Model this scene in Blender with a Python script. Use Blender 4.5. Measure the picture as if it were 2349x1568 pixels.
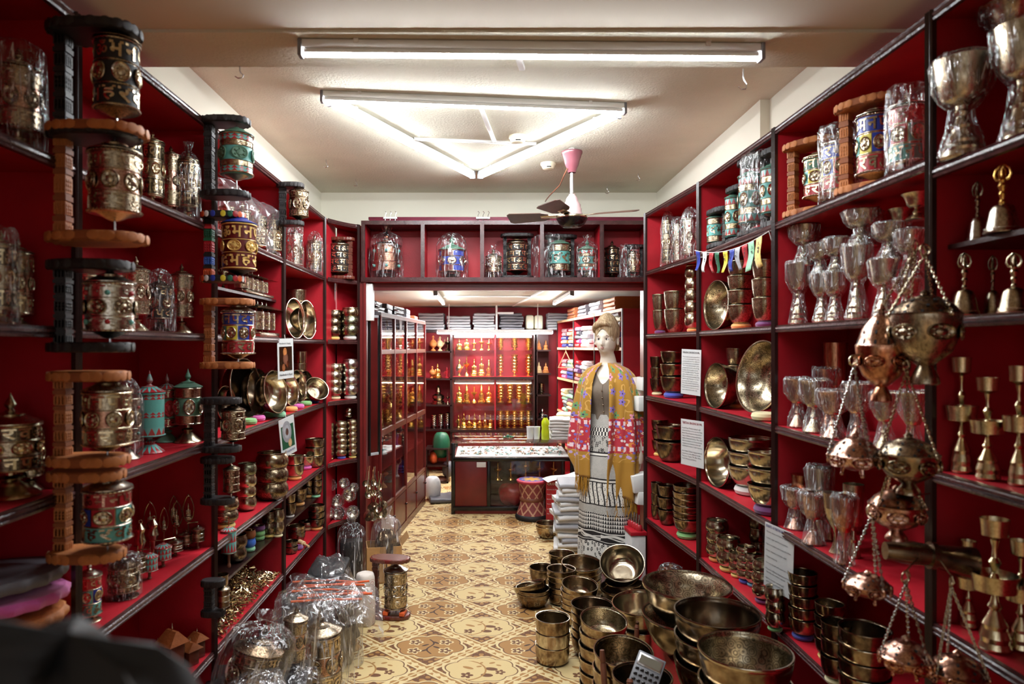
import bpy, bmesh, math, random
from mathutils import Vector, Matrix
R = math.radians
PI = math.pi
sc = bpy.context.scene
COL = sc.collection
for o in list(bpy.data.objects):
    bpy.data.objects.remove(o)

# ------------------------------------------------------------------ camera
F, CX, CY, H = 1566.0, 1110.0, 797.0, 1.62     # focal length and vanishing point in photograph pixels, eye height in metres
cd = bpy.data.cameras.new('camera')
cam = bpy.data.objects.new('camera', cd)
COL.objects.link(cam)
cd.sensor_width = 36.0
cd.lens = 36.0 * F / 2349.0
cd.shift_x = (2349 / 2 - CX) / 2349.0
cd.shift_y = (CY - 1568 / 2) / 2349.0
cd.clip_start = 0.02
cd.dof.use_dof = True
cd.dof.focus_distance = 4.4
cd.dof.aperture_fstop = 3.2
cam.location = (0, 0, H)
cam.rotation_euler = (R(90), 0, 0)
sc.camera = cam

# ------------------------------------------------------------------ world: the daylight of the street outside the shop door
w = bpy.data.worlds.new('world')
sc.world = w
w.use_nodes = True
w.node_tree.nodes['Background'].inputs[0].default_value = (0.92, 0.96, 1.0, 1)
w.node_tree.nodes['Background'].inputs[1].default_value = .5
TUBE = 120.0            # emission of the fluorescent tubes
TUBE_BACK = 150.0
vs = sc.view_settings
vs.view_transform = 'Standard'
vs.look = 'None'
vs.exposure = 0.92
vs.gamma = 1.0
vs.use_curve_mapping = False
sc.cycles.transparent_max_bounces = 14
sc.cycles.max_bounces = 5
sc.cycles.use_light_tree = False
sc.cycles.adaptive_threshold = .02
sc.cycles.diffuse_bounces = 3
sc.cycles.glossy_bounces = 2
sc.cycles.caustics_reflective = False
sc.cycles.caustics_refractive = False

def px(x, y, Y):
    """A pixel of the photograph at depth Y as a point of the room."""
    return Vector(((x - CX) * Y / F, Y, H - (y - CY) * Y / F))
def zat(y, Y):
    return H - (y - CY) * Y / F
def yat(x, X):
    """Depth at which the line X = const crosses photograph column x."""
    return F * X / (x - CX)

# ------------------------------------------------------------------ mesh builder
class MB:
    def __init__(s):
        s.v, s.f, s.m, s.s = [], [], [], []
        s.uv = None
    def add(s, vs, fs, mi=0, sm=False):
        b = len(s.v)
        s.v += [tuple(p) for p in vs]
        for f in fs:
            s.f.append(tuple(i + b for i in f)); s.m.append(mi); s.s.append(sm)
        return s
    def box(s, x0, y0, z0, x1, y1, z1, mi=0):
        v = [(x0,y0,z0),(x1,y0,z0),(x1,y1,z0),(x0,y1,z0),(x0,y0,z1),(x1,y0,z1),(x1,y1,z1),(x0,y1,z1)]
        return s.add(v, [(3,2,1,0),(4,5,6,7),(0,1,5,4),(1,2,6,5),(2,3,7,6),(3,0,4,7)], mi)
    def rbox(s, x0, y0, z0, x1, y1, z1, r=0.004, mi=0):
        bm = bmesh.new()
        bmesh.ops.create_cube(bm, size=1)
        for v in bm.verts:
            v.co = Vector(((x0+x1)/2+v.co.x*(x1-x0), (y0+y1)/2+v.co.y*(y1-y0), (z0+z1)/2+v.co.z*(z1-z0)))
        bmesh.ops.bevel(bm, geom=list(bm.edges), offset=r, segments=2, profile=.5, affect='EDGES')
        bm.verts.index_update()
        s.add([v.co[:] for v in bm.verts], [[v.index for v in f.verts] for f in bm.faces], mi, True)
        bm.free()
        return s
    def lathe(s, prof, seg=24, mi=0, sm=True, cap=True, fn=None, mis=None):
        """prof: [(r,z)] from bottom to top; fn(angle,i) scales r."""
        b = []
        n = len(prof)
        vs, fs = [], []
        for i, (r, z) in enumerate(prof):
            for k in range(seg):
                a = 2 * PI * k / seg
                q = r * (fn(a, i) if fn else 1)
                vs.append((q * math.cos(a), q * math.sin(a), z))
        base = len(s.v)
        s.v += vs
        for i in range(n - 1):
            for k in range(seg):
                k2 = (k + 1) % seg
                s.f.append((base+i*seg+k, base+i*seg+k2, base+(i+1)*seg+k2, base+(i+1)*seg+k))
                s.m.append(mis[i] if mis else mi); s.s.append(sm)
        if cap:
            if prof[0][0] > 1e-5:
                s.f.append(tuple(base + k for k in range(seg))[::-1]); s.m.append(mis[0] if mis else mi); s.s.append(False)
            if prof[-1][0] > 1e-5:
                s.f.append(tuple(base + (n-1)*seg + k for k in range(seg))); s.m.append(mis[-1] if mis else mi); s.s.append(False)
        return s
    def tube(s, pts, r, seg=8, mi=0, cap=True, closed=False):
        pts = [Vector(p) for p in pts]
        n = len(pts)
        rr = r if isinstance(r, (list, tuple)) else [r] * n
        prev = None
        base = len(s.v)
        for i, p in enumerate(pts):
            t = (pts[(i+1) % n] - pts[i-1]) if closed else (pts[min(i+1, n-1)] - pts[max(i-1, 0)])
            t = t.normalized() if t.length > 1e-9 else Vector((0,0,1))
            if prev is None:
                a = Vector((0,0,1)) if abs(t.z) < .9 else Vector((1,0,0))
                u = t.cross(a).normalized()
            else:
                u = (prev - t * prev.dot(t))
                u = u.normalized() if u.length > 1e-9 else t.orthogonal().normalized()
            prev = u
            w_ = t.cross(u)
            for k in range(seg):
                a = 2*PI*k/seg
                s.v.append(tuple(p + (u*math.cos(a) + w_*math.sin(a)) * rr[i]))
        m = n if closed else n - 1
        for i in range(m):
            j = (i+1) % n
            for k in range(seg):
                k2 = (k+1) % seg
                s.f.append((base+i*seg+k, base+i*seg+k2, base+j*seg+k2, base+j*seg+k)); s.m.append(mi); s.s.append(True)
        if cap and not closed:
            s.f.append(tuple(base+k for k in range(seg))[::-1]); s.m.append(mi); s.s.append(False)
            s.f.append(tuple(base+(n-1)*seg+k for k in range(seg))); s.m.append(mi); s.s.append(False)
        return s
    def prism(s, poly, z0, z1, mi=0, sm=False, mi_side=None):
        n = len(poly)
        b = len(s.v)
        s.v += [(p[0], p[1], z0) for p in poly] + [(p[0], p[1], z1) for p in poly]
        s.f += [tuple(b+i for i in range(n))[::-1], tuple(b+n+i for i in range(n))]
        s.m += [mi, mi]; s.s += [False, False]
        for i in range(n):
            j = (i+1) % n
            s.f.append((b+i, b+j, b+n+j, b+n+i)); s.m.append(mi if mi_side is None else mi_side); s.s.append(sm)
        return s
    def grid(s, fn, nu, nv, mi=0, sm=True, closed_u=False, uv=False):
        b = len(s.v)
        for j in range(nv + 1):
            for i in range(nu + (0 if closed_u else 1)):
                s.v.append(tuple(fn(i / nu, j / nv)))
        W = nu if closed_u else nu + 1
        for j in range(nv):
            for i in range(nu):
                i2 = (i+1) % W
                s.f.append((b+j*W+i, b+j*W+i2, b+(j+1)*W+i2, b+(j+1)*W+i)); s.m.append(mi); s.s.append(sm)
                if uv:
                    if s.uv is None: s.uv = {}
                    s.uv[len(s.f)-1] = [(i/nu, j/nv), ((i+1)/nu, j/nv), ((i+1)/nu, (j+1)/nv), (i/nu, (j+1)/nv)]
        return s
    def ball(s, c, r, seg=10, ring=6, mi=0, sc_=(1,1,1)):
        def f(u, v):
            a, t = 2*PI*u, PI*(v-.5)
            return (c[0]+r*sc_[0]*math.cos(t)*math.cos(a), c[1]+r*sc_[1]*math.cos(t)*math.sin(a), c[2]+r*sc_[2]*math.sin(t))
        return s.grid(f, seg, ring, mi, True, True)
    def xf(s, M, start=0):
        for i in range(start, len(s.v)):
            s.v[i] = tuple(M @ Vector(s.v[i]))
        return s
    def mesh(s, name, mats, ang=40):
        me = bpy.data.meshes.new(name)
        me.from_pydata(s.v, [], s.f)
        if not isinstance(mats, (list, tuple)): mats = [mats]
        for m in mats: me.materials.append(mat(m) if isinstance(m, str) else m)
        me.polygons.foreach_set('material_index', s.m)
        me.polygons.foreach_set('use_smooth', s.s)
        if s.uv:
            l = me.uv_layers.new(name='UVMap')
            for p in me.polygons:
                q = s.uv.get(p.index)
                if q:
                    for li, c in zip(p.loop_indices, q): l.data[li].uv = c
        me.update()
        if any(s.s):
            try: me.set_sharp_from_angle(angle=R(ang))
            except Exception: pass
        return me

MESH = {}
def cached(key, fn):
    if key not in MESH: MESH[key] = fn()
    return MESH[key]

def ob(name, me, parent=None, loc=(0,0,0), rot=(0,0,0), s=1.0, label=None):
    if isinstance(me, tuple): me = me[0].mesh(name, me[1])
    o = bpy.data.objects.new(name, me)
    COL.objects.link(o)
    o.location = loc; o.rotation_euler = rot
    o.scale = (s,)*3 if isinstance(s, (int, float)) else s
    if parent is not None: o.parent = parent
    if label: o['label'] = label
    return o
USED_LABELS = {}
def tag(o, label, cat=None, group=None, kind=None):
    o['label'] = label
    if cat: o['category'] = cat
    if group: o['group'] = group
    if kind: o['kind'] = kind
    return o
def thing(name, label, cat, loc=(0,0,0), rot=(0,0,0), s=1.0, group=None):
    o = bpy.data.objects.new(name, None)
    COL.objects.link(o)
    o.empty_display_size = .05
    o.location = loc; o.rotation_euler = rot if isinstance(rot, tuple) else (0,0,rot)
    o.scale = (s,)*3 if isinstance(s, (int, float)) else s
    return tag(o, label, cat, group)
def struct(name, mb, mats, label=None):
    o = ob(name, mb.mesh(name, mats))
    o['kind'] = 'structure'
    if label: o['label'] = label
    return o
ORD = ['first','second','third','fourth','fifth','sixth','seventh','eighth','ninth','tenth','eleventh','twelfth','thirteenth','fourteenth','fifteenth','sixteenth','seventeenth','eighteenth','nineteenth','twentieth']
def stackword(i, n):
    if n == 1: return ''
    if i == 0: return 'bottom'
    if i == n-1: return 'top'
    if n == 3: return 'middle'
    return ORD[i] + '-from-bottom'

# ------------------------------------------------------------------ node helper: arithmetic on sockets
class E:
    def __init__(s, nt, x): s.nt, s.x = nt, x
    @staticmethod
    def op(nt, o, *a):
        n = nt.nodes.new('ShaderNodeMath'); n.operation = o
        for i, q in enumerate(a):
            if isinstance(q, E): nt.links.new(q.x, n.inputs[i])
            else: n.inputs[i].default_value = q
        return E(nt, n.outputs[0])
    def __add__(s, o): return E.op(s.nt, 'ADD', s, o)
    __radd__ = __add__
    def __sub__(s, o): return E.op(s.nt, 'SUBTRACT', s, o)
    def __rsub__(s, o): return E.op(s.nt, 'SUBTRACT', o, s)
    def __mul__(s, o): return E.op(s.nt, 'MULTIPLY', s, o)
    __rmul__ = __mul__
    def __truediv__(s, o): return E.op(s.nt, 'DIVIDE', s, o)
    def f(s, o, *a): return E.op(s.nt, o, s, *a)
    def abs(s): return s.f('ABSOLUTE')
    def sin(s): return s.f('SINE')
    def cos(s): return s.f('COSINE')
    def fract(s): return s.f('FRACT')
    def floor(s): return s.f('FLOOR')
    def sqrt(s): return s.f('SQRT')
    def min(s, o): return s.f('MINIMUM', o)
    def max(s, o): return s.f('MAXIMUM', o)
    def lt(s, o): return s.f('LESS_THAN', o)
    def gt(s, o): return s.f('GREATER_THAN', o)
    def at2(s, o): return s.f('ARCTAN2', o)
def emix(nt, fac, a, b):
    """colour mix; a, b: rgb tuples or sockets; fac: E"""
    n = nt.nodes.new('ShaderNodeMix'); n.data_type = 'RGBA'
    if isinstance(fac, E): nt.links.new(fac.x, n.inputs[0])
    else: n.inputs[0].default_value = fac
    for k, c in ((6, a), (7, b)):
        if isinstance(c, tuple): n.inputs[k].default_value = (*c[:3], 1)
        else: nt.links.new(c, n.inputs[k])
    return n.outputs[2]
def srgb(r, g, b):
    f = lambda c: (c/255)/12.92 if c/255 <= .04045 else (((c/255)+.055)/1.055)**2.4
    return (f(r), f(g), f(b))

# ------------------------------------------------------------------ materials
MATS = {}
def new_mat(name):
    m = bpy.data.materials.new(name); m.use_nodes = True
    MATS[name] = m
    return m, m.node_tree, m.node_tree.nodes['Principled BSDF']
def noise(nt, scale, detail=3, rough=.55, coord='Object', vec=None):
    tc = nt.nodes.new('ShaderNodeTexCoord')
    n = nt.nodes.new('ShaderNodeTexNoise')
    n.inputs['Scale'].default_value = scale; n.inputs['Detail'].default_value = detail; n.inputs['Roughness'].default_value = rough
    nt.links.new(vec if vec is not None else tc.outputs[coord], n.inputs['Vector'])
    return n
def ramp(nt, sock, stops):
    r = nt.nodes.new('ShaderNodeValToRGB')
    e = r.color_ramp.elements
    while len(e) < len(stops): e.new(.5)
    for q, (p, c) in zip(e, stops):
        q.position = p; q.color = (*c[:3], 1)
    nt.links.new(sock, r.inputs[0])
    return r.outputs[0]
def bump(nt, bs, sock, st=.3, dist=.01):
    b = nt.nodes.new('ShaderNodeBump')
    b.inputs['Strength'].default_value = st; b.inputs['Distance'].default_value = dist
    nt.links.new(sock, b.inputs['Height'])
    nt.links.new(b.outputs[0], bs.inputs['Normal'])
    return b
def paint(name, c, rough=.5, var=.12, scale=14, bmp=0, bscale=60, metal=0, sheen=0, spec=.5):
    m, nt, bs = new_mat(name)
    n = noise(nt, scale)
    lo = tuple(x*(1-var) for x in c); hi = tuple(min(1, x*(1+var)) for x in c)
    nt.links.new(ramp(nt, n.outputs[0], [(.3, lo), (.7, hi)]), bs.inputs['Base Color'])
    bs.inputs['Roughness'].default_value = rough
    bs.inputs['Metallic'].default_value = metal
    bs.inputs['Specular IOR Level'].default_value = spec
    if sheen: bs.inputs['Sheen Weight'].default_value = sheen
    if bmp: bump(nt, bs, noise(nt, bscale, 4).outputs[0], bmp, .004)
    return m
def metal(name, c, dark, rough=.3, scale=9, bmp=.12, bscale=40, mid=.5, streak=1.0):
    """worn metal: colour patches of tarnish, fine dents"""
    m, nt, bs = new_mat(name)
    tc = nt.nodes.new('ShaderNodeTexCoord')
    mp = nt.nodes.new('ShaderNodeMapping')
    oi = nt.nodes.new('ShaderNodeObjectInfo')
    nt.links.new(tc.outputs['Object'], mp.inputs[0])
    v = nt.nodes.new('ShaderNodeVectorMath'); v.operation = 'ADD'
    nt.links.new(mp.outputs[0], v.inputs[0])
    mu = E.op(nt, 'MULTIPLY', E(nt, oi.outputs['Random']), 37.0)
    nt.links.new(mu.x, v.inputs[1])
    n = noise(nt, scale, 3, .55, vec=v.outputs[0])
    nt.links.new(ramp(nt, n.outputs[0], [(mid-.17, dark), (mid+.13, c)]), bs.inputs['Base Color'])
    bs.inputs['Metallic'].default_value = 1
    r = E(nt, n.outputs[0])
    rr = (r * -.3 + (rough + .11)).max(.07)
    nt.links.new(rr.x, bs.inputs['Roughness'])
    if bmp: bump(nt, bs, noise(nt, bscale, 3, vec=v.outputs[0]).outputs[0], bmp, .004)
    return m
def engraved(name, c, dark, line, scale=5, rough=.24):
    """bronze with dark engraved scroll work"""
    m, nt, bs = new_mat(name)
    tc = nt.nodes.new('ShaderNodeTexCoord')
    n = noise(nt, 7, 4, .6)
    base = ramp(nt, n.outputs[0], [(.35, dark), (.62, c)])
    vo = nt.nodes.new('ShaderNodeTexVoronoi'); vo.feature = 'F1'; vo.inputs['Scale'].default_value = scale
    nt.links.new(tc.outputs['Object'], vo.inputs['Vector'])
    d = E(nt, vo.outputs['Distance'])
    ringy = (d * 26.0).sin()
    n2 = E(nt, noise(nt, scale*2.3, 2).outputs[0])
    msk = (ringy + (n2 - .5)*1.3).gt(.45)
    col = emix(nt, msk * .62, base, line)
    nt.links.new(col, bs.inputs['Base Color'])
    bs.inputs['Metallic'].default_value = 1
    bs.inputs['Roughness'].default_value = rough
    bump(nt, bs, (msk * -1.0).x, .25, .003)
    return m
def mat(name): return MATS[name]

RED = srgb(172, 18, 34)
paint('red_paint', RED, .5, .16, 5, .15, 90)
paint('red_wood', srgb(112, 30, 28), .35, .2, 6)
paint('dark_wood', srgb(44, 24, 22), .28, .3, 9, .2, 70)
paint('edge_wood', srgb(66, 36, 36), .22, .35, 30, .3, 120)
paint('brown_wood', srgb(104, 54, 40), .3, .2, 8, .1, 60)
paint('maroon', srgb(104, 18, 44), .6, .2, 9)
paint('orange_wood', srgb(196, 120, 62), .5, .22, 26, .4, 90)
paint('orange_wood_dark', srgb(150, 82, 38), .55, .22, 26, .4, 90)
paint('pale_wood', srgb(214, 176, 130), .5, .1, 20)
paint('black_wood', srgb(30, 26, 27), .38, .3, 30, .4, 80)
paint('mallet_wood', srgb(120, 70, 48), .5, .2, 20)
paint('plaster', srgb(222, 219, 200), .9, .05, 3, 0)
nt_ = MATS['plaster'].node_tree
bump(nt_, nt_.nodes['Principled BSDF'], noise(nt_, 75, 5, .65).outputs[0], .8, .007)
paint('smooth_plaster', srgb(214, 206, 190), .9, .03, 2)
paint('cream_wall', srgb(228, 225, 208), .9, .03, 2, .1, 20)
paint('white_plastic', srgb(232, 232, 228), .35, .03, 5)
paint('grey_plastic', srgb(120, 120, 124), .4, .05, 5)
paint('cream_plastic', srgb(232, 226, 200), .4, .04, 5)
paint('black', srgb(22, 20, 21), .6, .2, 9)
paint('black_gloss', srgb(18, 17, 18), .18, .2, 9)
paint('grey_cloth', srgb(168, 168, 172), .55, .1, 40, .2, 80)
paint('dark_grey_cloth', srgb(96, 94, 100), .5, .15, 40, .2, 80)
paint('white_cloth', srgb(226, 224, 220), .7, .06, 20, .3, 60)
paint('paper', srgb(238, 238, 236), .7, .02, 8)
paint('lcd', srgb(112, 106, 92), .2, .05, 9)
paint('ink', srgb(40, 36, 40), .8, .1, 9)
paint('blue_ink', srgb(52, 72, 140), .8, .1, 9)
paint('red_ink', srgb(150, 40, 56), .8, .1, 9)
paint('cardboard', srgb(190, 142, 88), .8, .1, 12)
paint('turquoise', srgb(94, 168, 160), .35, .2, 40, .2, 90)
paint('turq_green', srgb(92, 134, 112), .4, .3, 40, .2, 90)
paint('coral', srgb(176, 40, 48), .35, .15, 30)
paint('lapis', srgb(42, 60, 150), .35, .2, 30)
paint('enamel_yellow', srgb(214, 196, 60), .4, .1, 30)
paint('enamel_green', srgb(30, 96, 66), .4, .1, 30)
paint('enamel_maroon', srgb(96, 26, 24), .3, .15, 30)
paint('enamel_blue', srgb(62, 110, 200), .4, .1, 30)
paint('enamel_orange', srgb(220, 96, 50), .4, .1, 30)
paint('gold_paint', srgb(226, 188, 110), .35, .1, 30, metal=.3)
paint('pink_fan', srgb(122, 68, 76), .25, .1, 9)
paint('pale_pink', srgb(172, 142, 142), .25, .08, 9)
paint('fan_blade', srgb(86, 62, 52), .3, .25, 12)
paint('steel', (.6,.6,.62), .25, .08, 20, metal=1)
for nm, c in (('ring_orange',(236,164,84)),('ring_yellow',(240,206,110)),('ring_cream',(236,222,170)),('ring_green',(128,188,112)),('ring_mint',(140,206,160)),('ring_blue',(60,74,176)),('ring_sky',(88,176,206)),('ring_purple',(112,48,112)),('ring_pink',(214,90,170)),('ring_white',(226,220,212)),('ring_red',(150,40,60))):
    m, nt, bs = new_mat(nm)
    c = srgb(*c)
    wv = nt.nodes.new('ShaderNodeTexVoronoi'); wv.inputs['Scale'].default_value = 55
    tc = nt.nodes.new('ShaderNodeTexCoord'); nt.links.new(tc.outputs['Object'], wv.inputs['Vector'])
    nt.links.new(ramp(nt, wv.outputs['Distance'], [(.1, tuple(x*.55 for x in c)), (.35, c)]), bs.inputs['Base Color'])
    bs.inputs['Roughness'].default_value = .55; bs.inputs['Sheen Weight'].default_value = .4
    bump(nt, bs, wv.outputs['Distance'], .35, .004)
metal('brass', (.68,.58,.42), (.36,.28,.18), .26)
metal('bright_brass', (.82,.69,.46), (.54,.41,.23), .2)
metal('silver_brass', (.74,.68,.58), (.30,.24,.18), .24)
metal('antique', (.54,.45,.32), (.22,.165,.11), .3, 10)
metal('dark_bronze', (.30,.21,.13), (.055,.037,.026), .3, 12, mid=.5)
metal('bronze', (.43,.335,.22), (.19,.135,.085), .26, 3, .03, 20)
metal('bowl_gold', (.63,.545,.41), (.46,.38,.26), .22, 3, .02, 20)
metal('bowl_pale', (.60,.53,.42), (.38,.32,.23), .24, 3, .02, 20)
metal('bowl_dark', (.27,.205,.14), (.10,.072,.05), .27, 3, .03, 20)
metal('green_bronze', (.34,.36,.24), (.12,.12,.08), .3, 12)
metal('copper', (.72,.36,.22), (.34,.13,.07), .2, 8)
metal('rose_copper', (.78,.50,.40), (.34,.17,.12), .22, 12)
metal('gilt', (1.0,.66,.22), (.72,.38,.08), .3, 20, .1)
metal('tin', (.72,.70,.66), (.40,.37,.33), .22, 10)
engraved('bowl_engraved', (.62,.53,.38), (.34,.27,.17), (.06,.04,.03))
engraved('bowl_engraved_dark', (.44,.35,.23), (.14,.09,.05), (.035,.024,.018), 4)
engraved('brass_chased', (.72,.61,.43), (.38,.26,.13), (.07,.05,.03), 8)
engraved('copper_chased', (.66,.36,.25), (.30,.14,.09), (.07,.03,.02), 9)
engraved('black_chased', (.26,.21,.15), (.05,.04,.03), (.015,.012,.01), 8)
# mosaic of coral and turquoise
def mosaic(name, a, b, n_a, rows):
    m, nt, bs = new_mat(name)
    tc = nt.nodes.new('ShaderNodeTexCoord')
    sp = nt.nodes.new('ShaderNodeSeparateXYZ'); nt.links.new(tc.outputs['Object'], sp.inputs[0])
    X, Y, Z = (E(nt, q) for q in sp.outputs)
    an = Y.at2(X) / (2*PI) * n_a
    tri = ((an.fract() - .5).abs() * 2.0)
    zz = (Z * rows).fract()
    k = tri.gt(zz)
    nt.links.new(emix(nt, k, a, b), bs.inputs['Base Color'])
    bs.inputs['Roughness'].default_value = .3
    return m
mosaic('mosaic', srgb(100,178,172), srgb(168,44,50), 14, 2.0)
mosaic('mosaic_big', srgb(108,170,164), srgb(160,54,52), 12, 1.0)
# clear packing film: real thin sheet, glossy, with crease highlights painted in as white streaks
def film(name, haze, gloss, vs_=6, streak=.5):
    m, nt, bs = new_mat(name)
    out = nt.nodes['Material Output']
    nt.nodes.remove(bs)
    tc = nt.nodes.new('ShaderNodeTexCoord')
    mp = nt.nodes.new('ShaderNodeMapping'); mp.inputs['Scale'].default_value = (1, 1, .45); mp.inputs['Rotation'].default_value = (.3, .2, 0)
    nt.links.new(tc.outputs['Object'], mp.inputs[0])
    n0 = noise(nt, vs_*.55, 2, .5, vec=mp.outputs[0]); n0.inputs['Distortion'].default_value = .9
    d = (E(nt, n0.outputs[0]) - .5).abs()
    crease = (1.0 - d * 26.0).max(0.0)
    n3 = E(nt, noise(nt, vs_*.7, 1).outputs[0])
    patch = ((n3 - .47) * 6.0).max(0.0).min(1.0)
    lw = nt.nodes.new('ShaderNodeLayerWeight'); lw.inputs[0].default_value = .35
    bp = nt.nodes.new('ShaderNodeBump'); bp.inputs['Strength'].default_value = .9; bp.inputs['Distance'].default_value = .02
    hgt = E(nt, n0.outputs[0]) * 1.2 + n3 * .6 - crease * .1
    nt.links.new(hgt.x, bp.inputs['Height'])
    tr = nt.nodes.new('ShaderNodeBsdfTransparent'); tr.inputs[0].default_value = (.95,.95,.95,1)
    gl = nt.nodes.new('ShaderNodeBsdfGlossy'); gl.inputs['Roughness'].default_value = .12; gl.inputs[0].default_value = (1,1,1,1)
    di = nt.nodes.new('ShaderNodeBsdfDiffuse'); di.inputs[0].default_value = (.8,.8,.82,1)
    nt.links.new(bp.outputs[0], gl.inputs['Normal'])
    m1 = nt.nodes.new('ShaderNodeMixShader')
    fa_ = E(nt, lw.outputs['Facing'])
    fg = (fa_*fa_*.32 + crease * patch * .5 + gloss).min(.85)
    nt.links.new(fg.x, m1.inputs[0]); nt.links.new(tr.outputs[0], m1.inputs[1]); nt.links.new(gl.outputs[0], m1.inputs[2])
    m2 = nt.nodes.new('ShaderNodeMixShader')
    fh = (crease * patch * streak + haze).min(.6)
    nt.links.new(fh.x, m2.inputs[0]); nt.links.new(m1.outputs[0], m2.inputs[1]); nt.links.new(di.outputs[0], m2.inputs[2])
    nt.links.new(m2.outputs[0], out.inputs[0])
film('film', .012, .05, 6, .7)
film('film_white', .05, .10, 5, .85)
film('film_sheet', .05, .10, 17, .7)
def glass(name, f0=.045, tint=(.97,.97,.97)):
    m, nt, bs = new_mat(name)
    out = nt.nodes['Material Output']; nt.nodes.remove(bs)
    tr = nt.nodes.new('ShaderNodeBsdfTransparent'); tr.inputs[0].default_value = (*tint, 1)
    gl = nt.nodes.new('ShaderNodeBsdfGlossy'); gl.inputs['Roughness'].default_value = .03
    lw = nt.nodes.new('ShaderNodeLayerWeight'); lw.inputs[0].default_value = .5
    mx = nt.nodes.new('ShaderNodeMixShader')
    fc = E(nt, lw.outputs['Facing'])
    fa = (fc*fc*fc*fc*.8 + f0).min(1.0)
    nt.links.new(fa.x, mx.inputs[0]); nt.links.new(tr.outputs[0], mx.inputs[1]); nt.links.new(gl.outputs[0], mx.inputs[2])
    nt.links.new(mx.outputs[0], out.inputs[0])
glass('glass')
m, nt, bs = new_mat('mirror'); bs.inputs['Base Color'].default_value = (.85,.86,.87,1); bs.inputs['Metallic'].default_value = 1; bs.inputs['Roughness'].default_value = .05
def emit(name, c, s):
    m, nt, bs = new_mat(name)
    bs.inputs['Base Color'].default_value = (*c, 1)
    bs.inputs['Emission Color'].default_value = (*c, 1); bs.inputs['Emission Strength'].default_value = s
emit('tube_light', (.92, .965, 1.0), TUBE)
emit('tube_light_front', (.92, .965, 1.0), TUBE*.62)
emit('tube_light_back', (.95, .97, 1.0), TUBE_BACK)
emit('tube_light_warm', (1.0, .78, .5), 100)
# ================================================================== room shell
SFX = -1.08          # front plane of the left shelves
WLX, WRX = -1.42, 1.50
CEIL = 2.80
b = MB().box(-1.5, -.6, -.05, 1.9, 9.3, 0)
m, nt, bs = new_mat('floor_carpet')
tc = nt.nodes.new('ShaderNodeTexCoord')
sp = nt.nodes.new('ShaderNodeSeparateXYZ'); nt.links.new(tc.outputs['Object'], sp.inputs[0])
X, Y = E(nt, sp.outputs[0]), E(nt, sp.outputs[1])
TW, TD = .5546, .5254
a = (X + .013) / TW + 20.5
c = (Y - 3.442) / TD + 20.5
u = a.fract() - .5
v = c.fract() - .5
d = u.abs() + v.abs()                       # 0 at a cream medallion, 1 at a brown one
inner = d.lt(.5)
# position relative to the centre of the cell the point is in
us = (a + .5).fract() - .5
vs_ = (c + .5).fract() - .5
ux = emix(nt, inner, (0,0,0), (1,1,1))
lu = u * inner + us * (1.0 - inner)
lv = v * inner + vs_ * (1.0 - inner)
ad = lu.abs() + lv.abs()
r = (lu*lu + lv*lv).sqrt()
th = lv.at2(lu)
lob = (th * 4.0 + PI/4).cos().abs() * .035 + .262
rm = (lu*lu*.72 + lv*lv*1.25).sqrt() - lob   # scalloped medallion signed distance
GOLD, TAN, CREAM, BRN, DKB, PALE = srgb(168,122,64), srgb(190,148,86), srgb(216,190,134), srgb(108,66,32), srgb(70,40,20), srgb(222,200,148)
n1 = E(nt, noise(nt, 260, 2).outputs[0])
speck = ((X * 95.0).sin() * (Y * 95.0).sin())
# field between
dots = ((a * 44.0).sin() * (c * 44.0).sin()).gt(.15)
col = emix(nt, dots, GOLD, PALE)
# inside diamond
edge = (ad - .43)
col = emix(nt, edge.lt(0), col, TAN)
corner_dark = ad.gt(.30) * edge.lt(0) * ((lu.abs() - lv.abs()).abs().gt(.18))
cdot = ((a*60.0).sin() * (c*60.0).sin()).gt(.2)
col = emix(nt, corner_dark * (inner * .0 + 1.0), col, BRN)
col = emix(nt, corner_dark * cdot, col, GOLD)
col = emix(nt, edge.abs().lt(.014), col, PALE)
col = emix(nt, (edge + .03).abs().lt(.007), col, BRN)
band = (ad - .5).abs()
col = emix(nt, band.lt(.012), col, PALE)
# medallion
infl = rm.lt(0)
fill = emix(nt, inner, TAN, CREAM)
fill2 = emix(nt, inner, GOLD, CREAM)
col = emix(nt, infl, col, fill2)
col = emix(nt, rm.abs().lt(.013), col, PALE)
col = emix(nt, (rm + .012).abs().lt(.005), col, BRN)
# leaves, flowers and the branch
def ell(cx, cy, rx, ry, rot):
    ca, sa = math.cos(rot), math.sin(rot)
    x1 = (lu - cx) * ca + (lv - cy) * sa
    y1 = (lv - cy) * ca - (lu - cx) * sa
    return (x1*x1/(rx*rx) + y1*y1/(ry*ry))
def flower(cx, cy, rad):
    x1, y1 = lu - cx, lv - cy
    rr = (x1*x1 + y1*y1).sqrt()
    t = y1.at2(x1)
    return rr - ((t * 2.5).cos().abs() * .5 + .5) * rad
cre = inner * infl
for (cx, cy, rx, ry, ro, co) in ((-.12,.03,.055,.022,-.5,GOLD),(-.02,.055,.026,.014,.3,GOLD),(.10,.13,.03,.016,.4,GOLD),(.16,.08,.026,.013,-.4,GOLD),(.09,.005,.06,.032,-.2,BRN),(.05,-.12,.055,.034,-.1,BRN),(.0,.13,.02,.012,.8,GOLD)):
    col = emix(nt, cre * ell(cx, cy, rx, ry, ro).lt(1.0), col, co)
for (cx, cy, rad) in ((-.13,-.12,.06),(.17,-.06,.05)):
    q = flower(cx, cy, rad)
    col = emix(nt, cre * q.lt(0), col, BRN)
    x1, y1 = lu - cx, lv - cy
    col = emix(nt, cre * (x1*x1 + y1*y1).lt(.00016), col, CREAM)
arc = ((lu + .16)*(lu + .16)*1.0 + (lv + .02)*(lv + .02)).sqrt()
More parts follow.
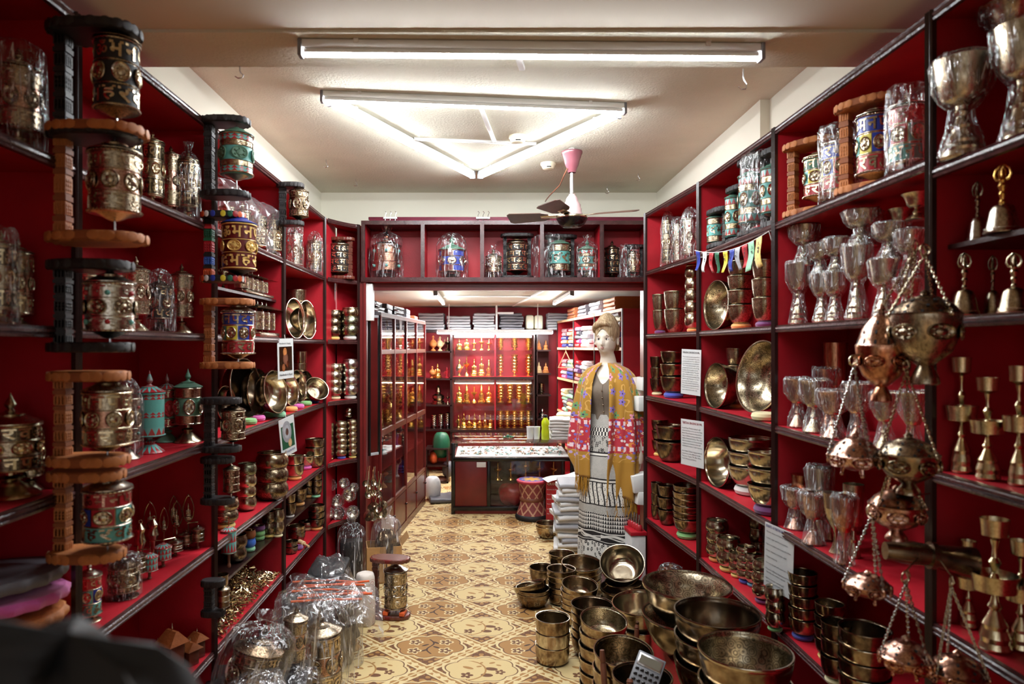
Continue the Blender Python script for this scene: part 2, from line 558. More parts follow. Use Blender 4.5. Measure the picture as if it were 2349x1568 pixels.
col = emix(nt, cre * (arc - .2).abs().lt(.008) * lv.lt(.17), col, GOLD)
brn = (1.0 - inner) * infl
for (cx, cy) in ((-.15,.1),(.15,.1),(-.15,-.1),(.15,-.1)):
    q = flower(cx, cy, .068)
    col = emix(nt, brn * q.lt(0), col, BRN)
    col = emix(nt, brn * q.abs().lt(.009), col, PALE)
    x1, y1 = lu - cx, lv - cy
    col = emix(nt, brn * (x1*x1 + y1*y1).lt(.0003), col, PALE)
wav = (lu - (lv * 22.0).sin() * .03)
col = emix(nt, brn * wav.abs().lt(.009) * lv.abs().lt(.17), col, DKB)
for (cx, cy, ro) in ((-.05,.03,.6),(.06,-.02,-.6),(-.05,-.09,.7),(.05,.09,-.7)):
    q = ell(cx, cy, .04, .014, ro)
    col = emix(nt, brn * q.lt(1.0), col, DKB)
wear = emix(nt, n1 * .35, (1,1,1), (.55,.5,.45))
mm = nt.nodes.new('ShaderNodeMix'); mm.data_type = 'RGBA'; mm.blend_type = 'MULTIPLY'; mm.inputs[0].default_value = 1
nt.links.new(col, mm.inputs[6]); nt.links.new(wear, mm.inputs[7])
nt.links.new(mm.outputs[2], bs.inputs['Base Color'])
bs.inputs['Roughness'].default_value = .75
bump(nt, bs, n1.x, .3, .002)
struct('floor', b, 'floor_carpet', 'gold and brown patterned carpet with cream flower medallions')

# ceilings: low near part, beam underside, higher ceiling, back-room ceiling
struct('ceiling', MB().box(-1.5, 2.32, CEIL, 1.6, 5.32, CEIL+.1), 'plaster', 'rough cream plaster ceiling with triangle of tube lamps')
struct('ceiling_front', MB().box(-1.5, -.6, 2.585, 1.6, 2.07, 2.9), 'smooth_plaster', 'smooth pale ceiling over the shop entrance')
struct('beam', MB().box(-1.5, 2.07, 2.575, 1.6, 2.325, 2.9), 'plaster', 'rough plastered ceiling beam carrying a tube lamp')
struct('ceiling_back', MB().box(-1.5, 5.2, 2.16, 1.9, 9.3, 2.26), 'plaster', 'low plaster ceiling of the back room')
struct('wall_left', MB().box(-1.5, -.6, 0, WLX, 5.3, 2.5).box(-1.5, 2.3, 2.5, -1.24, 5.3, CEIL), 'cream_wall', 'cream wall above the shelves with prayer wheels')
struct('wall_right', MB().box(WRX, -.6, 0, 1.6, 5.3, 2.5).box(1.36, 2.3, 2.5, 1.6, 5.3, CEIL).box(1.315, 3.25, 2.5, 1.36, 5.3, CEIL), 'cream_wall', 'cream wall above the shelves with singing bowls')
struct('wall_middle', MB().box(-1.5, 5.2, 2.16, 1.6, 5.32, CEIL), 'cream_wall', 'cream wall strip above the red header shelf')
struct('wall_back', MB().box(-1.5, 9.2, 0, 1.9, 9.3, 2.3), 'red_paint', 'red wall at the end of the back room')
struct('wall_back_left', MB().box(-1.5, 5.32, 0, -1.42, 9.3, 2.3), 'red_paint', 'red side wall behind the glass cabinet')
struct('wall_back_right', MB().box(1.8, 5.3, 0, 1.9, 9.3, 2.3).box(1.5, 5.2, 0, 1.8, 5.32, 2.3), 'red_paint', 'red side wall behind the textile shelves')
# front wall with the open shop door behind the camera
struct('wall_front', MB().box(-1.5, -.7, 0, -.75, -.6, 2.9).box(.85, -.7, 0, 1.6, -.6, 2.9).box(-.75, -.7, 2.2, .85, -.6, 2.9), 'cream_wall', 'front wall with the open shop door')
struct('ground_street', MB().box(-12, -14, -.06, 12, -.7, -.02), 'cardboard', 'street outside the open shop door')

# ------------------------------------------------------------------ shelving
TRIM_PROF = [(0,0),(.010,.002),(.012,.008),(.008,.011),(.012,.015),(.012,.021),(.008,.024),(.010,.029),(0,.031)]
def shelf_run(name, label, p0, p1, depth, zs, thin=(), side=1, top=2.5, bow=0.0, back=True, bottom=0.0, posts=(True, True), foot=True):
    """A shelf unit whose front runs from p0 to p1 (x,y); depth goes to the wall side (side=-1 left, +1 right).
    zs: shelf heights (top surface). bow: how far curved fronts swell."""
    t = thing(name, label, 'shelf unit')
    p0, p1 = Vector((p0[0], p0[1])), Vector((p1[0], p1[1]))
    L = (p1 - p0).length
    ax = (p1 - p0) / L
    nx = Vector((side, 0)) if abs(ax.x) < .5 else Vector((0, 1))
    N = 10 if bow else 1
    def front(k):
        q = k / N
        return p0 + ax * L * q - nx * bow * math.sin(PI * q)
    def board(nm, z, th, mi_edge=True, inset=0.0, mat_='red_paint'):
        e0, e1 = ax * .0112, ax * -.0125
        fr = [front(k) + nx * inset for k in range(N+1)]
        fr[0] = fr[0] + e0; fr[-1] = fr[-1] + e1
        poly = fr + [p1 + e1 + nx*(depth-.013), p0 + e0 + nx*(depth-.013)]
        if (p1-p0).to_3d().cross(nx.to_3d()).z < 0: poly = poly[::-1]
        s = ob(nm, MB().prism([tuple(q) for q in poly], z-th, z).mesh(nm, mat_), t)
        if mi_edge:
            b = MB()
            rows = []
            for k in range(N+1):
                q = front(k) + (ax*.0145 if k == 0 else (ax*-.0145 if k == N else ax*0))
                rows.append([(q.x - nx.x*o_, q.y - nx.y*o_, z - .031 + zz) for (o_, zz) in TRIM_PROF])
            m_ = len(TRIM_PROF)
            vs = [p for r_ in rows for p in r_]
            fs = [(k*m_+i, (k+1)*m_+i, (k+1)*m_+i+1, k*m_+i+1) for k in range(N) for i in range(m_-1)]
            fs += [tuple(range(m_)), tuple(N*m_+i for i in range(m_))[::-1]]
            b.add(vs, fs, 0)
            ob('edge_trim', b.mesh('edge_trim', 'edge_wood'), s)
        return s
    for z in zs: board('shelf', z, .02)
    for z in thin: board('thin_shelf', z, .012, False, .03, 'dark_wood')
    board('top_board', top, .022)
    if foot: board('plinth_board', .06, .05)
    th = .011
    for k, q in enumerate((p0, p1)):
        if not posts[k]: continue
        a_, b_ = q - ax*th, q + ax*th
        poly = [a_, b_, b_ + nx*depth, a_ + nx*depth]
        ob('side_panel', MB().prism([tuple(x) for x in poly], bottom, top).mesh('side_panel', 'red_paint'), t)
        bb = MB()
        tp = [(-.014,0),(-.014,.012),(-.010,.016),(-.006,.012),(-.002,.012),(.002,.016),(.006,.012),(.010,.016),(.014,.012),(.014,0)]
        poly = [(q.x + ax.x*u_ - nx.x*w_, q.y + ax.y*u_ - nx.y*w_) for (u_, w_) in tp]
        ob('post_trim', bb.prism(poly, bottom, top).mesh('post_trim', 'dark_wood'), t)
    if back:
        q0, q1 = p0 + ax*.0112 + nx*(depth-.012), p1 - ax*.0125 + nx*(depth-.012)
        poly = [q0, q1, q1 + nx*.012, q0 + nx*.012]
        ob('back_panel', MB().prism([tuple(x) for x in poly], bottom, top).mesh('back_panel', 'red_paint'), t)
    return t
LZ = [2.10, 1.675, 1.253, .832, .415]
RZ = [2.12, 1.71, 1.31, .912, .51]
LD, RD = .30, .29
LY = [.87, 1.80, 2.72, 3.66, 4.60]
shelf_run('shelf_unit', 'red shelf unit of tall prayer wheels beside the dark bag', (SFX, LY[0]), (SFX, LY[1]), LD, LZ, side=-1, posts=(True, False))
shelf_run('shelf_unit', 'red shelf unit holding turquoise wheels and a row of hand wheels', (SFX, LY[1]), (SFX, LY[2]), LD, LZ, side=-1, posts=(True, False))
shelf_run('shelf_unit', 'red shelf unit with leaning bowls and a heap of brass trinkets', (SFX, LY[2]), (SFX, LY[3]), LD, LZ, (1.875, .622), side=-1, posts=(True, False))
shelf_run('shelf_unit', 'red shelf unit of bowls behind the two hanging picture cards', (SFX, LY[3]), (SFX, LY[4]), LD, LZ, (.627,), side=-1, posts=(True, True))
tcor = shelf_run('corner_shelf_unit', 'narrow curved red corner shelf unit beside the back-room doorway', (SFX+.014, 4.628), (-.896, 4.89), .30, LZ, side=-1, bow=-.03, posts=(False, True))
ob('side_panel', MB().box(-1.083, 4.622, 0, -1.071, 4.93, 2.5).mesh('side_panel', 'red_paint'), tcor)
RXF = [1.178, 1.172, 1.15, 1.066]
RY = [.85, 1.79, 2.737, 3.632, 4.476]
shelf_run('shelf_unit', 'red shelf unit of bells and tall brass lamps behind hanging censers', (1.18, RY[0]), (1.178, RY[1]), RD, [2.09, 1.70, 1.30, .905, .51], (1.887,), side=1, posts=(True, False))
shelf_run('shelf_unit', 'red shelf unit full of brass goblets wrapped in plastic', (1.178, RY[1]), (1.172, RY[2]), RD, RZ, side=1, posts=(True, False))
shelf_run('shelf_unit', 'red shelf unit with big engraved leaning bowls and prayer flags', (1.172, RY[2]), (1.15, RY[3]), RD, RZ, side=1, posts=(True, False))
shelf_run('curved_shelf_unit', 'red shelf unit with curved shelves beside the mannequin', (1.15, RY[3]), (1.066, RY[4]), .34, RZ, side=1, bow=.0, posts=(True, True))

# header shelf over the doorway
HY = 4.9
t = thing('header_shelf', 'red shelf of prayer wheels spanning over the back-room doorway', 'shelf unit')
hx0, hx1 = -.865, 1.19
zt, zb = zat(507, HY), zat(637, HY)
HZ = zb
xs = [hx0, (970-CX)*HY/F, (1106-CX)*HY/F, (1243-CX)*HY/F, (1380-CX)*HY/F, hx1]
ob('top_board', MB().box(hx0-.012, HY, zt-.02, hx1, HY+.3, zt).mesh('top_board', 'dark_wood'), t)
ob('shelf', MB().box(hx0-.012, HY-.01, zb-.03, hx1, HY+.3, zb).mesh('shelf', 'red_paint'), t)
ob('edge_trim', MB().box(hx0-.014, HY-.022, zb-.03, hx1, HY-.01, zb+.002).box(hx0-.014, HY-.016, zb-.02, hx1, HY-.024, zb-.008).mesh('edge_trim', 'edge_wood'), t)
ob('edge_trim', MB().box(hx0-.014, HY-.014, zt-.026, hx1, HY, zt+.002).mesh('edge_trim', 'edge_wood'), t)
ob('valance_board', MB().box(hx0+.02, HY+.06, zb-.085, hx1, HY+.09, zb-.03).mesh('valance_board', 'red_wood'), t)
ob('back_panel', MB().box(hx0, HY+.285, zb, hx1, HY+.297, zt-.02).mesh('back_panel', 'red_paint'), t)
for x in xs:
    ob('divider', MB().box(x-.009, HY, zb, x+.009, HY+.285, zt-.02).mesh('divider', 'red_paint'), t)
    ob('divider_trim', MB().box(x-.014, HY-.014, zb+.002, x+.014, HY, zt-.026).box(x-.005, HY-.019, zb+.002, x+.005, HY-.014, zt-.026).mesh('divider_trim', 'edge_wood'), t)
# door jambs of the passage
struct('trim_1', MB().box(-.89, HY, 0, -.855, HY+.3, HZ-.03).box(-.862, HY-.01, 0, -.845, HY+.02, HZ-.03), 'red_wood', 'dark red jamb of the passage to the back room')
struct('trim_2', MB().box(1.19, HY, 0, 1.22, HY+.3, HZ-.03), 'red_wood', 'dark red jamb behind the mannequin')
o = ob('wall_block', MB().rbox(-.868, HY+.005, zat(735, HY), -.80, HY+.09, zat(650, HY), .004).mesh('wall_block', 'white_plastic')); o['kind'] = 'structure'; o['label'] = 'pale wooden block at the top of the passage jamb'

# ------------------------------------------------------------------ tube lamps
def batten(label, p, q, name='tube_lamp', em='tube_light', r=.014, drop=.0, normal=(0,0,1), group=None, mark=False):
    p, q = Vector(p), Vector(q)
    d_ = (q - p); L = d_.length
    t = thing(name, label, 'lamp', tuple(p), group=group)
    t.rotation_euler = (0, -math.asin(d_.z / L), math.atan2(d_.y, d_.x))
    ob('housing', MB().rbox(0, -.016, -.026, L, .016, 0, .004).mesh('housing', 'white_plastic'), t)
    pts = [(.012, 0, -.036), (L-.012, 0, -.036)]
    tb = MB().tube(pts, r, 16)
    for i in range(16):
        f_ = tb.f[i]
        if sum(tb.v[j][2] for j in f_)/4 > -.036 - r*.25: tb.m[i] = 1       # opaque back added to keep direct light off the ceiling
    ob('tube', tb.mesh('tube', [em, 'white_plastic']), t)
    for x in (0, L):
        ob('end_cap', MB().rbox(x-.007, -.019, -.052, x+.007, .019, .002, .004).mesh('end_cap', 'grey_plastic'), t)
    for x in (L*.12, L*.88):
        ob('clip', MB().rbox(x-.008, -.02, -.012, x+.008, .02, .006, .002).mesh('clip', 'white_plastic'), t)
    return t
zc = 2.573
batten('single tube lamp under the ceiling beam near the entrance', px(690, 100, 2.12).xy.to_3d() + Vector((0, 0, zc)), px(1746, 100, 2.15).xy.to_3d() + Vector((0, 0, zc)), em='tube_light_front')
A1, A2, A3 = Vector((-.745, 3.14, CEIL-.002)), Vector((.68, 3.30, CEIL-.002)), Vector((-.055, 4.58, CEIL-.002))
batten('tube lamp forming the base of the ceiling triangle', A1, A2)
batten('tube lamp forming the window-wheel side of the ceiling triangle', A1 + Vector((.03, .05, 0)), A3 + Vector((-.02, -.02, 0)))['label'] = 'tube lamp side of the ceiling triangle facing the prayer wheel shelves'
batten('tube lamp side of the ceiling triangle facing the singing bowl shelves', A2 + Vector((-.02, .06, 0)), A3 + Vector((.03, -.02, 0)))
# conduits between the triangle tubes
def conduit(label, p, q, wdt=.02, name='cable_conduit'):
    p, q = Vector(p), Vector(q); d_ = q - p; L = d_.length
    o = ob(name, MB().rbox(0, -wdt/2, -.014, L, wdt/2, 0, .002).mesh(name, 'white_plastic'), None, p, (0, -math.asin(d_.z/L), math.atan2(d_.y, d_.x)))
    return tag(o, label, 'conduit')
conduit('white cable conduit crossing inside the ceiling lamp triangle', px(950, 315, 0).xy.to_3d() + Vector(((950-CX)*3.84/F, 3.84, CEIL)), Vector(((1230-CX)*3.93/F, 3.93, CEIL)))
conduit('white cable conduit running from triangle base towards the crossbar', Vector((-.02, 3.30, CEIL-.001)), Vector((.06, 3.88, CEIL-.001)), .022)
conduit('short white conduit stub on the beam underside', Vector((.10, 2.16, 2.574)), Vector((.13, 2.32, 2.574)), .02)
# ================================================================== generators
def seat(x, X, r=.05):
    """Place for a thing seen at photograph column x on a wall shelf: X is the wished depth; it is kept inside its bay."""
    ends = LY if X < 0 else RY
    Yf = yat(x, SFX if X < 0 else 1.165)
    end = next((e for e in ends if e > Yf + .005), 4.6)
    Y = yat(x, X)
    lim = end - .014 - r*1.02
    if Y > lim:
        Y = lim
        X = (x - CX)*Y/F
    return X, Y
rnd = random.Random(7)
# ---------------------------------------------------------------- lettering
def text_mesh(body, size=1.0, depth=0.0, bold=0.0, res=2, width=None, align='LEFT', spacing=1.0):
    c = bpy.data.curves.new('lettering', 'FONT')
    c.body = body; c.size = size; c.extrude = depth; c.offset = bold; c.resolution_u = res; c.align_x = align; c.space_line = spacing
    o = bpy.data.objects.new('lettering', c)
    COL.objects.link(o)
    bpy.context.view_layer.update()
    me = bpy.data.meshes.new_from_object(o.evaluated_get(bpy.context.evaluated_depsgraph_get()))
    bpy.data.objects.remove(o); bpy.data.curves.remove(c)
    return me
GLYPH = []
for ch in 'ॐमनपदमहरव':
    me = text_mesh(ch, 1.0, .03, .022, 1)
    xs = [v.co.x for v in me.vertices]; ys = [v.co.y for v in me.vertices]
    x0, x1, y0, y1 = min(xs), max(xs), min(ys), max(ys)
    GLYPH.append(([((v.co.x-x0)/(x1-x0), (v.co.y-y0)/(y1-y0), v.co.z) for v in me.vertices], [tuple(p.vertices) for p in me.polygons]))
    bpy.data.meshes.remove(me)
PARA1 = ['These bowls are made by hand from','an alloy of seven metals. The bowls','are tuned with a wooden mallet and','used during prayer and meditation.','Their sound calms the mind, clears','thoughts and rests the whole body.','To play, hold a bowl flat on your','palm and strike it gently. Move the','mallet slowly round the outer rim','with an even pressure and the bowl','begins to sing. The larger the bowl','the deeper and longer is its tone.','The sound is said to heal and keep','harmony between body, mind and soul.','Small bowls are sounded in houses,','large bowls are laid on the body.']
PARA2 = ['Sound from Tibetan singing bowls','entrain the brain to move into the Theta','Brain Wave frequencies that induce','deep meditative and peaceful states,','clarity of mind and intuition. The sound','vibrations impact our nervous system,','engaging our relaxation reflex and','inhibiting the stress or pain response.','','And original Tibetan singing bowls are','made from seven different metals.','They are: Copper, Tin, Zinc, Silver,','Gold, Mercury and Nickel.']
PARA3 = ['• Reduce stress and anxiety significantly','','• Lower anger and blood pressure','','• Improve circulation and increases blood flow','','• Deep relaxation and pain relief','','• Chakra balancing','','• Increase mental and emotional clarity','','• Promote stillness, happiness and well','   Stimulate the immune system','','• Aid the immune system and','   spiritual & emotional healing']
TXT = {}
for ln in PARA1 + PARA2 + PARA3 + ['CITIZEN', 'Handmade Singing', 'CROWN', 'Incense & Gifts', 'Keep dry', 'Handle with care', 'Made in Nepal', '24 pcs', 'Net 12 kg']:
    if ln.strip(): TXT[(ln, 0.0)] = text_mesh(ln, 1, 0, 0, 1)
for ln, bd in (('HEALING SINGING BOWL', .01), ('TIBETAN SINGING BOWL', .012), ('BENEFITS OF TIBETAN SINGING BOWL', .012), ('Handmade in Nepal', .008), ('MEDITATION PROTECTS', .008), ('CROWN', .02)):
    TXT[(ln, bd)] = text_mesh(ln, 1, 0, bd, 1)
TXT[('flag', 0)] = text_mesh('ॐ\nम', .018, 0, .001, 1, spacing=.8)
TXT[('flag', 1)] = text_mesh('ॐ\nम\nन', .018, 0, .001, 1, spacing=.8)
def letter_band(n, mt, shift=0):
    """unit drum: n mantra letters round radius 1, heights 0..1"""
    def f():
        b = MB()
        for k in range(n):
            vs, fs = GLYPH[(k + shift) % len(GLYPH)]
            out = []
            for (x, y, z) in vs:
                a = (k + .06 + x * .88) / n * 2*PI
                rr = 1.012 + (z + .03) * .45
                out.append((rr*math.cos(a), rr*math.sin(a), y))
            b.add(out, fs)
        return b.mesh('mantra_letters', mt)
    return cached(('letters', n, mt, shift), f)
def strip(mt, r=1.006, seg=28):
    return cached(('strip', mt, r, seg), lambda: MB().lathe([(r, 0), (r, 1)], seg, cap=False).mesh('strip', mt))
def rim_ring(mt, beaded=False):
    def f():
        b = MB().lathe([(.98,-.045),(1.05,-.04),(1.07,0),(1.05,.04),(.98,.045)], 32, cap=False)
        if beaded:
            for k in range(36):
                a = 2*PI*k/36
                b.ball((1.06*math.cos(a), 1.06*math.sin(a), 0), .045, 5, 4)
        return b.mesh('rim_ring', mt)
    return cached(('rim', mt, beaded), f)
def medallions(t, n, mt, oval, loc, rot, r, rz=None):
    """n raised round medallions set round a drum, each a piece of its own"""
    oval = round(oval, 1)
    def f():
        q = MB()
        s = 2*PI/n * .42
        q.lathe([(s*.98,0),(s,.05),(s*.93,.08),(s*.86,.05),(s*.8,.03),(s*.45,.03),(s*.4,.09),(s*.2,.12),(0,.13)], 16)
        for j in range(6):
            a = 2*PI*j/6
            q.ball((s*.58*math.cos(a), s*.58*math.sin(a), .04), s*.17, 5, 4)
        q.xf(Matrix.Diagonal((oval, 1, 1, 1)))
        q.xf(Matrix.Translation((1.0, 0, 0)) @ Matrix.Rotation(R(90), 4, 'Y'))
        return q.mesh('medallion', mt)
    me = cached(('med', n, mt, oval), f)
    for k in range(n): ob('medallion', me, t, loc, (0, 0, rot+2*PI*k/n), (r, r, rz or r))
def panels(cols):
    def f():
        b = MB()
        n = len(cols)
        seg = 4
        for k in range(n):
            vs, fs = [], []
            for j in range(seg+1):
                a = 2*PI*(k + .03 + .94*j/seg)/n
                for z in (0, 1): vs.append((1.02*math.cos(a), 1.02*math.sin(a), z))
            fs = [(2*j, 2*j+2, 2*j+3, 2*j+1) for j in range(seg)]
            b.add(vs, fs, k, True)
        return b.mesh('colour_panels', list(cols))
    return cached(('panels',) + tuple(cols), f)
def stones(t, cols, z, r, n=6):
    for k in range(n):
        c = cols[k % len(cols)]
        ob('stone', cached(('stone', c), lambda: MB().ball((1.04, 0, 0), .12, 8, 5).mesh('stone', c)), t, (0,0,z), (0,0,.4+2*PI*(k+.5)/n), r)
LID = [(1.0,0),(1.08,.01),(1.08,.06),(.98,.10),(.86,.2),(.62,.34),(.5,.42),(.52,.47),(.36,.53),(.2,.6),(.16,.68)]
LID_FLAT = [(1.0,0),(1.04,.01),(1.04,.05),(.95,.08),(.7,.14),(.5,.3),(.3,.38),(.14,.42)]
FIN = [(.14,0),(.10,.05),(.2,.12),(.24,.2),(.2,.3),(.10,.45),(.03,.62),(0,.68)]
FOOT = [(1.02,0),(1.05,.03),(1.0,.1),(.8,.22),(.62,.36),(.42,.5),(.3,.58),(.42,.64),(.5,.7),(.36,.76),(.2,.8),(.2,1)]
def lathe_mesh(key, prof, seg, mt, fn=None):
    return cached((key, mt, seg), lambda: MB().lathe(prof, seg, fn=fn).mesh(key, mt))
petal = lambda a, i: 1 + .035*abs(math.sin(a*5)) * (1 if i < 8 else 0)

def drum(t, r, h, z0, st, lid=True, fin=True, hook=True):
    """the turning drum and its decoration, as parts of t"""
    body = ob('drum', lathe_mesh('drum', [(.97,0),(1,.01),(1,.99),(.97,1)], 32, st['drum']), t, (0,0,z0), (0,0,0), (r, r, h))
    rows = st['rows']
    tot = sum(q[1] for q in rows)
    z = z0 + h*.03
    hh = h*.94
    bd = st.get('bead', False)
    n = len(rows)
    for k in range(n+1):
        zz = z0 + h*.03 + hh*sum(q[1] for q in rows[:k])/tot
        big = k in (0, n)
        if big or st.get('seps', True):
            ob('rim_ring', rim_ring(st['rim'], bd and big), t, (0,0,zz), (0,0,0), (r*(1.03 if big else .985),)*2 + (r*(1.0 if big else .6),))
    for k, q in enumerate(rows):
        typ, wgt = q[0], q[1]
        rh = hh*wgt/tot
        zc_ = z + rh/2
        if typ == 'L':
            if len(q) > 3: ob('colour_band', strip(q[3]), t, (0,0,z+rh*.06), (0,0,0), (r, r, rh*.88))
            ob('mantra_letters', letter_band(st.get('n', 12), q[2], k*2), t, (0,0,z+rh*.14), (0,0,rnd.random()), (r, r, rh*.72))
        elif typ == 'M':
            if len(q) > 3: ob('colour_band', strip(q[3]), t, (0,0,z+rh*.06), (0,0,0), (r, r, rh*.88))
            nm = q[4] if len(q) > 4 else 7
            ms = 2*PI/nm*.42
            sz = min(1.0, rh*.46/(ms*r))
            medallions(t, nm, q[2], max(.6, min(1.5, rh*.44/(ms*r))), (0,0,zc_), rnd.random(), r)
        elif typ == 'P':
            ob('colour_panels', panels(q[2]), t, (0,0,z+rh*.06), (0,0,st.get('rot', .3)), (r, r, rh*.88))
            if len(q) > 3: medallions(t, len(q[2]), q[3], max(.6, min(1.4, rh*.4/(2*PI/len(q[2])*.42*r))), (0,0,zc_), st.get('rot', .3)+PI/len(q[2]), r*.99)
        elif typ == 'S':
            ob('colour_band', strip(q[2]), t, (0,0,z+rh*.04), (0,0,0), (r, r, rh*.92))
        z += rh
    if st.get('stones'):
        stones(t, st['stones'], z0+h*.78, r)
        stones(t, st['stones'][::-1], z0+h*.2, r)
    if lid:
        ob('lid', lathe_mesh('lid', LID, 30, st['lid'], petal), t, (0,0,z0+h), (0,0,0), (r, r, r*st.get('lidh', .8)))
        if fin: ob('finial', lathe_mesh('finial', FIN, 16, st['lid']), t, (0,0,z0+h+r*.66*st.get('lidh', .8)), (0,0,0), (r*.95, r*.95, r*st.get('finh', 1.0)))
    return body
ST = {
 'brass':  dict(drum='brass', rim='brass', lid='brass', base='bright_brass', rows=[('L',1,'bright_brass','black_chased'),('M',1,'bright_brass','antique'),('L',1,'bright_brass','black_chased')]),
 'brass2': dict(drum='antique', rim='brass', lid='antique', base='brass', n=10, rows=[('L',1,'bright_brass'),('M',1.1,'brass','copper_chased'),('L',1,'bright_brass')]),
 'blackgold': dict(drum='black_chased', rim='antique', lid='dark_bronze', base='dark_bronze', n=9, rows=[('L',1,'bright_brass','black'),('M',1.1,'brass','black',6),('L',1,'bright_brass','black')]),
 'copper': dict(drum='rose_copper', rim='antique', lid='antique', base='brass', n=10, bead=True, rows=[('L',1,'brass','antique'),('M',1.2,'antique','rose_copper'),('L',1,'brass','antique')]),
 'silver': dict(drum='silver_brass', rim='silver_brass', lid='silver_brass', base='silver_brass', n=10, bead=True, rows=[('L',1,'silver_brass'),('M',1.3,'antique','silver_brass',6),('L',1,'silver_brass')], stones=('turquoise','coral')),
 'multi':  dict(drum='brass', rim='silver_brass', lid='silver_brass', base='brass', n=11, bead=True, rows=[('L',1,'brass','coral'),('P',1.2,('turquoise','enamel_yellow','lapis','coral','turquoise','enamel_yellow','lapis','coral'),'brass'),('L',1,'brass','lapis')]),
 'multi2': dict(drum='brass', rim='silver_brass', lid='silver_brass', base='brass', n=10, bead=True, rows=[('L',1,'antique','turquoise'),('P',1.2,('lapis','coral','turquoise','lapis','coral','turquoise'),'brass'),('L',1,'rose_copper','coral')]),
 'multi3': dict(drum='brass', rim='brass', lid='brass', base='brass', n=11, bead=True, rows=[('L',1,'bright_brass','coral'),('P',1.2,('turquoise','enamel_yellow','lapis','turquoise','enamel_yellow','lapis'),'brass'),('L',1,'bright_brass','enamel_green')]),
 'turq':   dict(drum='turquoise', rim='brass', lid='turq_green', base='brass', n=10, rows=[('S',.6,'mosaic'),('L',.5,'brass','brass_chased'),('M',1.4,'turq_green','turquoise',5),('L',.5,'brass','brass_chased'),('S',.6,'mosaic')]),
 'turq2':  dict(drum='turquoise', rim='brass', lid='turq_green', base='antique', n=8, rows=[('L',.6,'brass','antique'),('L',1.2,'brass','turquoise'),('L',.6,'brass','antique')]),
 'turqred': dict(drum='turquoise', rim='brass', lid='turq_green', base='antique', n=9, rows=[('S',.6,'mosaic_big'),('L',.5,'bright_brass','brass_chased'),('M',1.3,'brass','turquoise',6),('L',.5,'bright_brass','brass_chased'),('S',.6,'mosaic_big')]),
 'mosaic': dict(drum='turquoise', rim='turquoise', lid='mosaic', base='mosaic', seps=False, finh=1.6, rows=[('S',.7,'mosaic_big'),('S',.8,'turquoise'),('S',.5,'mosaic'),('S',1,'turquoise'),('S',.5,'mosaic')]),
 'greenred': dict(drum='turq_green', rim='brass', lid='mosaic_big', base='turq_green', n=10, finh=1.5, rows=[('L',.6,'brass','coral'),('M',1.6,'coral','turq_green',5),('L',.6,'brass','coral')]),
 'greenmed': dict(drum='turq_green', rim='silver_brass', lid='turq_green', base='brass', n=10, finh=1.4, rows=[('S',.6,'copper_chased'),('M',1.4,'silver_brass','turq_green',6),('S',.7,'copper_chased')]),
 'maroon': dict(drum='enamel_maroon', rim='gold_paint', lid='lapis', base='black_wood', n=9, rows=[('L',1.1,'gold_paint'),('M',.9,'gold_paint','enamel_maroon',6),('L',1.1,'gold_paint')]),
 'bronze': dict(drum='dark_bronze', rim='antique', lid='dark_bronze', base='dark_bronze', n=12, rows=[('L',.6,'brass'),('M',1.4,'antique','dark_bronze',6),('L',.6,'brass')]),
 'copperdark': dict(drum='copper_chased', rim='antique', lid='antique', base='dark_bronze', n=12, rows=[('L',1,'rose_copper','dark_bronze'),('L',1,'rose_copper','dark_bronze'),('L',1,'rose_copper','dark_bronze')]),
 'rows4':  dict(drum='black_chased', rim='antique', lid='antique', base='dark_bronze', n=11, rows=[('L',1,'bright_brass','black')]*4),
 'pinkcopper': dict(drum='rose_copper', rim='rose_copper', lid='rose_copper', base='rose_copper', n=12, rows=[('S',1,'copper_chased'),('S',1,'copper_chased'),('S',.8,'copper_chased')], stones=('turquoise','turquoise')),
 'blueviolet': dict(drum='silver_brass', rim='brass', lid='turq_green', base='silver_brass', n=10, rows=[('P',.8,('lapis','enamel_maroon','lapis','enamel_maroon','lapis','enamel_maroon')),('M',1.2,'silver_brass','lapis',7),('P',.8,('lapis','enamel_maroon','lapis','enamel_maroon','lapis','enamel_maroon'))]),
 'plainbands': dict(drum='antique', rim='silver_brass', lid='antique', base='antique', n=14, rows=[('S',1,'dark_bronze'),('S',1,'antique'),('S',1,'dark_bronze')]),
}
# ---------------------------------------------------------------- plastic film wrapped round a thing
def wrap_mesh(kind, seed, mt='film'):
    """unit bag: radius ~1, height 0..1 with gathered top"""
    def f():
        q = random.Random(seed)
        P = {'bag': [(.9,0),(1.04,.02),(1.05,.3),(1.04,.6),(1.02,.78),(.86,.86),(.5,.93),(.22,.96),(.34,1.03),(.42,1.08)],
             'sleeve': [(.95,0),(1.04,.02),(1.03,.35),(1.04,.7),(1.05,.95),(.9,1.0),(.5,1.02)],
             'goblet': [(.74,0),(.8,.03),(.68,.2),(.46,.4),(.42,.5),(.72,.58),(1.0,.72),(1.08,.98),(.9,1.04),(.5,1.02)],
             'flop': [(.95,0),(1.1,.03),(1.1,.4),(1.06,.75),(.9,.92),(.55,1.02),(.3,1.05),(.12,1.06)]}[kind]
        seg = 22
        ph = [[q.random()*6.3 for _ in range(4)] for _ in P]
        b = MB()
        def fn(a, i):
            p = ph[min(i, len(ph)-1)]
            return 1 + .05*math.sin(3*a+p[0]) + .045*math.sin(7*a+p[1]) + .03*math.sin(11*a+p[2]) + q.uniform(-.02,.02)
        b.lathe(P, seg, 0, True, False, fn)
        b.v = [(x+q.uniform(-.02,.02), y+q.uniform(-.02,.02), z+q.uniform(-.012,.012)) for (x, y, z) in b.v]
        return b.mesh('plastic_wrap', mt, 22)
    return cached(('wrap', kind, seed, mt), f)
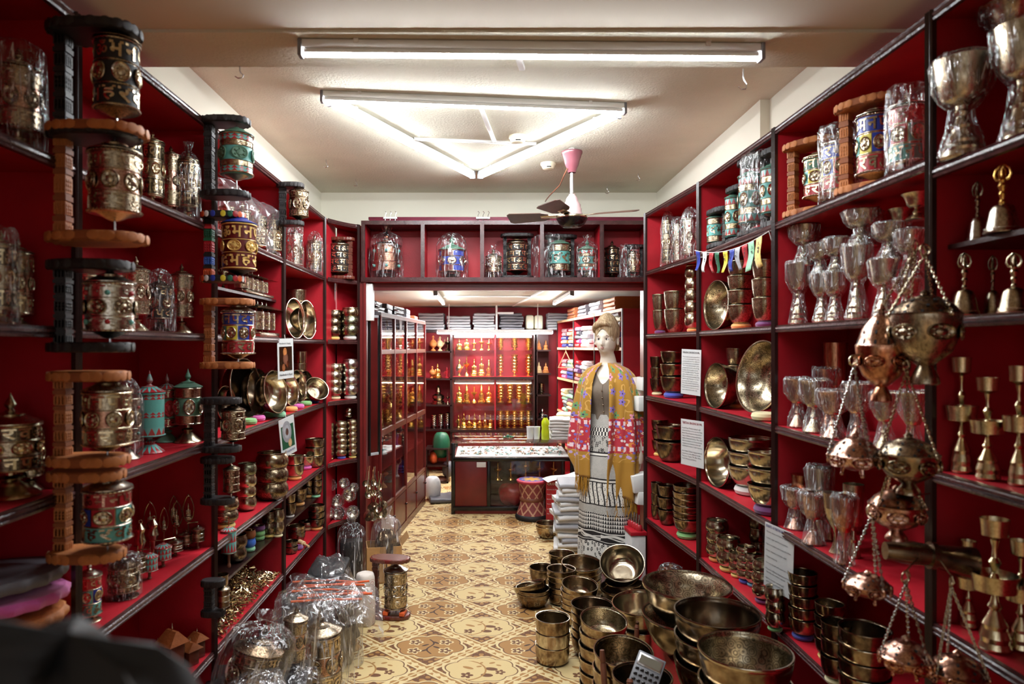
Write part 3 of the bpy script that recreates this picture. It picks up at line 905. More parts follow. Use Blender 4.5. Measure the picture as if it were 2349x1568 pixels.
def wrap(t, r, h, z=0, kind='bag', mt='film', seed=None, s=1.0, xy=None):
    return ob('plastic_wrap', wrap_mesh(kind, rnd.randint(1, 4) if seed is None else seed, mt), t, (0,0,z), (0,0,rnd.random()*6), (r*s, r*s, h))
# ---------------------------------------------------------------- free-standing wheel on a foot
def table_wheel(label, loc, r, ht, style, group=None, bag=None, lidless=False, foot=.22, mt='film', cat='prayer wheel', name='prayer_drum'):
    st = ST[style]
    t = thing(name, label, cat, loc, rnd.random()*6, group=group)
    hf = ht*foot
    lidh = r*(.66*st.get('lidh', .8)) + r*.6*st.get('finh', 1.0)
    hd = max(ht*.3, ht - hf - lidh)
    ob('foot', lathe_mesh('foot', FOOT, 28, st['base'], petal), t, (0,0,0), (0,0,0), (r*.98, r*.98, hf))
    drum(t, r, hd, hf, st)
    if bag: wrap(t, r*1.16, ht*1.02, 0, bag, mt)
    return t
def shelf_wheel(label, x, w_, ytop, z, X, style, **k):
    """x, w_, ytop: place and size as seen in the photograph; X: how deep on the shelf; z: shelf top"""
    X, Y = seat(x, X, w_/2*yat(x, X)/F)
    return table_wheel(label, (X, Y, z + .001), w_/2*Y/F, zat(ytop, Y) - z, style, **k)
# ---------------------------------------------------------------- wheel hung in a carved wooden stand
def plate_mesh(mt, mt2):
    """carved oval slab, 1 long in x (0..1), 0.62 wide, thickness 1 in z; petals cut along its rim"""
    def f():
        b = MB()
        rows = [(0,.86),(.12,.97),(.5,1.0),(.85,.97),(1,.9)]
        n = 72
        vs = []
        for (z, s) in rows:
            for k in range(n):
                a = 2*PI*k/n
                c, s_ = math.cos(a), math.sin(a)
                e = 2/2.6
                x = .5*math.copysign(abs(c)**e, c); y = .31*math.copysign(abs(s_)**e, s_)
                lob = 1 + (.018*abs(math.sin(a*9)) if .1 < z < .9 else 0)
                vs.append((.5 + x*s*lob, y*s*lob, z))
        base = len(b.v); b.v += vs
        for i in range(len(rows)-1):
            for k in range(n):
                k2 = (k+1) % n
                b.f.append((base+i*n+k, base+i*n+k2, base+(i+1)*n+k2, base+(i+1)*n+k)); b.m.append(1 if (k//4) % 2 else 0); b.s.append(False)
        b.f.append(tuple(base+k for k in range(n))[::-1]); b.f.append(tuple(base+(len(rows)-1)*n+k for k in range(n))); b.m += [0,0]; b.s += [False,False]
        return b.mesh('plate', [mt, mt2])
    return cached(('plate', mt, mt2), f)
def petals(p, cols, n=20):
    """carved lotus petals round the slab rim, each a piece"""
    for k in range(n):
        a = 2*PI*(k+.5)/n
        c, s_ = math.cos(a), math.sin(a); e = 2/2.6
        x = .5 + .5*math.copysign(abs(c)**e, c); y = .31*math.copysign(abs(s_)**e, s_)
        mt = cols[k % len(cols)]
        me = cached(('petal', mt), lambda: MB().ball((0,0,0), 1, 10, 6).mesh('petal', mt))
        nx_, ny_ = math.copysign(abs(c)**1.2, c), math.copysign(abs(s_)**1.2, s_)*1.6
        ob('petal', me, p, (x, y, .5), (0, 0, math.atan2(ny_, nx_)), (.013, .066, .47))
def pillar_mesh(mts):
    """carved post, 1 tall, ~1 wide, square blocks and mouldings"""
    def f():
        b = MB()
        z = 0
        q = random.Random(3)
        lay = [(.5,.10),(.44,.03),(.52,.05),(.40,.02),(.47,.12),(.40,.02),(.50,.05),(.42,.03),(.46,.16),(.42,.03),(.50,.05),(.40,.02),(.47,.12),(.40,.02),(.52,.05),(.44,.03),(.5,.10)]
        for i, (w_, h_) in enumerate(lay):
            b.box(-w_, -w_, z, w_, w_, z+h_, (i//2) % len(mts))
            if h_ > .09:
                for sx in (-1, 1):
                    for yy in (-.27, 0, .27):
                        for zz in (.22, .5, .78):
                            b.ball((sx*w_, yy, z+h_*zz), .1, 6, 4, (i//2) % len(mts), (.6,1,.22))
                            b.ball((yy, -w_, z+h_*zz), .1, 6, 4, (i//2) % len(mts), (1,.6,.22))
            z += h_
        b.xf(Matrix.Diagonal((1,1,1/z,1)))
        return b.mesh('pillar', list(mts))
    return cached(('pillar',) + tuple(mts), f)
WOODS = {'orange': ('orange_wood','orange_wood_dark',('orange_wood',),('orange_wood','orange_wood_dark')),
         'black': ('black_wood','black',('black_wood',),('black_wood',)),
         'brown': ('brown_wood','red_wood',('brown_wood',),('brown_wood',)),
         'painted': ('black_wood','black',('enamel_orange','white_cloth','lapis','enamel_yellow','enamel_green','coral'),('enamel_orange','black','enamel_blue','black','coral','enamel_green','enamel_green','coral','black','enamel_blue'))}
def stand_wheel(label, loc, L, ht, wood, style, r, hd, rotz=0.0, thick=.026, group=None, bag=False, post2=False, zoff=None, wfrac=.62, name='prayer_drum_stand', pw=.016, xc=None):
    """loc: bottom of the pillar; the slabs run along +x (rotated by rotz) from just behind the pillar"""
    m1, m2, pet, pil = WOODS[wood]
    t = thing(name, label, 'prayer wheel', loc, rotz, group=group)
    for nm, z in (('base_plate', 0), ('top_plate', ht-thick)):
        p = ob(nm, plate_mesh(m1, m2), t, (-.03, 0, z), (0,0,0), (L, L*wfrac/.62, thick))
        petals(p, pet)
    ob('pillar', pillar_mesh(pil), t, (0, 0, thick*.95), (0,0,0), (pw/.5, pw/.5, ht-2*thick*.95))
    if post2: ob('pillar', pillar_mesh(pil), t, (L-.06, 0, thick*.95), (0,0,0), (pw/.5, pw/.5, ht-2*thick*.95))
    if xc is None: xc = L*.58 - .03 if not post2 else L/2 - .03
    st = ST[style]
    z0 = thick + (ht-2*thick-hd)*(.42 if zoff is None else zoff)
    ob('axle', MB().tube([(xc,0,thick*.9),(xc,0,ht-thick*.9)], .003, 8).mesh('axle', 'steel'), t)
    w_ = bpy.data.objects.new('wheel_body', None); COL.objects.link(w_); w_.parent = t; w_.location = (xc, 0, 0)
    drum(w_, r, hd, z0, st, True, False)
    ob('hub', lathe_mesh('hub', [(.1,0),(.3,.2),(.75,1)], 20, st['base']), w_, (0,0,z0-r*.3), (0,0,0), (r, r, r*.3))
    if bag: wrap(t, max(L*.5, r*1.2), ht, 0, 'sleeve')
    if bag: t.children[-1].location = (xc-.01, 0, 0)
    return t
# ---------------------------------------------------------------- bowls
BP = {'round': [(.01,0),(.45,0),(.6,.04),(.75,.18),(.87,.4),(.95,.66),(.985,.86),(.985,.94),(1,.955),(1,1)],
      'deep':  [(.01,0),(.55,0),(.72,.05),(.84,.18),(.92,.42),(.97,.75),(.98,.94),(1,.955),(1,1)],
      'flare': [(.01,0),(.42,0),(.58,.08),(.76,.3),(.9,.62),(.975,.92),(1,.94),(1,1)],
      'bulge': [(.01,0),(.5,0),(.78,.1),(.96,.32),(1,.52),(.95,.76),(.86,.88),(.84,.93),(.9,.96),(.9,1)],
      'cup':   [(.01,0),(.75,0),(.92,.1),(.97,.5),(.98,.94),(1,.95),(1,1)]}
LIP = {'bowl_dark':'bronze','bronze':'bowl_gold','bowl_engraved_dark':'bronze'}  # polished lips in a lighter metal, rim highlights put into their colour
def bowl_mesh(prof, mo, mi_=None):
    def f():
        o = BP[prof]
        t_ = .05
        inn = [(max(.01, r-t_), max(t_*.9, z) if r < .9 else z) for (r, z) in o][::-1]
        inn = [(o[-1][0]-.006, 1.012)] + [(o[-1][0]-t_*.8, 1.008)] + inn[1:]
        pr = o + inn
        mis = [0]*(len(o)-3) + [2]*4 + [1]*(len(inn))
        return MB().lathe(pr, 40, 0, True, False, None, mis).mesh('singing_bowl', [mo, mi_ or mo, LIP.get(mo, mo)], 50)
    return cached(('bowl', prof, mo, mi_), f)
BOWLN = {}
def bowl(label, loc, r, h, prof='round', mo='bronze', mi_=None, rot=(0,0,0), group=None, name='singing_bowl', cat='bowl'):
    o = ob(name, bowl_mesh(prof, mo, mi_), None, loc, rot, (r, r, h))
    return tag(o, label, cat, group)
def ring_mesh(mt):
    def f():
        b = MB()
        def g(u, v):
            a, t_ = 2*PI*u, 2*PI*v
            k = 1 + .05*math.sin(a*14)
            return ((.74+.30*k*math.cos(t_))*math.cos(a), (.74+.30*k*math.cos(t_))*math.sin(a), .5+.5*math.sin(t_)*k)
        b.grid(g, 28, 8, 0, True, True)
        return b.mesh('ring_cushion', mt)
    return cached(('ring', mt), f)
def ring(label, loc, r, h, mt, rot=(0,0,0)):
    return tag(ob('ring_cushion', ring_mesh(mt), None, loc, rot, (r, r, h)), label, 'cushion')
RCOL = {'ring_orange':'orange','ring_yellow':'yellow','ring_cream':'cream','ring_green':'green','ring_mint':'mint green','ring_blue':'blue','ring_sky':'sky blue','ring_purple':'purple','ring_pink':'pink','ring_white':'white','ring_red':'dark red'}
def stack(place, loc, r, Htot, n, prof='round', mats=('bronze',), cushion=None, aspect=.55, look='bronze', group=None, radii=None, tilt_top=None, name='singing_bowl', inner=None, jit=.004):
    """n nested bowls filling the height Htot above loc; place finishes each label"""
    x, y, z = loc
    if cushion:
        ch = min(.044, r*.44)
        ring(f'{RCOL[cushion]} brocade ring cushion under the {place}', (x, y, z), r*.72, ch, cushion)
        z += ch*.86; Htot -= ch*.86
    z += .001
    hb = min(r*2*aspect, Htot*.97)
    if n > 1:
        step = (Htot - hb)/(n-1)
        if step > hb*.78: hb = Htot/(1+.78*(n-1)); step = hb*.78
        if step < hb*.28: hb = Htot/(1+.28*(n-1)); step = hb*.28
    else: step, hb = 0, Htot
    out = []
    for i in range(n):
        rr = r*(radii[i] if radii else 1)
        wd = stackword(i, n)
        lab = (f'{look} singing bowl, {wd} of the {place}' if n > 1 else f'{look} singing bowl, the {place}')
        rot = (0,0,rnd.random()*6)
        zz = z + i*step
        if tilt_top and i == n-1: rot = tilt_top
        out.append(bowl(lab, (x+rnd.uniform(-jit,jit)*.5, y+rnd.uniform(-jit,jit)*.5, zz), rr, hb, prof, mats[i % len(mats)], inner, rot, group, name))
    return out
def shelf_stack(place, x, w_, ytop, n, z, X, **k):
    X, Y = seat(x, X, w_/2*yat(x, X)/F)
    return stack(place, (X, Y, z), w_/2*Y/F, zat(ytop, Y) - z, n, **k)
def lean(label, x, y, w_, X, h=.45, face=(0,0), prof='round', mo='bronze', mi_=None, z=None, fulld=None, group=None):
    """bowl standing on its side: opening turned to face=(azimuth from -Y towards +X, elevation) in degrees; x,y: rim centre in the photo"""
    X, Y = seat(x, X, .5*(fulld or .2)*abs(math.sin(R(face[0]))) + 2*(fulld or .2)*.5*h*abs(math.cos(R(face[0]))))
    r = (fulld or w_*Y/F)/2
    az, el = R(face[0]), R(face[1])
    dirv = Vector((math.sin(az)*math.cos(el), -math.cos(az)*math.cos(el), math.sin(el)))
    q = dirv.to_track_quat('Z', 'Y').to_euler()
    zc_ = zat(y, Y) if z is None else z + r*math.cos(el)
    hh = 2*r*h
    c = Vector((X, Y, zc_)) - dirv*hh
    return bowl(label, c, r, hh, prof, mo, mi_, tuple(q), group)
# ---------------------------------------------------------------- goblets, lamps, bells
GOB = [(.70,0),(.74,.02),(.68,.07),(.71,.1),(.56,.15),(.59,.18),(.43,.24),(.36,.3),(.4,.33),(.26,.38),(.2,.43),(.28,.47),(.2,.5),(.22,.54),(.58,.58),(.74,.63),(.86,.8),(1.0,1.0)]
GOB_IN = [(.95,1.0),(.84,.86),(.74,.66),(.5,.6),(.01,.59)]
GOB2 = [(.7,0),(.74,.03),(.6,.1),(.4,.18),(.26,.26),(.3,.3),(.2,.36),(.14,.44),(.2,.48),(.5,.5),(.62,.58),(.7,.75),(.85,.92),(1.0,1.0)]
GOB3 = [(.6,0),(.62,.02),(.5,.1),(.3,.2),(.34,.24),(.2,.3),(.16,.36),(.3,.4),(.7,.44),(.8,.5),(.86,.75),(.9,1.0)]
GOB4 = [(.5,0),(.52,.02),(.3,.1),(.14,.2),(.12,.34),(.2,.4),(.4,.46),(.7,.58),(.9,.75),(1.0,1.0)]
GOBS = {'a': GOB, 'b': GOB2, 'c': GOB3, 'd': GOB4}
def goblet(label, loc, r, ht, kind='a', mt='brass', bag='film', group=None, name='butter_lamp_goblet', rot=(0,0,0), cup=None, wr=None):
    pr = GOBS[kind]
    k = len(pr)
    split = next(i for i in range(k) if i > 8 and pr[i][0] > .45)
    t = thing(name, label, 'goblet', loc, rot, group=group)
    ob('pedestal', cached(('ped', kind, mt), lambda: MB().lathe(pr[:split], 24, fn=lambda a, i: 1+.03*abs(math.sin(6*a))*(i < 6)).mesh('pedestal', mt)), t, (0,0,0), (0,0,0), (r, r, ht))
    ob('cup', cached(('cup', kind, cup or mt), lambda: MB().lathe(pr[split-1:] + [(pr[-1][0]*.95, 1.0)] + [(q[0]*.93, q[1]+.02) for q in pr[split+1:-1]][::-1] + [(.01, pr[split][1]+.03)], 28, cap=False).mesh('cup', cup or mt)), t, (0,0,0), (0,0,0), (r, r, ht))
    if bag: wrap(t, r*1.04, ht, 0, wr or 'goblet', bag)
    return t
def bell(label, loc, r, ht, mt='silver_brass', hm='brass', group=None):
    t = thing('hand_bell', label, 'bell', loc, rnd.random()*.3, group=group)
    hb = ht*.42
    ob('bell_body', cached(('bell', mt), lambda: MB().lathe([(1.0,0),(1.02,.03),(.95,.08),(.86,.2),(.76,.5),(.68,.75),(.56,.92),(.3,1.0),(.08,1.03)], 30, fn=lambda a, i: 1+.012*abs(math.sin(8*a))).mesh('bell_body', mt)), t, (0,0,0), (0,0,0), (r, r, hb))
    ob('bead_band', rim_ring(mt, True), t, (0,0,hb*.16), (0,0,0), (r*.86, r*.86, r*.6))
    ob('handle', cached(('bhandle', hm), lambda: MB().lathe([(.2,0),(.26,.06),(.16,.12),(.2,.2),(.28,.26),(.2,.32),(.26,.4),(.34,.46),(.22,.54),(.3,.6),(.18,.68),(.1,.9),(.12,.95),(0,1)], 14).mesh('handle', hm)), t, (0,0,hb), (0,0,0), (r*.8, r*.8, ht-hb))
    def pr():
        b = MB()
        for k in range(4):
            a = PI/2*k
            pts = [(math.cos(a)*x, math.sin(a)*x, z) for x, z in ((.12,0),(.55,.1),(.72,.4),(.6,.75),(.25,.98),(.04,1.08))]
            b.tube(pts, [.1,.12,.1,.09,.07,.05], 6)
        return b.mesh('prong_crown', hm)
    ob('prong_crown', cached(('prongs', hm), pr), t, (0,0,hb+(ht-hb)*.6), (0,0,.5), (r*.62, r*.62, (ht-hb)*.38))
    return t
def chain_mesh(p, q, link=.009, wire=.0014, mt='brass', sag=0.0):
    p, q = Vector(p), Vector(q)
    L = (q-p).length
    n = max(3, int(L/(link*.75)))
    d = (q-p).normalized()
    u = d.orthogonal().normalized(); v = d.cross(u)
    b = MB()
    for i in range(n):
        s = (i+.5)/n
        c = p.lerp(q, s) + Vector((0,0,-sag*4*s*(1-s)))
        e = u if i % 2 else v
        pts = [c + d*math.cos(2*PI*k/6)*link*.52 + e*math.sin(2*PI*k/6)*link*.3 for k in range(6)]
        b.tube(pts, wire, 4, closed=True)
    return b.mesh('chain', mt)
CEN_LOW = [(.36,0),(.42,.02),(.4,.1),(.3,.2),(.22,.27),(.4,.34),(.75,.48),(.95,.7),(1.0,.88),(1.03,.95),(1.03,1.0)]
CEN_BOWL = [(.12,0),(.2,.02),(.5,.16),(.8,.42),(.97,.75),(1.0,.95),(1.03,1.0)]
CEN_LID = [(1.04,0),(1.05,.05),(.98,.09),(.92,.2),(.8,.42),(.6,.62),(.42,.72),(.4,.76),(.28,.8),(.14,.86),(.12,.92),(.17,.96),(.1,1.03),(.03,1.1)]
def censer(label, ring_pt, r, z_rim, low='bowl', mt='copper', lid='rose_copper', chain='brass', xy=None, feet=True, rot=.3, lh=.9, bh=.75, footmat=None):
    """hanging incense burner: chains from ring_pt down to the rim at height z_rim"""
    x, y = xy or ring_pt[:2]
    t = thing('hanging_censer', label, 'incense burner', (x, y, z_rim), rot)
    hb = r*bh*(1.5 if low == 'foot' else 1)
    body = ob('bowl', cached(('cenlow', low, mt), lambda: MB().lathe(CEN_LOW if low == 'foot' else CEN_BOWL, 32, cap=True).mesh('bowl', mt)), t, (0,0,-hb), (0,0,0), (r, r, hb))
    ob('lid', cached(('cenlid', lid), lambda: MB().lathe(CEN_LID, 32, cap=False).mesh('lid', lid)), t, (0,0,0), (0,0,0), (r, r, r*lh))
    for row, (rr, zz, n) in enumerate(((.965,.13,12),(.84,.38,9),(.62,.62,6))):
        me = cached(('hole', row), lambda: MB().prism([(.075*math.cos(2*PI*j/7), .055*math.sin(2*PI*j/7)) for j in range(7)], 0, .012).xf(Matrix.Translation((rr-.004, 0, zz)) @ Matrix.Rotation(R(62-row*14), 4, 'Y')).mesh('vent_shade_disc', 'black'))  # lid is not pierced: the dark inside each vent is painted as a black disc
        for k in range(n): ob('vent_shade_disc', me, t, (0,0,0), (0,0,.2+2*PI*(k+row*.5)/n), (r, r, r*lh))
    medallions(t, 6, mt, 1.0, (0,0,-hb*.25), .2, r*.955, r*.6)
    if low != 'foot' and feet:
        for k in range(3):
            a = 2*PI*k/3+.5
            ob('foot', MB().tube([(r*.45*math.cos(a), r*.45*math.sin(a), -hb*.8),(r*.5*math.cos(a), r*.5*math.sin(a), -hb*1.25)], [r*.09, r*.06], 8).ball((r*.5*math.cos(a), r*.5*math.sin(a), -hb*1.27), r*.09).mesh('foot', mt), t)
    M = (Matrix.Translation((x, y, z_rim)) @ Matrix.Rotation(rot, 4, 'Z')).inverted()
    rp = M @ Vector(ring_pt)
    for k in range(3):
        a = 2*PI*k/3+.5
        e = Vector((r*1.05*math.cos(a), r*1.05*math.sin(a), 0))
        ob('lug', MB().ball(e, r*.08, 8, 5).mesh('lug', mt), t)
        ob('chain', chain_mesh(rp, e, mt=chain, link=.0095, wire=.0015), t)
    ob('ring', MB().tube([(rp.x+.014*math.cos(2*PI*k/12), rp.y, rp.z+.012+.014*math.sin(2*PI*k/12)) for k in range(12)], .0022, 6, closed=True).mesh('ring', 'brass'), t)
    return t
# ---------------------------------------------------------------- small gilt figures and vessels for the back-room display
def figure_mesh(kind, mt):
    def f():
        b = MB()
        if kind == 'buddha':
            b.lathe([(.5,0),(.55,.05),(.46,.1),(.54,.16),(.5,.2)], 14, fn=lambda a, i: 1+.06*abs(math.sin(5*a)))
            b.ball((0,0,.27), .44, 12, 6, 0, (1,.75,.24)); b.ball((0,.02,.45), .25, 10, 6, 0, (1,.7,1.05))
            b.ball((-.25,-.02,.44), .09, 8, 5, 0, (1,1,2)); b.ball((.25,-.02,.44), .09, 8, 5, 0, (1,1,2))
            b.ball((0,0,.76), .13, 10, 6, 0, (1,1,1.2)); b.ball((0,0,.92), .06, 8, 5, 0, (1,1,1.4))
        elif kind == 'stupa':
            b.lathe([(.5,0),(.5,.08),(.4,.1),(.4,.18),(.3,.2),(.42,.32),(.4,.45),(.25,.52),(.15,.55),(.15,.62),(.2,.64),(.1,.85),(.12,.88),(.02,1)], 12)
        elif kind == 'ewer':
            b.lathe([(.3,0),(.32,.04),(.12,.14),(.12,.2),(.4,.34),(.46,.5),(.3,.66),(.1,.74),(.08,.86),(.16,.9),(.05,1)], 14)
            b.tube([(.4,0,.45),(.58,0,.6),(.62,0,.82)], [.07,.05,.04], 6)
        elif kind == 'tiers':
            p = []
            for i in range(6):
                z = .16 + i*.135
                p += [(.26,z),(.36,z+.03),(.4,z+.1),(.28,z+.11)]
            b.lathe([(.34,0),(.36,.03),(.14,.1),(.2,.15)] + p + [(.01,1)], 14)
        elif kind == 'lamp':
            b.lathe([(.36,0),(.3,.08),(.1,.2),(.1,.45),(.3,.52),(.44,.6),(.44,.66),(.1,.64),(.06,.95),(.1,1)], 12)
        elif kind == 'standing':
            b.lathe([(.34,0),(.36,.06),(.3,.1),(.24,.12),(.22,.3),(.3,.5),(.3,.62),(.12,.7)], 12)
            b.ball((0,0,.8), .13, 8, 6, 0, (1,1,1.2)); b.ball((0,0,.95), .07, 6, 4)
            b.tube([(-.28,0,.6),(-.46,-.05,.45),(-.3,-.16,.4)], .06, 6); b.tube([(.28,0,.6),(.5,0,.75),(.42,0,.95)], .05, 6)
        return b.mesh('figure', mt)
    return cached(('fig', kind, mt), f)
FIGW = {'buddha':'seated figure','stupa':'stupa','ewer':'ewer','tiers':'tiered offering vessel','lamp':'butter lamp','standing':'standing figure'}
FIGN = {'buddha':'seated_statuette','stupa':'stupa_statuette','ewer':'ewer','tiers':'tiered_vessel','lamp':'butter_lamp','standing':'standing_statuette'}
def figure(label, loc, wd, ht, kind, mt='gilt', group=None, rotz=0):
    return tag(ob(FIGN[kind], figure_mesh(kind, mt), None, loc, (0,0,rotz), (wd, wd, ht)), label, 'statuette' if kind in ('buddha','stupa','standing') else 'vessel', group)
def lump_mesh(seed, mt_):
    def f():
        q = random.Random(seed)
        ph = [q.random()*6.3 for _ in range(5)]
        def g(u, v):
            a, t_ = 2*PI*u, PI*(v-.5)
            k = 1 + .09*math.sin(3*a+ph[0]) + .06*math.sin(5*a+ph[1]+4*t_) + .05*math.sin(9*t_+ph[2])
            c, s__, ct = math.cos(a), math.sin(a), max(0, math.cos(t_))**.45
            return (k*math.copysign(abs(c)**.7, c)*ct, k*math.copysign(abs(s__)**.7, s__)*ct, .5+.5*math.sin(t_)*(1+.08*math.sin(4*a+ph[3])))
        return MB().grid(g, 30, 16, 0, True, True).mesh('dark_goods', mt_)
    return cached(('lump', seed, mt_), f)
# ---------------------------------------------------------------- folded cloth
def fold_mesh(mt, seed=0):
    def f():
        q = random.Random(seed)
        b = MB()
        ph = q.random()*6
        prof = []
        n = 10
        for k in range(n+1):
            t_ = PI*k/n - PI/2
            prof.append((math.cos(t_), math.sin(t_)))
        # rounded front fold, layered sides
        pts = [(0 - .04*c*1.0, .5 + .5*s) for c, s in prof]
        def g(u, v):
            # u along x, v round the section (back-bottom -> front fold -> back-top)
            if v < .3: y, z = 1 - v/.3, 0
            elif v < .7:
                t_ = (v-.3)/.4*PI - PI/2
                y, z = -.05*math.cos(t_), .5+.5*math.sin(t_)
            else: y, z = (v-.7)/.3, 1
            z += .08*math.sin(u*7+ph) * (1 if v > .5 else .2) + .05*math.sin(u*17+ph*2)*(v > .5)
            return (u-.5, y-.5, z)
        b.grid(g, 14, 14, 0)
        b.add([g(0, j/14) for j in range(15)], [tuple(range(15))[::-1]]); b.add([g(1, j/14) for j in range(15)], [tuple(range(15))])
        for sx in (-.5, .5):
            for k in range(3):
                z = .18 + k*.3
                b.box(sx-.012, -.48, z-.1, sx+.012, .5, z+.12)
        return b.mesh('folded_cloth', mt, 60)
    return cached(('fold', mt, seed), f)
def fold(label, loc, sx, sy, sz, mt, rotz=0, group=None, name='folded_cloth', cat='cloth', seed=None):
    return tag(ob(name, fold_mesh(mt, rnd.randint(0,2) if seed is None else seed), None, loc, (0,0,rotz), (sx, sy, sz)), label, cat, group)
# ================================================================== left wall goods
SG = 'carved stand wheels mounted on the shelf posts'
P1, P2, P3 = (-1.06, 1.72), (-1.058, 2.63), (-1.058, 3.59)
def post_stand(label, P, yb, yt, w_, hpx, L, wood, style, xoff, **k):
    Y = P[1]
    zb_, zt_ = zat(yb, Y), zat(yt, Y)
    return stand_wheel(label, (P[0], Y, zb_), L, zt_-zb_, wood, style, w_/2*Y/F, hpx*Y/F, 0.0, group=SG, xc=xoff, **k)
post_stand('black stand with gold-lettered black prayer wheel, topmost on the nearest post', P1, 322, 62, 92, 158, .22, 'black', 'blackgold', .135, zoff=.75)
post_stand('light carved wood stand with brass and copper wheel near the ceiling beam', P1, 560, 292, 104, 140, .235, 'orange', 'copper', .13, zoff=.55)
post_stand('black stand with silvery wheel set with red and turquoise stones', P1, 808, 598, 100, 112, .20, 'black', 'silver', .118, zoff=.45)
post_stand('carved wood stand with dull brass wheel beside a clear plastic bag', P1, 1066, 850, 98, 124, .19, 'orange', 'brass2', .112, zoff=.5)
post_stand('carved wood stand with red-lidded turquoise, blue and red wheel', P1, 1282, 1076, 96, 118, .18, 'orange', 'multi2', .112, zoff=.55)
post_stand('black stand with turquoise mosaic wheel against the cream wall', P2, 455, 272, 70, 92, .185, 'black', 'turq', .105, zoff=.6)
post_stand('brightly painted stand with maroon wheel lettered in gold', P2, 648, 487, 72, 106, .165, 'painted', 'maroon', .115, zoff=.5)
post_stand('light carved wood stand with red, turquoise, yellow and blue wheel', P2, 845, 685, 68, 98, .20, 'orange', 'multi', .112, zoff=.55)
post_stand('black carved stand with dark bronze wheel in front of leaning bowls', P2, 1036, 911, 50, 66, .15, 'black', 'bronze', .092, zoff=.5)
post_stand('small black stand with reddish copper wheel above a bronze bowl stack', P2, 1155, 1046, 34, 52, .125, 'black', 'copperdark', .085, zoff=.5)
post_stand('smallest black stand with tiny bronze wheel low on the post', P2, 1412, 1328, 26, 40, .09, 'black', 'plainbands', .055, zoff=.5)
post_stand('black stand with dark silver wheel on the post near the corner', P3, 518, 420, 41, 58, .14, 'black', 'bronze', .085, zoff=.5)

# --- bay beside the dark bag
z = LZ[0]
shelf_wheel('bagged copper-lettered prayer wheel on the upper shelf at the picture edge', 42, 92, 112, z, -1.17, 'copper', bag='sleeve')
shelf_wheel('slim wheel with blue and red stones beside a plastic bag', 42, 58, 548, LZ[1], -1.19, 'brass2', foot=.12)
shelf_wheel('plastic wrapped wheel cut off by the picture edge', 2, 60, 530, LZ[1], -1.15, 'brass', bag='sleeve', foot=.15)
shelf_wheel('large plain brass prayer wheel on the third shelf at the picture edge', 24, 118, 905, LZ[2], -1.17, 'brass', foot=.26)
shelf_wheel('smaller brass wheel half hidden behind the large plain one', 72, 50, 960, LZ[2], -1.28, 'brass2', foot=.2)
# stacked scalloped cloth pads
def pad_mesh(mt):
    def f():
        lob = lambda a, i: 1 + (.03*math.sin(a*18) if i in (1,2,3) else 0)
        return MB().lathe([(.1,.0),(.96,.05),(1.0,.3),(1.0,.6),(.95,.8),(.3,1)], 72, fn=lob).mesh('scalloped_pad', mt)
    return cached(('pad', mt), f)
for i, (mt_, c_) in enumerate((('orange_wood_dark','rust'),('mallet_wood','brown'),('orange_wood','tan'),('ring_pink','magenta'),('dark_grey_cloth','charcoal'))):
    tag(ob('scalloped_pad', pad_mesh(mt_), None, (-1.19, 1.655, .845 + i*.05), (0,0,i*.2), (.155+.004*(i % 2), .125, .036)), f'{c_} scalloped-edge round pad in the low stack at the picture edge', 'pad', 'stack of scalloped pads')

# --- first full bay: shelf by shelf
g = 'prayer wheels on the top shelf behind the black stand'
shelf_wheel('tall gold-lettered wheel half hidden behind the light carved stand', 300, 46, 285, LZ[0], -1.20, 'blackgold', group=g, foot=.15)
shelf_wheel('brass wheel with round medallions, first past the light carved stand', 349, 50, 300, LZ[0], -1.20, 'brass', group=g, foot=.2)
shelf_wheel('copper-toned wheel between two brass wheels on the top shelf', 392, 40, 335, LZ[0], -1.21, 'copper', group=g, foot=.2)
shelf_wheel('plastic bagged brass wheel on the top shelf before the turquoise one', 432, 46, 345, LZ[0], -1.20, 'brass', group=g, bag='bag')
g = 'prayer wheels on the second shelf'
shelf_wheel('dark brass wheel glimpsed behind the jewelled silvery wheel', 200, 42, 608, LZ[1], -1.22, 'brass', group=g)
shelf_wheel('pointed copper and brass wheel beside the jewelled silvery one', 312, 54, 590, LZ[1], -1.20, 'copper', group=g)
shelf_wheel('dark wheel with turquoise studs half inside a clear bag', 366, 52, 628, LZ[1], -1.19, 'blackgold', group=g, bag='flop')
shelf_wheel('pointed brass wheel nearest the painted stand on the second shelf', 417, 46, 606, LZ[1], -1.20, 'copper', group=g)
g = 'inlaid prayer wheels on the third shelf'
shelf_wheel('bright turquoise and coral mosaic wheel on the third shelf', 343, 62, 853, LZ[2], -1.17, 'mosaic', group=g, foot=.2)
shelf_wheel('green wheel with a red curl, between mosaic and medallion wheels', 383, 48, 858, LZ[2], -1.24, 'greenred', group=g)
shelf_wheel('mottled green wheel with silver figure medallions on the third shelf', 431, 58, 848, LZ[2], -1.20, 'greenmed', group=g, foot=.25)
shelf_wheel('wheel inside a loose clear bag behind the dull brass stand wheel', 290, 56, 880, LZ[2], -1.18, 'silver', group=g, bag='flop')
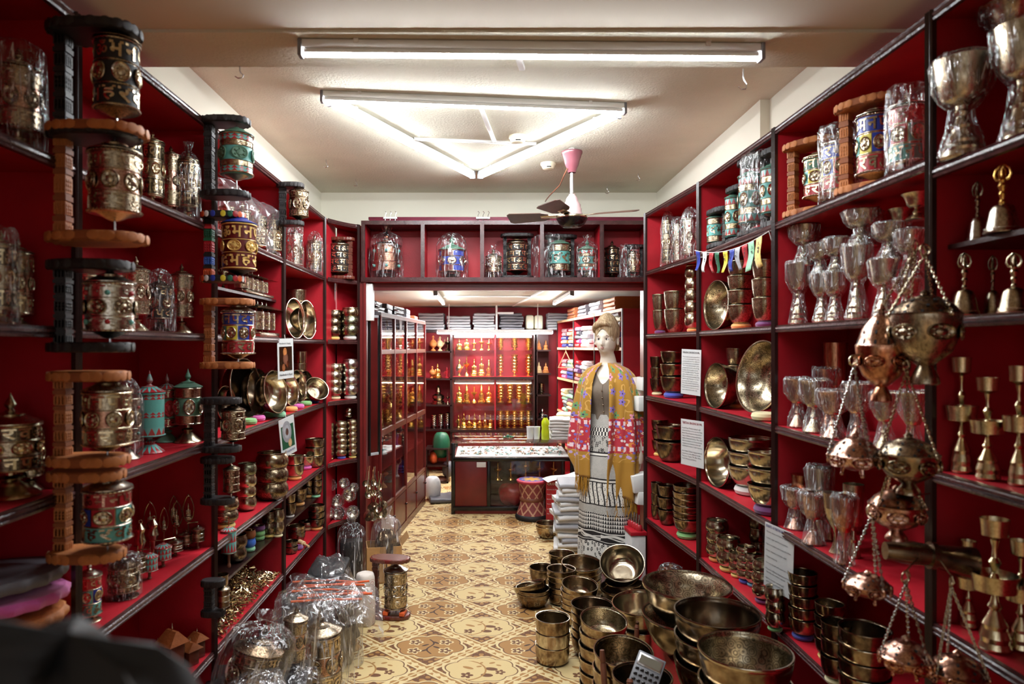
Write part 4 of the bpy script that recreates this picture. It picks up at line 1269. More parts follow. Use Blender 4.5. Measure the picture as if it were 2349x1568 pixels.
# row of hand wheels on their sides of the fourth shelf
def hand_wheel(label, x, w_, ytop, z, X, style, group=None):
    X, Y = seat(x, X, w_/2*yat(x, X)/F); r = w_/2*Y/F; ht = zat(ytop, Y) - z
    t = thing('hand_prayer_drum', label, 'prayer wheel', (X, Y, z), rnd.random(), group=group)
    ob('handle', lathe_mesh('handle', [(.35,0),(.4,.1),(.25,.3),(.3,.8),(.2,1)], 12, 'mallet_wood'), t, (0,0,0), (0,0,0), (r*.7, r*.7, ht*.3))
    drum(t, r, ht*.45, ht*.29, ST[style], True, False)
    ob('axle', MB().tube([(0,0,ht*.74),(0,0,ht*1.0),(-r*1.5,0,ht*1.0),(-r*1.7,0,ht*.98)], r*.07, 6).mesh('axle', 'bright_brass'), t)
    return t
ST['handturq'] = dict(drum='turquoise', rim='silver_brass', lid='mosaic', base='brass', rows=[('S',1,'mosaic')])
ST['handbrass'] = dict(drum='antique', rim='silver_brass', lid='silver_brass', base='brass', rows=[('S',1,'dark_bronze'),('S',1,'antique'),('S',1,'dark_bronze')])
g = 'row of hand wheels on the fourth shelf'
hand_wheel('brass hand wheel at the far end of the fourth-shelf row', 454, 28, 1196, LZ[3], -1.20, 'handbrass', g)
hand_wheel('brass hand wheel second from the far end of the row', 427, 31, 1213, LZ[3], -1.185, 'handbrass', g)
hand_wheel('brass hand wheel between the turquoise ones and the far end', 402, 32, 1232, LZ[3], -1.17, 'handbrass', g)
hand_wheel('turquoise and red hand wheel farther along the row', 374, 35, 1238, LZ[3], -1.155, 'handturq', g)
hand_wheel('turquoise and red hand wheel next to the dull brass one', 343, 34, 1258, LZ[3], -1.14, 'handturq', g)
hand_wheel('round-topped brass hand wheel just past the plastic bag', 316, 36, 1252, LZ[3], -1.16, 'handbrass', g)
shelf_wheel('dark wheel in a shiny crinkled bag on the fourth shelf', 284, 62, 1262, LZ[3], -1.14, 'bronze', bag='bag', foot=.14)
shelf_wheel('tall turquoise and brass wheel under the lowest carved stand', 205, 48, 1290, LZ[3], -1.14, 'multi2', foot=.1)
# pendant ornaments in pointed oval frames
def ornament(label, x, y, w_, h_, X, mt='antique', kind='frame'):
    X, Y = seat(x, X, .03); s = Y/F
    t = thing('standing_ornament', label, 'ornament', (X, Y, LZ[3]), R(25), group='brass ornaments behind the hand wheels')
    zt_ = zat(y, Y) - LZ[3]
    hh = h_*s; ww = w_*s
    if kind == 'frame':
        pts = [(ww/2*math.sin(2*PI*k/18)*(1 - .35*max(0, math.cos(2*PI*k/18))), 0, zt_-hh/2 + hh/2*math.cos(2*PI*k/18)) for k in range(18)]
        ob('oval_frame', MB().tube(pts, ww*.055, 6, closed=True).ball((0,0,zt_+ww*.06), ww*.09).mesh('oval_frame', mt), t)
        ob('seated_figure', figure_mesh('buddha', mt), t, (0, 0, zt_-hh*.92), (0,0,0), (ww*.62, ww*.4, hh*.62))
        ob('stem', MB().tube([(0,0,0),(0,0,zt_-hh)], ww*.07, 6).lathe([(ww*.3,0),(ww*.2,ww*.1),(ww*.05,ww*.2)], 10).mesh('stem', mt), t)
    else:
        b = MB().lathe([(ww*.3,0),(ww*.1,zt_*.2),(ww*.25,zt_*.4),(ww*.5,zt_*.55),(ww*.3,zt_*.7),(ww*.45,zt_*.8),(ww*.12,zt_*.92)], 10, fn=lambda a, i: 1+.25*math.sin(5*a))
        ob('scrolled_body', b.mesh('scrolled_body', 'brass'), t)
        ob('loop', MB().tube([(ww*.15*math.cos(2*PI*k/10), 0, zt_*.95+ww*.15*math.sin(2*PI*k/10)) for k in range(10)], ww*.05, 6, closed=True).mesh('loop', 'brass'), t)
    return t
ornament('largest pointed oval brass frame with seated figure', 344, 1152, 26, 62, -1.26)
ornament('far pointed oval frame with seated figure by the red panel', 432, 1136, 24, 60, -1.27)
ornament('middle pointed oval frame, nearer than the far pair', 405, 1150, 24, 58, -1.25)
ornament('thin pointed oval frame behind the middle one', 398, 1138, 18, 50, -1.30)
ornament('small dark oval frame beside the scrolled brass pieces', 376, 1165, 18, 54, -1.24)
ornament('curly brass ornament with top loop, nearest the stand', 322, 1190, 26, 60, -1.23, kind='scroll')
ornament('second curly brass ornament with top loop', 352, 1182, 26, 60, -1.24, kind='scroll')
# low shelf: small wooden shrines and wheels
def shrine(label, x, y, w_, X, z):
    X, Y = seat(x, X, .04); s = Y/F; ww = w_*s
    zt_ = zat(y, Y) - z
    t = thing('wooden_shrine', label, 'shrine', (X, Y, z), R(-30))
    ob('body', MB().rbox(-ww*.35, -ww*.3, 0, ww*.35, ww*.3, zt_*.6, .004).mesh('body', 'brown_wood'), t)
    ob('roof', MB().add([(-ww*.5,-ww*.45,zt_*.6),(ww*.5,-ww*.45,zt_*.6),(ww*.5,ww*.45,zt_*.6),(-ww*.5,ww*.45,zt_*.6),(-ww*.3,-ww*.05,zt_*.85),(ww*.3,-ww*.05,zt_*.85),(ww*.3,ww*.05,zt_*.85),(-ww*.3,ww*.05,zt_*.85)], [(3,2,1,0),(4,5,6,7),(0,1,5,4),(1,2,6,5),(2,3,7,6),(3,0,4,7)]).mesh('roof', 'orange_wood_dark'), t)
    ob('finial', lathe_mesh('finial', FIN, 12, 'brass'), t, (0,0,zt_*.84), (0,0,0), (ww*.16, ww*.16, zt_*.26))
    for sx in (-.4, .4): ob('finial', lathe_mesh('finial', FIN, 12, 'brass'), t, (ww*sx,-ww*.35,zt_*.6), (0,0,0), (ww*.08, ww*.08, zt_*.18))
    return t
shrine('wooden shrine with light roof on the lowest shelf', 395, 1428, 58, -1.16, LZ[4])
shrine('small dark wooden shrine closest to the big plastic bag', 436, 1462, 44, -1.12, LZ[4])
shrine('small wooden shrine at the foot of the red panel', 452, 1440, 40, -1.22, LZ[4])
hand_wheel('small dark hand wheel left alone on the lowest shelf', 345, 26, 1430, LZ[4]+.1, -1.20, 'handbrass').location.z = LZ[4]
hand_wheel('small hand wheel between the wooden shrines', 412, 22, 1450, LZ[4], -1.14, 'handbrass')

# --- second bay
g = 'bagged prayer wheels on the top shelf of the bowl bay'
for i, (x, w_, yt_) in enumerate(((520,34,458),(556,36,466),(592,38,478),(626,36,488))):
    shelf_wheel(f'{ORD[i]} brass wheel from the turquoise stand, under one plastic sheet', x, w_, yt_, LZ[0], -1.14, 'brass', group=g, foot=.12)
Y0, Y1 = 2.90, 3.58
def sheet(u, v):
    # plastic sheet drooping over the row of wheels
    y = Y0 - .06 + (Y1 - Y0 + .10)*u
    k = math.sin(u*31)*.012 + math.sin(u*13+v*9)*.014
    if v < .35: return (-1.085 + k*.6 + .015*math.sin(v*20+u*9), y, LZ[0] + .01 + v/.35*.21 + k)
    if v < .65: return (-1.085 - (v-.35)/.3*.15, y, LZ[0] + .22 + .03*math.sin((v-.35)/.3*PI) + k)
    return (-1.235, y, LZ[0] + .22 - (v-.65)/.35*.2 + k)
tag(ob('plastic_sheet', (MB().grid(sheet, 30, 16), 'film_sheet')), 'crumpled clear plastic sheet draped over a row of brass wheels', 'plastic sheet')
# rows of tiny wheels in brass frames
def wheel_row(label, x0, x1, ytop, z, X, n, roofs, group=None):
    Y0, Y1 = yat(x0, X), yat(x1, X)
    L = abs(Y1-Y0)
    ht = zat(ytop, (Y0+Y1)/2) - z
    t = thing('wheel_row_frame', label, 'prayer wheel row', (X, (Y0+Y1)/2, z), R(90))
    ob('base', MB().rbox(-L/2-.02, -.045, 0, L/2+.02, .045, ht*.12, .004).mesh('base', 'antique'), t)
    ob('roof', MB().add([(-L/2-.05,-.06,ht*.78),(L/2+.05,-.06,ht*.78),(L/2+.05,.06,ht*.78),(-L/2-.05,.06,ht*.78),(-L/2-.01,-.01,ht*.9),(L/2+.01,-.01,ht*.9),(L/2+.01,.01,ht*.9),(-L/2-.01,.01,ht*.9)], [(3,2,1,0),(4,5,6,7),(0,1,5,4),(1,2,6,5),(2,3,7,6),(3,0,4,7)]).mesh('roof', 'dark_bronze'), t)
    for k in range(roofs):
        ob('finial', lathe_mesh('finial', FIN, 12, 'silver_brass'), t, ((k-(roofs-1)/2)*L/(roofs+1), 0, ht*.88), (0,0,0), (.018,.018,ht*.2))
    for k in range(n):
        w_ = bpy.data.objects.new('small_wheel', None); COL.objects.link(w_); w_.parent = t; w_.location = ((k-(n-1)/2)*L/n, 0, 0)
        r = L/n*.42
        ob('drum', lathe_mesh('drum', [(.97,0),(1,.01),(1,.99),(.97,1)], 32, 'silver_brass'), w_, (0,0,ht*.2), (0,0,0), (r, r, ht*.5))
        ob('mantra_letters', letter_band(9, 'bright_brass', 1), w_, (0,0,ht*.25), (0,0,k), (r, r, ht*.18))
        ob('mantra_letters', letter_band(9, 'bright_brass', 4), w_, (0,0,ht*.47), (0,0,k), (r, r, ht*.18))
        ob('axle', MB().tube([(0,0,ht*.1),(0,0,ht*.8)], r*.12, 6).mesh('axle', 'brass'), w_)
    return t
wheel_row('brass frame of five small wheels on the thin dark shelf', 548, 606, 625, 1.876, -1.14, 5, 3)
wheel_row('roofed brass frame of three small wheels beside the multicoloured wheel', 580, 620, 692, LZ[1], -1.13, 3, 3)
shelf_wheel('little wheel glimpsed between painted stand and red panel', 512, 18, 580, 1.876, -1.20, 'bronze', foot=.2)
# bowls of the second bay
shelf_stack('pair behind the leaning bowls', 548, 50, 822, 3, LZ[2], -1.32, prof='deep', mats=('bowl_pale',), look='pale hammered')
shelf_stack('grey stack behind the black carved stand', 520, 44, 845, 2, LZ[2], -1.33, prof='deep', mats=('bowl_pale',), look='greyish')
lean('dark bowl leaning on its side just behind the black stand', 520, 915, 84, -1.20, .32, (80, 6), 'flare', 'bowl_dark', z=LZ[2]+.02)
lean('largest dark bowl leaning on its side, thin rim showing', 566, 925, 128, -1.17, .3, (80, 8), 'flare', 'bowl_dark', fulld=.30, z=LZ[2]+.02)
lean('narrow dark bowl on edge between two big leaning ones', 594, 925, 80, -1.19, .3, (82, 4), 'flare', 'bowl_dark', fulld=.24, z=LZ[2]+.02)
lean('thick-walled bronze bowl leaning towards the picture card', 634, 905, 80, -1.16, .38, (76, 10), 'round', 'bronze', 'bowl_gold', fulld=.225, z=LZ[2]+.03)
for (x, X, mt_, c_) in ((572, -1.12,'ring_green','leaf green'),(592,-1.13,'ring_pink','pink'),(622,-1.14,'ring_green','pale green'),(640,-1.13,'ring_mint','mint')):
    X, Y = seat(x, X, .035)
    ring(f'{c_} brocade pad propping a leaning bowl at {"the black stand" if x < 580 else "the shelf middle" if x < 600 else "the picture card" if x < 630 else "the bay divider"}', (X, Y, LZ[2]), .035, .03, mt_)
shelf_stack('tall pale stack next to the small black stand', 566, 44, 1062, 4, LZ[3], -1.15, prof='bulge', mats=('bowl_gold','bowl_gold','bowl_gold','green_bronze'), look='pale bulging', aspect=.4)
shelf_stack('slimmer dark stack behind the pale one', 598, 36, 1068, 4, LZ[3], -1.20, prof='bulge', mats=('bowl_dark','bowl_engraved_dark'), look='dark bulging', aspect=.42)
shelf_stack('wide three-bowl stack under the lower picture card', 624, 74, 1037, 3, LZ[3], -1.17, prof='bulge', mats=('bowl_engraved_dark','bowl_engraved_dark','bronze'), look='engraved dark', aspect=.36)
shelf_stack('bronze pair under the smallest copper stand', 517, 60, 1142, 2, LZ[3], -1.13, prof='bulge', mats=('bowl_engraved_dark','bronze'), cushion='ring_yellow', look='engraved', aspect=.42)
# thin shelf with coloured bowls
tz = .622
shelf_stack('dark pair behind the small hand wheel', 540, 52, 1226, 2, tz, -1.16, prof='bulge', mats=('bowl_dark',), look='dark', aspect=.42)
def colour_bowl(place, x, w_, ytop, n, mats, look, cush, X=-1.15):
    X, Y = seat(x, X, w_/2*yat(x, X)/F)
    r = w_/2*Y/F; z = tz
    Ht = zat(ytop, Y) - z
    ring(f'{RCOL[cush]} pad under the {place}', (X, Y, z), r*.9, .022, cush)
    for i in range(n):
        hb = (Ht-.018)/n*1.08
        bowl(f'{look[i]} painted small bowl, {stackword(i, n)} of the {place}', (X, Y, z+.018+i*(Ht-.018)/n), r, hb, 'bulge', mats[i], 'bowl_gold')
colour_bowl('red and blue pair', 573, 27, 1216, 2, ('enamel_blue','orange_wood_dark'), ('bright blue','rust red'), 'ring_mint')
colour_bowl('purple and green pair', 594, 28, 1205, 2, ('ring_green','ring_purple'), ('leaf green','purple'), 'ring_green', -1.17)
shelf_stack('dark pair on the thin shelf near the divider', 618, 34, 1172, 2, tz, -1.20, prof='bulge', mats=('bowl_engraved_dark',), cushion='ring_yellow', look='engraved dark', aspect=.42)
shelf_stack('pale pair tucked at the divider', 638, 28, 1168, 2, tz, -1.24, prof='bulge', mats=('bowl_engraved',), cushion='ring_cream', look='engraved', aspect=.45)
t = hand_wheel('turquoise and red hand wheel hanging before the coloured bowls', 525, 32, 1230, .60, -1.09, 'handturq')
t.location.z = zat(1300, t.location.y)
bowl('small drum-shaped bronze bowl under the turquoise hand wheel', (-1.10, yat(506, -1.10), .623), .032, .05, 'cup', 'bronze')
# heap of little brass trinkets
def trinkets():
    q = random.Random(11)
    b = MB()
    for i in range(950):
        u, v = q.random(), q.random()
        X_ = -1.095 - .17*u
        Y_ = 2.84 + .80*v
        hh = .17*math.sin(PI*min(1, v*1.15))**.6*(.3+.7*min(1, u*1.6))
        z_ = LZ[4] + .008 + hh*q.random()
        a, e = q.random()*6.3, q.uniform(-.6, .8)
        d_ = Vector((math.cos(a)*math.cos(e), math.sin(a)*math.cos(e), math.sin(e)))
        L = q.uniform(.012, .028)
        c = Vector((X_, Y_, z_))
        p = [c - d_*L, c, c + d_*L]
        p[1] = p[1] + Vector((q.uniform(-.006,.006), q.uniform(-.006,.006), q.uniform(-.004,.006)))
        b.tube(p, [.0035,.0022,.0045], 5)
        b.ball(p[0], .005, 6, 4)
    return b.mesh('brass_trinkets', 'bright_brass')
o = ob('brass_trinkets', trinkets()); tag(o, 'glittering heap of small brass keyrings on the lowest shelf', 'trinkets', kind='stuff')

# --- third bay
g = 'bagged wheels near the corner'
shelf_wheel('bagged brass wheel under the dark silver stand wheel', 676, 32, 520, LZ[0], -1.17, 'silver', group=g, bag='sleeve', foot=.1)
shelf_wheel('bagged brass wheel standing against the corner divider', 722, 30, 538, LZ[0], -1.18, 'brass', group=g, bag='flop', foot=.1)
shelf_wheel('brass wheel half hidden behind the black post stand', 660, 22, 528, LZ[0], -1.24, 'brass', group=g, foot=.1)
shelf_stack('engraved pair above the twin leaning bowls', 680, 46, 666, 2, LZ[1], -1.30, prof='deep', mats=('bowl_engraved',), look='engraved', aspect=.5)
lean('nearer of the twin bronze bowls leaning on the second shelf', 678, 730, 40, -1.17, .42, (78, 4), 'round', 'bronze', 'bowl_gold', fulld=.255, z=LZ[1])
lean('farther of the twin bronze bowls leaning on the second shelf', 706, 730, 40, -1.18, .42, (78, 4), 'round', 'bronze', 'bowl_gold', fulld=.255, z=LZ[1])
shelf_stack('slim stack behind the upper picture card', 688, 34, 806, 4, LZ[2], -1.28, prof='deep', mats=('bowl_engraved','bowl_pale'), look='pale', aspect=.4)
for i, (x, X, D, lab) in enumerate(((668,-1.15,.19,'small tilted bronze bowl first past the divider'),(685,-1.17,.21,'tilted bronze bowl second past the divider'),(704,-1.19,.20,'tilted bronze bowl third past the divider'))):
    lean(lab, x, 900, 40, X, .4, (76, 8), 'round', 'bronze', 'bowl_gold', fulld=D, z=LZ[2]+.02)
lean('golden bowl tipped forward at the corner of the third shelf', 728, 880, 44, -1.14, .45, (45, 30), 'round', 'bowl_gold', 'bowl_gold', fulld=.165, z=LZ[2]+.03)
for (x, X, mt_, c_) in ((668,-1.11,'ring_orange','orange'),(684,-1.12,'ring_pink','pink'),(702,-1.13,'ring_green','green'),(720,-1.13,'ring_blue','blue')):
    ring(f'{c_} brocade pad under the tilted bowls by the corner', (*seat(x, X, .036), LZ[2]), .036, .028, mt_)
lean('pale bowl lying open, nearest in the fourth-shelf row', 668, 1055, 40, -1.16, .5, (20, 70), 'round', 'bowl_gold', z=LZ[3]+.09, fulld=.155)
shelf_stack('gold pair at the front of the fourth-shelf row', 676, 42, 1044, 2, LZ[3], -1.13, prof='deep', mats=('bowl_gold',), cushion='ring_orange', look='gold', aspect=.55)
shelf_stack('gold bowl in the middle of the fourth-shelf row', 700, 40, 1045, 1, LZ[3], -1.16, prof='round', mats=('bowl_gold',), cushion='ring_pink', look='gold')
shelf_stack('bronze tall pile nearest the corner divider', 722, 44, 1006, 3, LZ[3], -1.18, prof='deep', mats=('bronze','bowl_gold'), look='bronze', aspect=.5)
for i, (x, w_, yt_, n, X) in enumerate(((664,30,1132,2,-1.14),(684,40,1120,2,-1.17),(706,34,1100,2,-1.20),(724,30,1086,3,-1.22))):
    shelf_stack(f'{ORD[i]} divider-side stack on the thin lower shelf', x, w_, yt_, n, .627, X, prof='deep', mats=('bowl_dark','bronze'), cushion=('ring_white','ring_orange','ring_orange','ring_mint')[i], look='dull bronze', aspect=.5)
for i, (x, w_, yt_, n, X) in enumerate(((668,32,1240,2,-1.13),(680,40,1205,3,-1.17),(704,38,1195,3,-1.20),(726,38,1158,3,-1.21))):
    shelf_stack(f'{ORD[i]} stack from the divider on the bottom shelf', x, w_, yt_, n, LZ[4], X, prof='deep', mats=('bowl_dark','bowl_dark','bronze'), cushion=(None,None,'ring_cream','ring_orange')[i], look='dark', aspect=.5)
tag(ob('felt_mallet', (MB().lathe([(.012,0),(.016,.004),(.016,.06),(.012,.064)], 14).tube([(0,0,.06),(0,0,.13)], .007, 8), 'pale_wood'), None, (-1.13, yat(694, -1.11), LZ[4]+.018), (R(90), 0, R(40))), 'pale wooden mallet lying in front of the bottom bowls', 'mallet')
ring('violet tasselled pad below the pale mallet', (-1.11, yat(684, -1.11), LZ[4]), .03, .024, 'ring_purple')

# --- curved corner unit
def corner_stack(place, x, w_, ytop, n, z, Y, **k):
    p = px(x, 0, Y)
    return stack(place, (p.x, Y, z), w_/2*Y/F, zat(ytop, Y) - z, n, **k)
p = px(770, 0, 4.80)
stand_wheel('brass lettered wheel in a wooden stand in the corner unit', (px(803,0,4.83).x, 4.83, LZ[0]+.001), .17, zat(545, 4.83)-LZ[0], 'brown', 'rows4', .068, .2, R(180), xc=.075)
corner_stack('dark trio on a yellow pad in the corner', 766, 36, 712, 3, LZ[1], 4.84, prof='bulge', mats=('bowl_dark',), cushion='ring_yellow', look='blackened', aspect=.38)
corner_stack('green-tinged trio on a white pad in the corner', 803, 42, 706, 3, LZ[1], 4.88, prof='bulge', mats=('green_bronze','green_bronze','bronze'), cushion='ring_white', look='greenish bronze', aspect=.38)
corner_stack('brass four-bowl stack on the corner third shelf', 768, 36, 834, 4, LZ[2], 4.84, prof='bulge', mats=('bowl_pale','bowl_gold'), cushion='ring_cream', look='brass', aspect=.38)
o = corner_stack('silvery four-bowl stack wrapped in the corner', 804, 38, 824, 4, LZ[2], 4.88, prof='bulge', mats=('tin',), cushion='ring_white', look='silvery', aspect=.38)
for i, (x, w_, yt_, n, cu) in enumerate(((757,19,970,6,'ring_yellow'),(783,28,966,6,'ring_blue'),(809,25,962,6,'ring_yellow'))):
    corner_stack(f'{("slim outer","central","passage-side")[i]} six-bowl column in the corner', x, w_, yt_, n, LZ[3], 4.82+.03*i, prof='bulge', mats=('bowl_engraved',), cushion=cu, look='small brass', aspect=.36)
corner_stack('pair perched on the bagged corner columns', 800, 22, 936, 2, LZ[3]+.285, 4.92, prof='bulge', mats=('bowl_gold',), look='tiny gold', aspect=.4)
# bagged cymbals and dishes on the lowest corner shelf
for i, (x, y, w_) in enumerate(((760,1112,22),(776,1150,26),(800,1135,27),(780,1176,28),(808,1175,26),(758,1176,20),(812,1118,18),(790,1108,20))):
    Y = 4.83 - .012*i
    r = w_/2*Y/F
    t = thing('bagged_dish', f'bagged brass dish, {("top outer","middle pale","golden middle","lowest pale","lowest dark","lowest outer","top passage-side","top central")[i]} one in the corner heap', 'dish', (px(x,0,Y).x, Y, zat(y, Y)), (R(75), R(rnd.uniform(-20,20)), rnd.uniform(-.4,.4)), group='bagged dishes in the corner unit')
    ob('dish', cached(('dish', 'bowl_gold' if i == 2 else 'bowl_pale'), lambda: MB().lathe([(.05,0),(.5,.05),(.85,.2),(1,.42),(.97,.42),(.8,.22),(.45,.09),(.02,.06)], 24, cap=False).mesh('dish', 'bowl_gold' if i == 2 else 'bowl_pale')), t, (0,0,0), (0,0,0), r)
    ob('plastic_wrap', wrap_mesh('flop', 1 + i % 4), t, (0,0,-r*.1), (0,0,0), (r*1.1, r*1.1, r*.9))
# ================================================================== right wall goods
# --- curved bay beside the mannequin (farthest)
g = 'bagged wheels on the top shelf by the mannequin'
for i, (x, w_, yt_, lab) in enumerate(((1500,30,506,'greyish bagged wheel at the very end of the top shelf'),(1532,26,494,'bagged wheel second from the end, film bunched over it'),(1556,24,502,'small bagged silver wheel in the middle of the curved bay'),(1583,34,484,'bagged wheel with wooden top beside the bay divider'))):
    shelf_wheel(lab, x, w_, yt_, RZ[0], (1.13,1.16,1.19,1.18)[i], ('silver','brass','silver','silver')[i], group=g, bag=('sleeve','flop','sleeve','flop')[i], foot=.1)
Ls = 'engraved brass'
shelf_stack('small pair ending the second bowl shelf', 1514, 34, 676, 2, RZ[1], 1.14, prof='round', mats=('bowl_engraved',), cushion='ring_purple', look=Ls, aspect=.52)
shelf_stack('larger pair beside the five-bowl column', 1549, 50, 669, 2, RZ[1], 1.17, prof='round', mats=('bowl_engraved',), look=Ls, aspect=.52)
shelf_stack('five-bowl column under the prayer flags', 1590, 38, 609, 5, RZ[1], 1.21, prof='bulge', mats=('bowl_gold','bronze','bowl_engraved_dark'), cushion='ring_orange', look='mixed bronze', aspect=.4)
shelf_stack('small trio at the end of the third shelf', 1507, 32, 818, 3, RZ[2], 1.13, prof='round', mats=('bowl_dark','bronze'), cushion='ring_cream', look='dark bronze', aspect=.52)
shelf_stack('big trio behind the upper text card', 1545, 60, 806, 3, RZ[2], 1.17, prof='round', mats=('bowl_dark','bronze'), cushion='ring_blue', look='dark bronze', aspect=.5)
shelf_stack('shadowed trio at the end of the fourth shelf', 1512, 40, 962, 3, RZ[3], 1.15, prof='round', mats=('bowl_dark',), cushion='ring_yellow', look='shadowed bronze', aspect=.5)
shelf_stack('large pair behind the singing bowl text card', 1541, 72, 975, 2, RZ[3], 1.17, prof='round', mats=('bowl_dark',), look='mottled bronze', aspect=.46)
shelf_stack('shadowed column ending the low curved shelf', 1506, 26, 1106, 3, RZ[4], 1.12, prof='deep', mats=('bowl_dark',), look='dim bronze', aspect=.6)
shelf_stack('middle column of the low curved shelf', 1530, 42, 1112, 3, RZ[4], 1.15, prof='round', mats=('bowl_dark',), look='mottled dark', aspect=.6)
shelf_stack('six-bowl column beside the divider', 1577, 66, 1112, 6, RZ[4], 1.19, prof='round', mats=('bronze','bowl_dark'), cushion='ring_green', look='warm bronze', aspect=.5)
# copper tubs in plastic under the lowest curved shelf
for i, (x, y0_, w_) in enumerate(((1536,1335,56),(1536,1310,58),(1534,1285,54),(1538,1262,48))):
    Y = 3.98
    t = thing('bagged_copper_pot', f'bagged copper pot, {stackword(i,4)} of the stack below the curved shelves', 'pot', (px(x,0,Y).x, Y, .02 + i*.075), rnd.random(), group='bagged copper pots')
    ob('pot', bowl_mesh('flare', 'copper'), t, (0,0,0), (0,0,0), (w_/2*Y/F, w_/2*Y/F, .1))
    if i % 2: ob('plastic_wrap', wrap_mesh('flop', 2+i//2), t, (0,0,-.02), (0,0,0), (w_/2*Y/F*1.15, w_/2*Y/F*1.15, .13))

# --- bay with prayer flags
g = 'turquoise wheels above the prayer flags'
stand_wheel('black stand with plain turquoise wheel, lowest of the four', (1.205, 3.39, RZ[0]+.001), .18, .2, 'black', 'turq2', .044, .125, R(97), group=g, xc=.115)
stand_wheel('black stand with tall turquoise and red wheel behind the bagged one', (1.24, 3.235, RZ[0]+.001), .16, .275, 'black', 'turqred', .04, .19, R(100), group=g, xc=.105)
stand_wheel('largest turquoise wheel, in a clear bag with black stand', (1.235, 2.995, RZ[0]+.001), .20, .35, 'black', 'turqred', .052, .215, R(100), group=g, xc=.125, bag=True)
stand_wheel('red and turquoise lettered wheel close to the divider post', (1.235, 2.80, RZ[0]+.001), .15, .33, 'black', 'turqred', .04, .19, R(105), group=g, xc=.085)
lean('engraved bowl leaning on its side under the flags', 1641, 692, 56, 1.25, .42, (-80, 3), 'round', 'bronze', 'bowl_engraved', fulld=.255, z=RZ[1])
shelf_stack('four-bowl column behind the flags', 1700, 60, 600, 4, RZ[1], 1.26, prof='round', mats=('bowl_engraved',), cushion='ring_orange', look='engraved pale', aspect=.5)
shelf_stack('three-bowl column touching the post under the yellow flag', 1756, 60, 598, 3, RZ[1], 1.25, prof='round', mats=('bowl_engraved',), cushion='ring_purple', look='engraved pale', aspect=.55)
lean('ornate engraved bowl leaning on the third shelf', 1641, 876, 56, 1.25, .45, (-80, 4), 'round', 'bronze', 'bowl_engraved', fulld=.235, z=RZ[2])
shelf_stack('engraved trio between the leaning bowls', 1690, 46, 799, 3, RZ[2], 1.30, prof='round', mats=('bowl_engraved',), cushion='ring_orange', look='engraved', aspect=.55)
lean('very large engraved bowl leaning open towards the aisle', 1738, 858, 90, 1.22, .36, (-78, 10), 'flare', 'bronze', 'bowl_engraved', fulld=.33, z=RZ[2]+.02)
ring('cream brocade pad under the very large leaning bowl', (1.20, yat(1755,1.20), RZ[2]), .055, .035, 'ring_cream')
lean('smooth golden bowl leaning on the fourth shelf', 1643, 1054, 56, 1.24, .45, (-80, 3), 'round', 'bronze', 'bowl_gold', fulld=.255, z=RZ[3])
shelf_stack('wide gold trio on a white pad', 1722, 98, 1004, 3, RZ[3], 1.29, prof='round', mats=('bowl_pale',), cushion='ring_white', look='smooth brass', aspect=.48)
shelf_stack('wide gold trio against the post', 1766, 96, 1034, 3, RZ[3], 1.22, prof='round', mats=('bowl_gold',), cushion='ring_purple', look='smooth gold', aspect=.5)
# small bowl columns with coloured pads
for i, (x, w_, yt_, n, cu, X, pl) in enumerate(((1646,52,1192,3,'ring_orange',1.25,'farthest'),(1672,56,1232,2,'ring_yellow',1.22,'second'),(1692,40,1266,2,'ring_yellow',1.23,'third'),(1712,44,1252,4,'ring_blue',1.24,'fourth'),(1730,42,1268,3,'ring_sky',1.26,'fifth'),(1752,52,1282,3,'ring_purple',1.22,'sixth'),(1778,44,1345,3,'ring_green',1.20,'nearest'))):
    shelf_stack(f'{pl} little column on the pad-lined shelf', x, w_, yt_, n, RZ[4], X, prof='bulge', mats=('bowl_gold','bowl_gold','bowl_pale'), cushion=cu, look='small gold', aspect=.42, group='little bowl columns on coloured pads')
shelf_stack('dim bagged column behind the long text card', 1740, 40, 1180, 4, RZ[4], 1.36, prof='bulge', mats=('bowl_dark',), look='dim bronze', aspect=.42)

# --- goblet bay
g = 'prayer wheels above the goblets'
stand_wheel('carved wood stand with green-lettered yellow and blue wheel', (1.205, 2.66, RZ[0]+.001), .20, .285, 'orange', 'multi3', .05, .15, R(-58), group=g, xc=.105)
shelf_wheel('bagged colourful wheel between two carved wood stands', 1926, 74, 292, RZ[0], 1.22, 'multi', group=g, bag='sleeve', foot=.12)
stand_wheel('carved wood stand with red, turquoise and blue wheel under the beam', (1.205, 2.27, RZ[0]+.001), .19, .30, 'orange', 'multi', .052, .19, R(-58), group=g, xc=.095)
shelf_wheel('bagged striped wheel squeezed against the thick post', 2082, 76, 205, RZ[0], 1.22, 'multi2', group=g, bag='sleeve', foot=.1)
def gob(label, x, yt_, yb_, w_, X, kind='a', mt='brass', bag='film_white', z=None, grp='wrapped goblets', wr=None):
    X, Y = seat(x, X, w_/2*yat(x, X)/F)
    z0 = zat(yb_, Y) if z is None else z
    goblet(label, (X, Y, z0+.001), w_/2*Y/F, zat(yt_, Y)-z0, kind, mt, bag, grp, wr=wr)
g = 'plastic-wrapped brass goblets on the second shelf'
row = [(1832,604,742,54,'far bottom'),(1886,628,745,50,'second bottom'),(1916,626,742,52,'third bottom'),(1966,566,740,62,'tall middle bottom'),(2028,596,742,62,'fourth bottom'),(2082,640,745,54,'nearest bottom')]
for i, (x, yt_, yb_, w_, pl) in enumerate(row):
    gob(f'film-wrapped brass goblet, {pl} one on the second shelf', x, yt_, yb_, w_, (1.24,1.22,1.22,1.21,1.2,1.21)[i], 'a', z=RZ[1], grp=g)
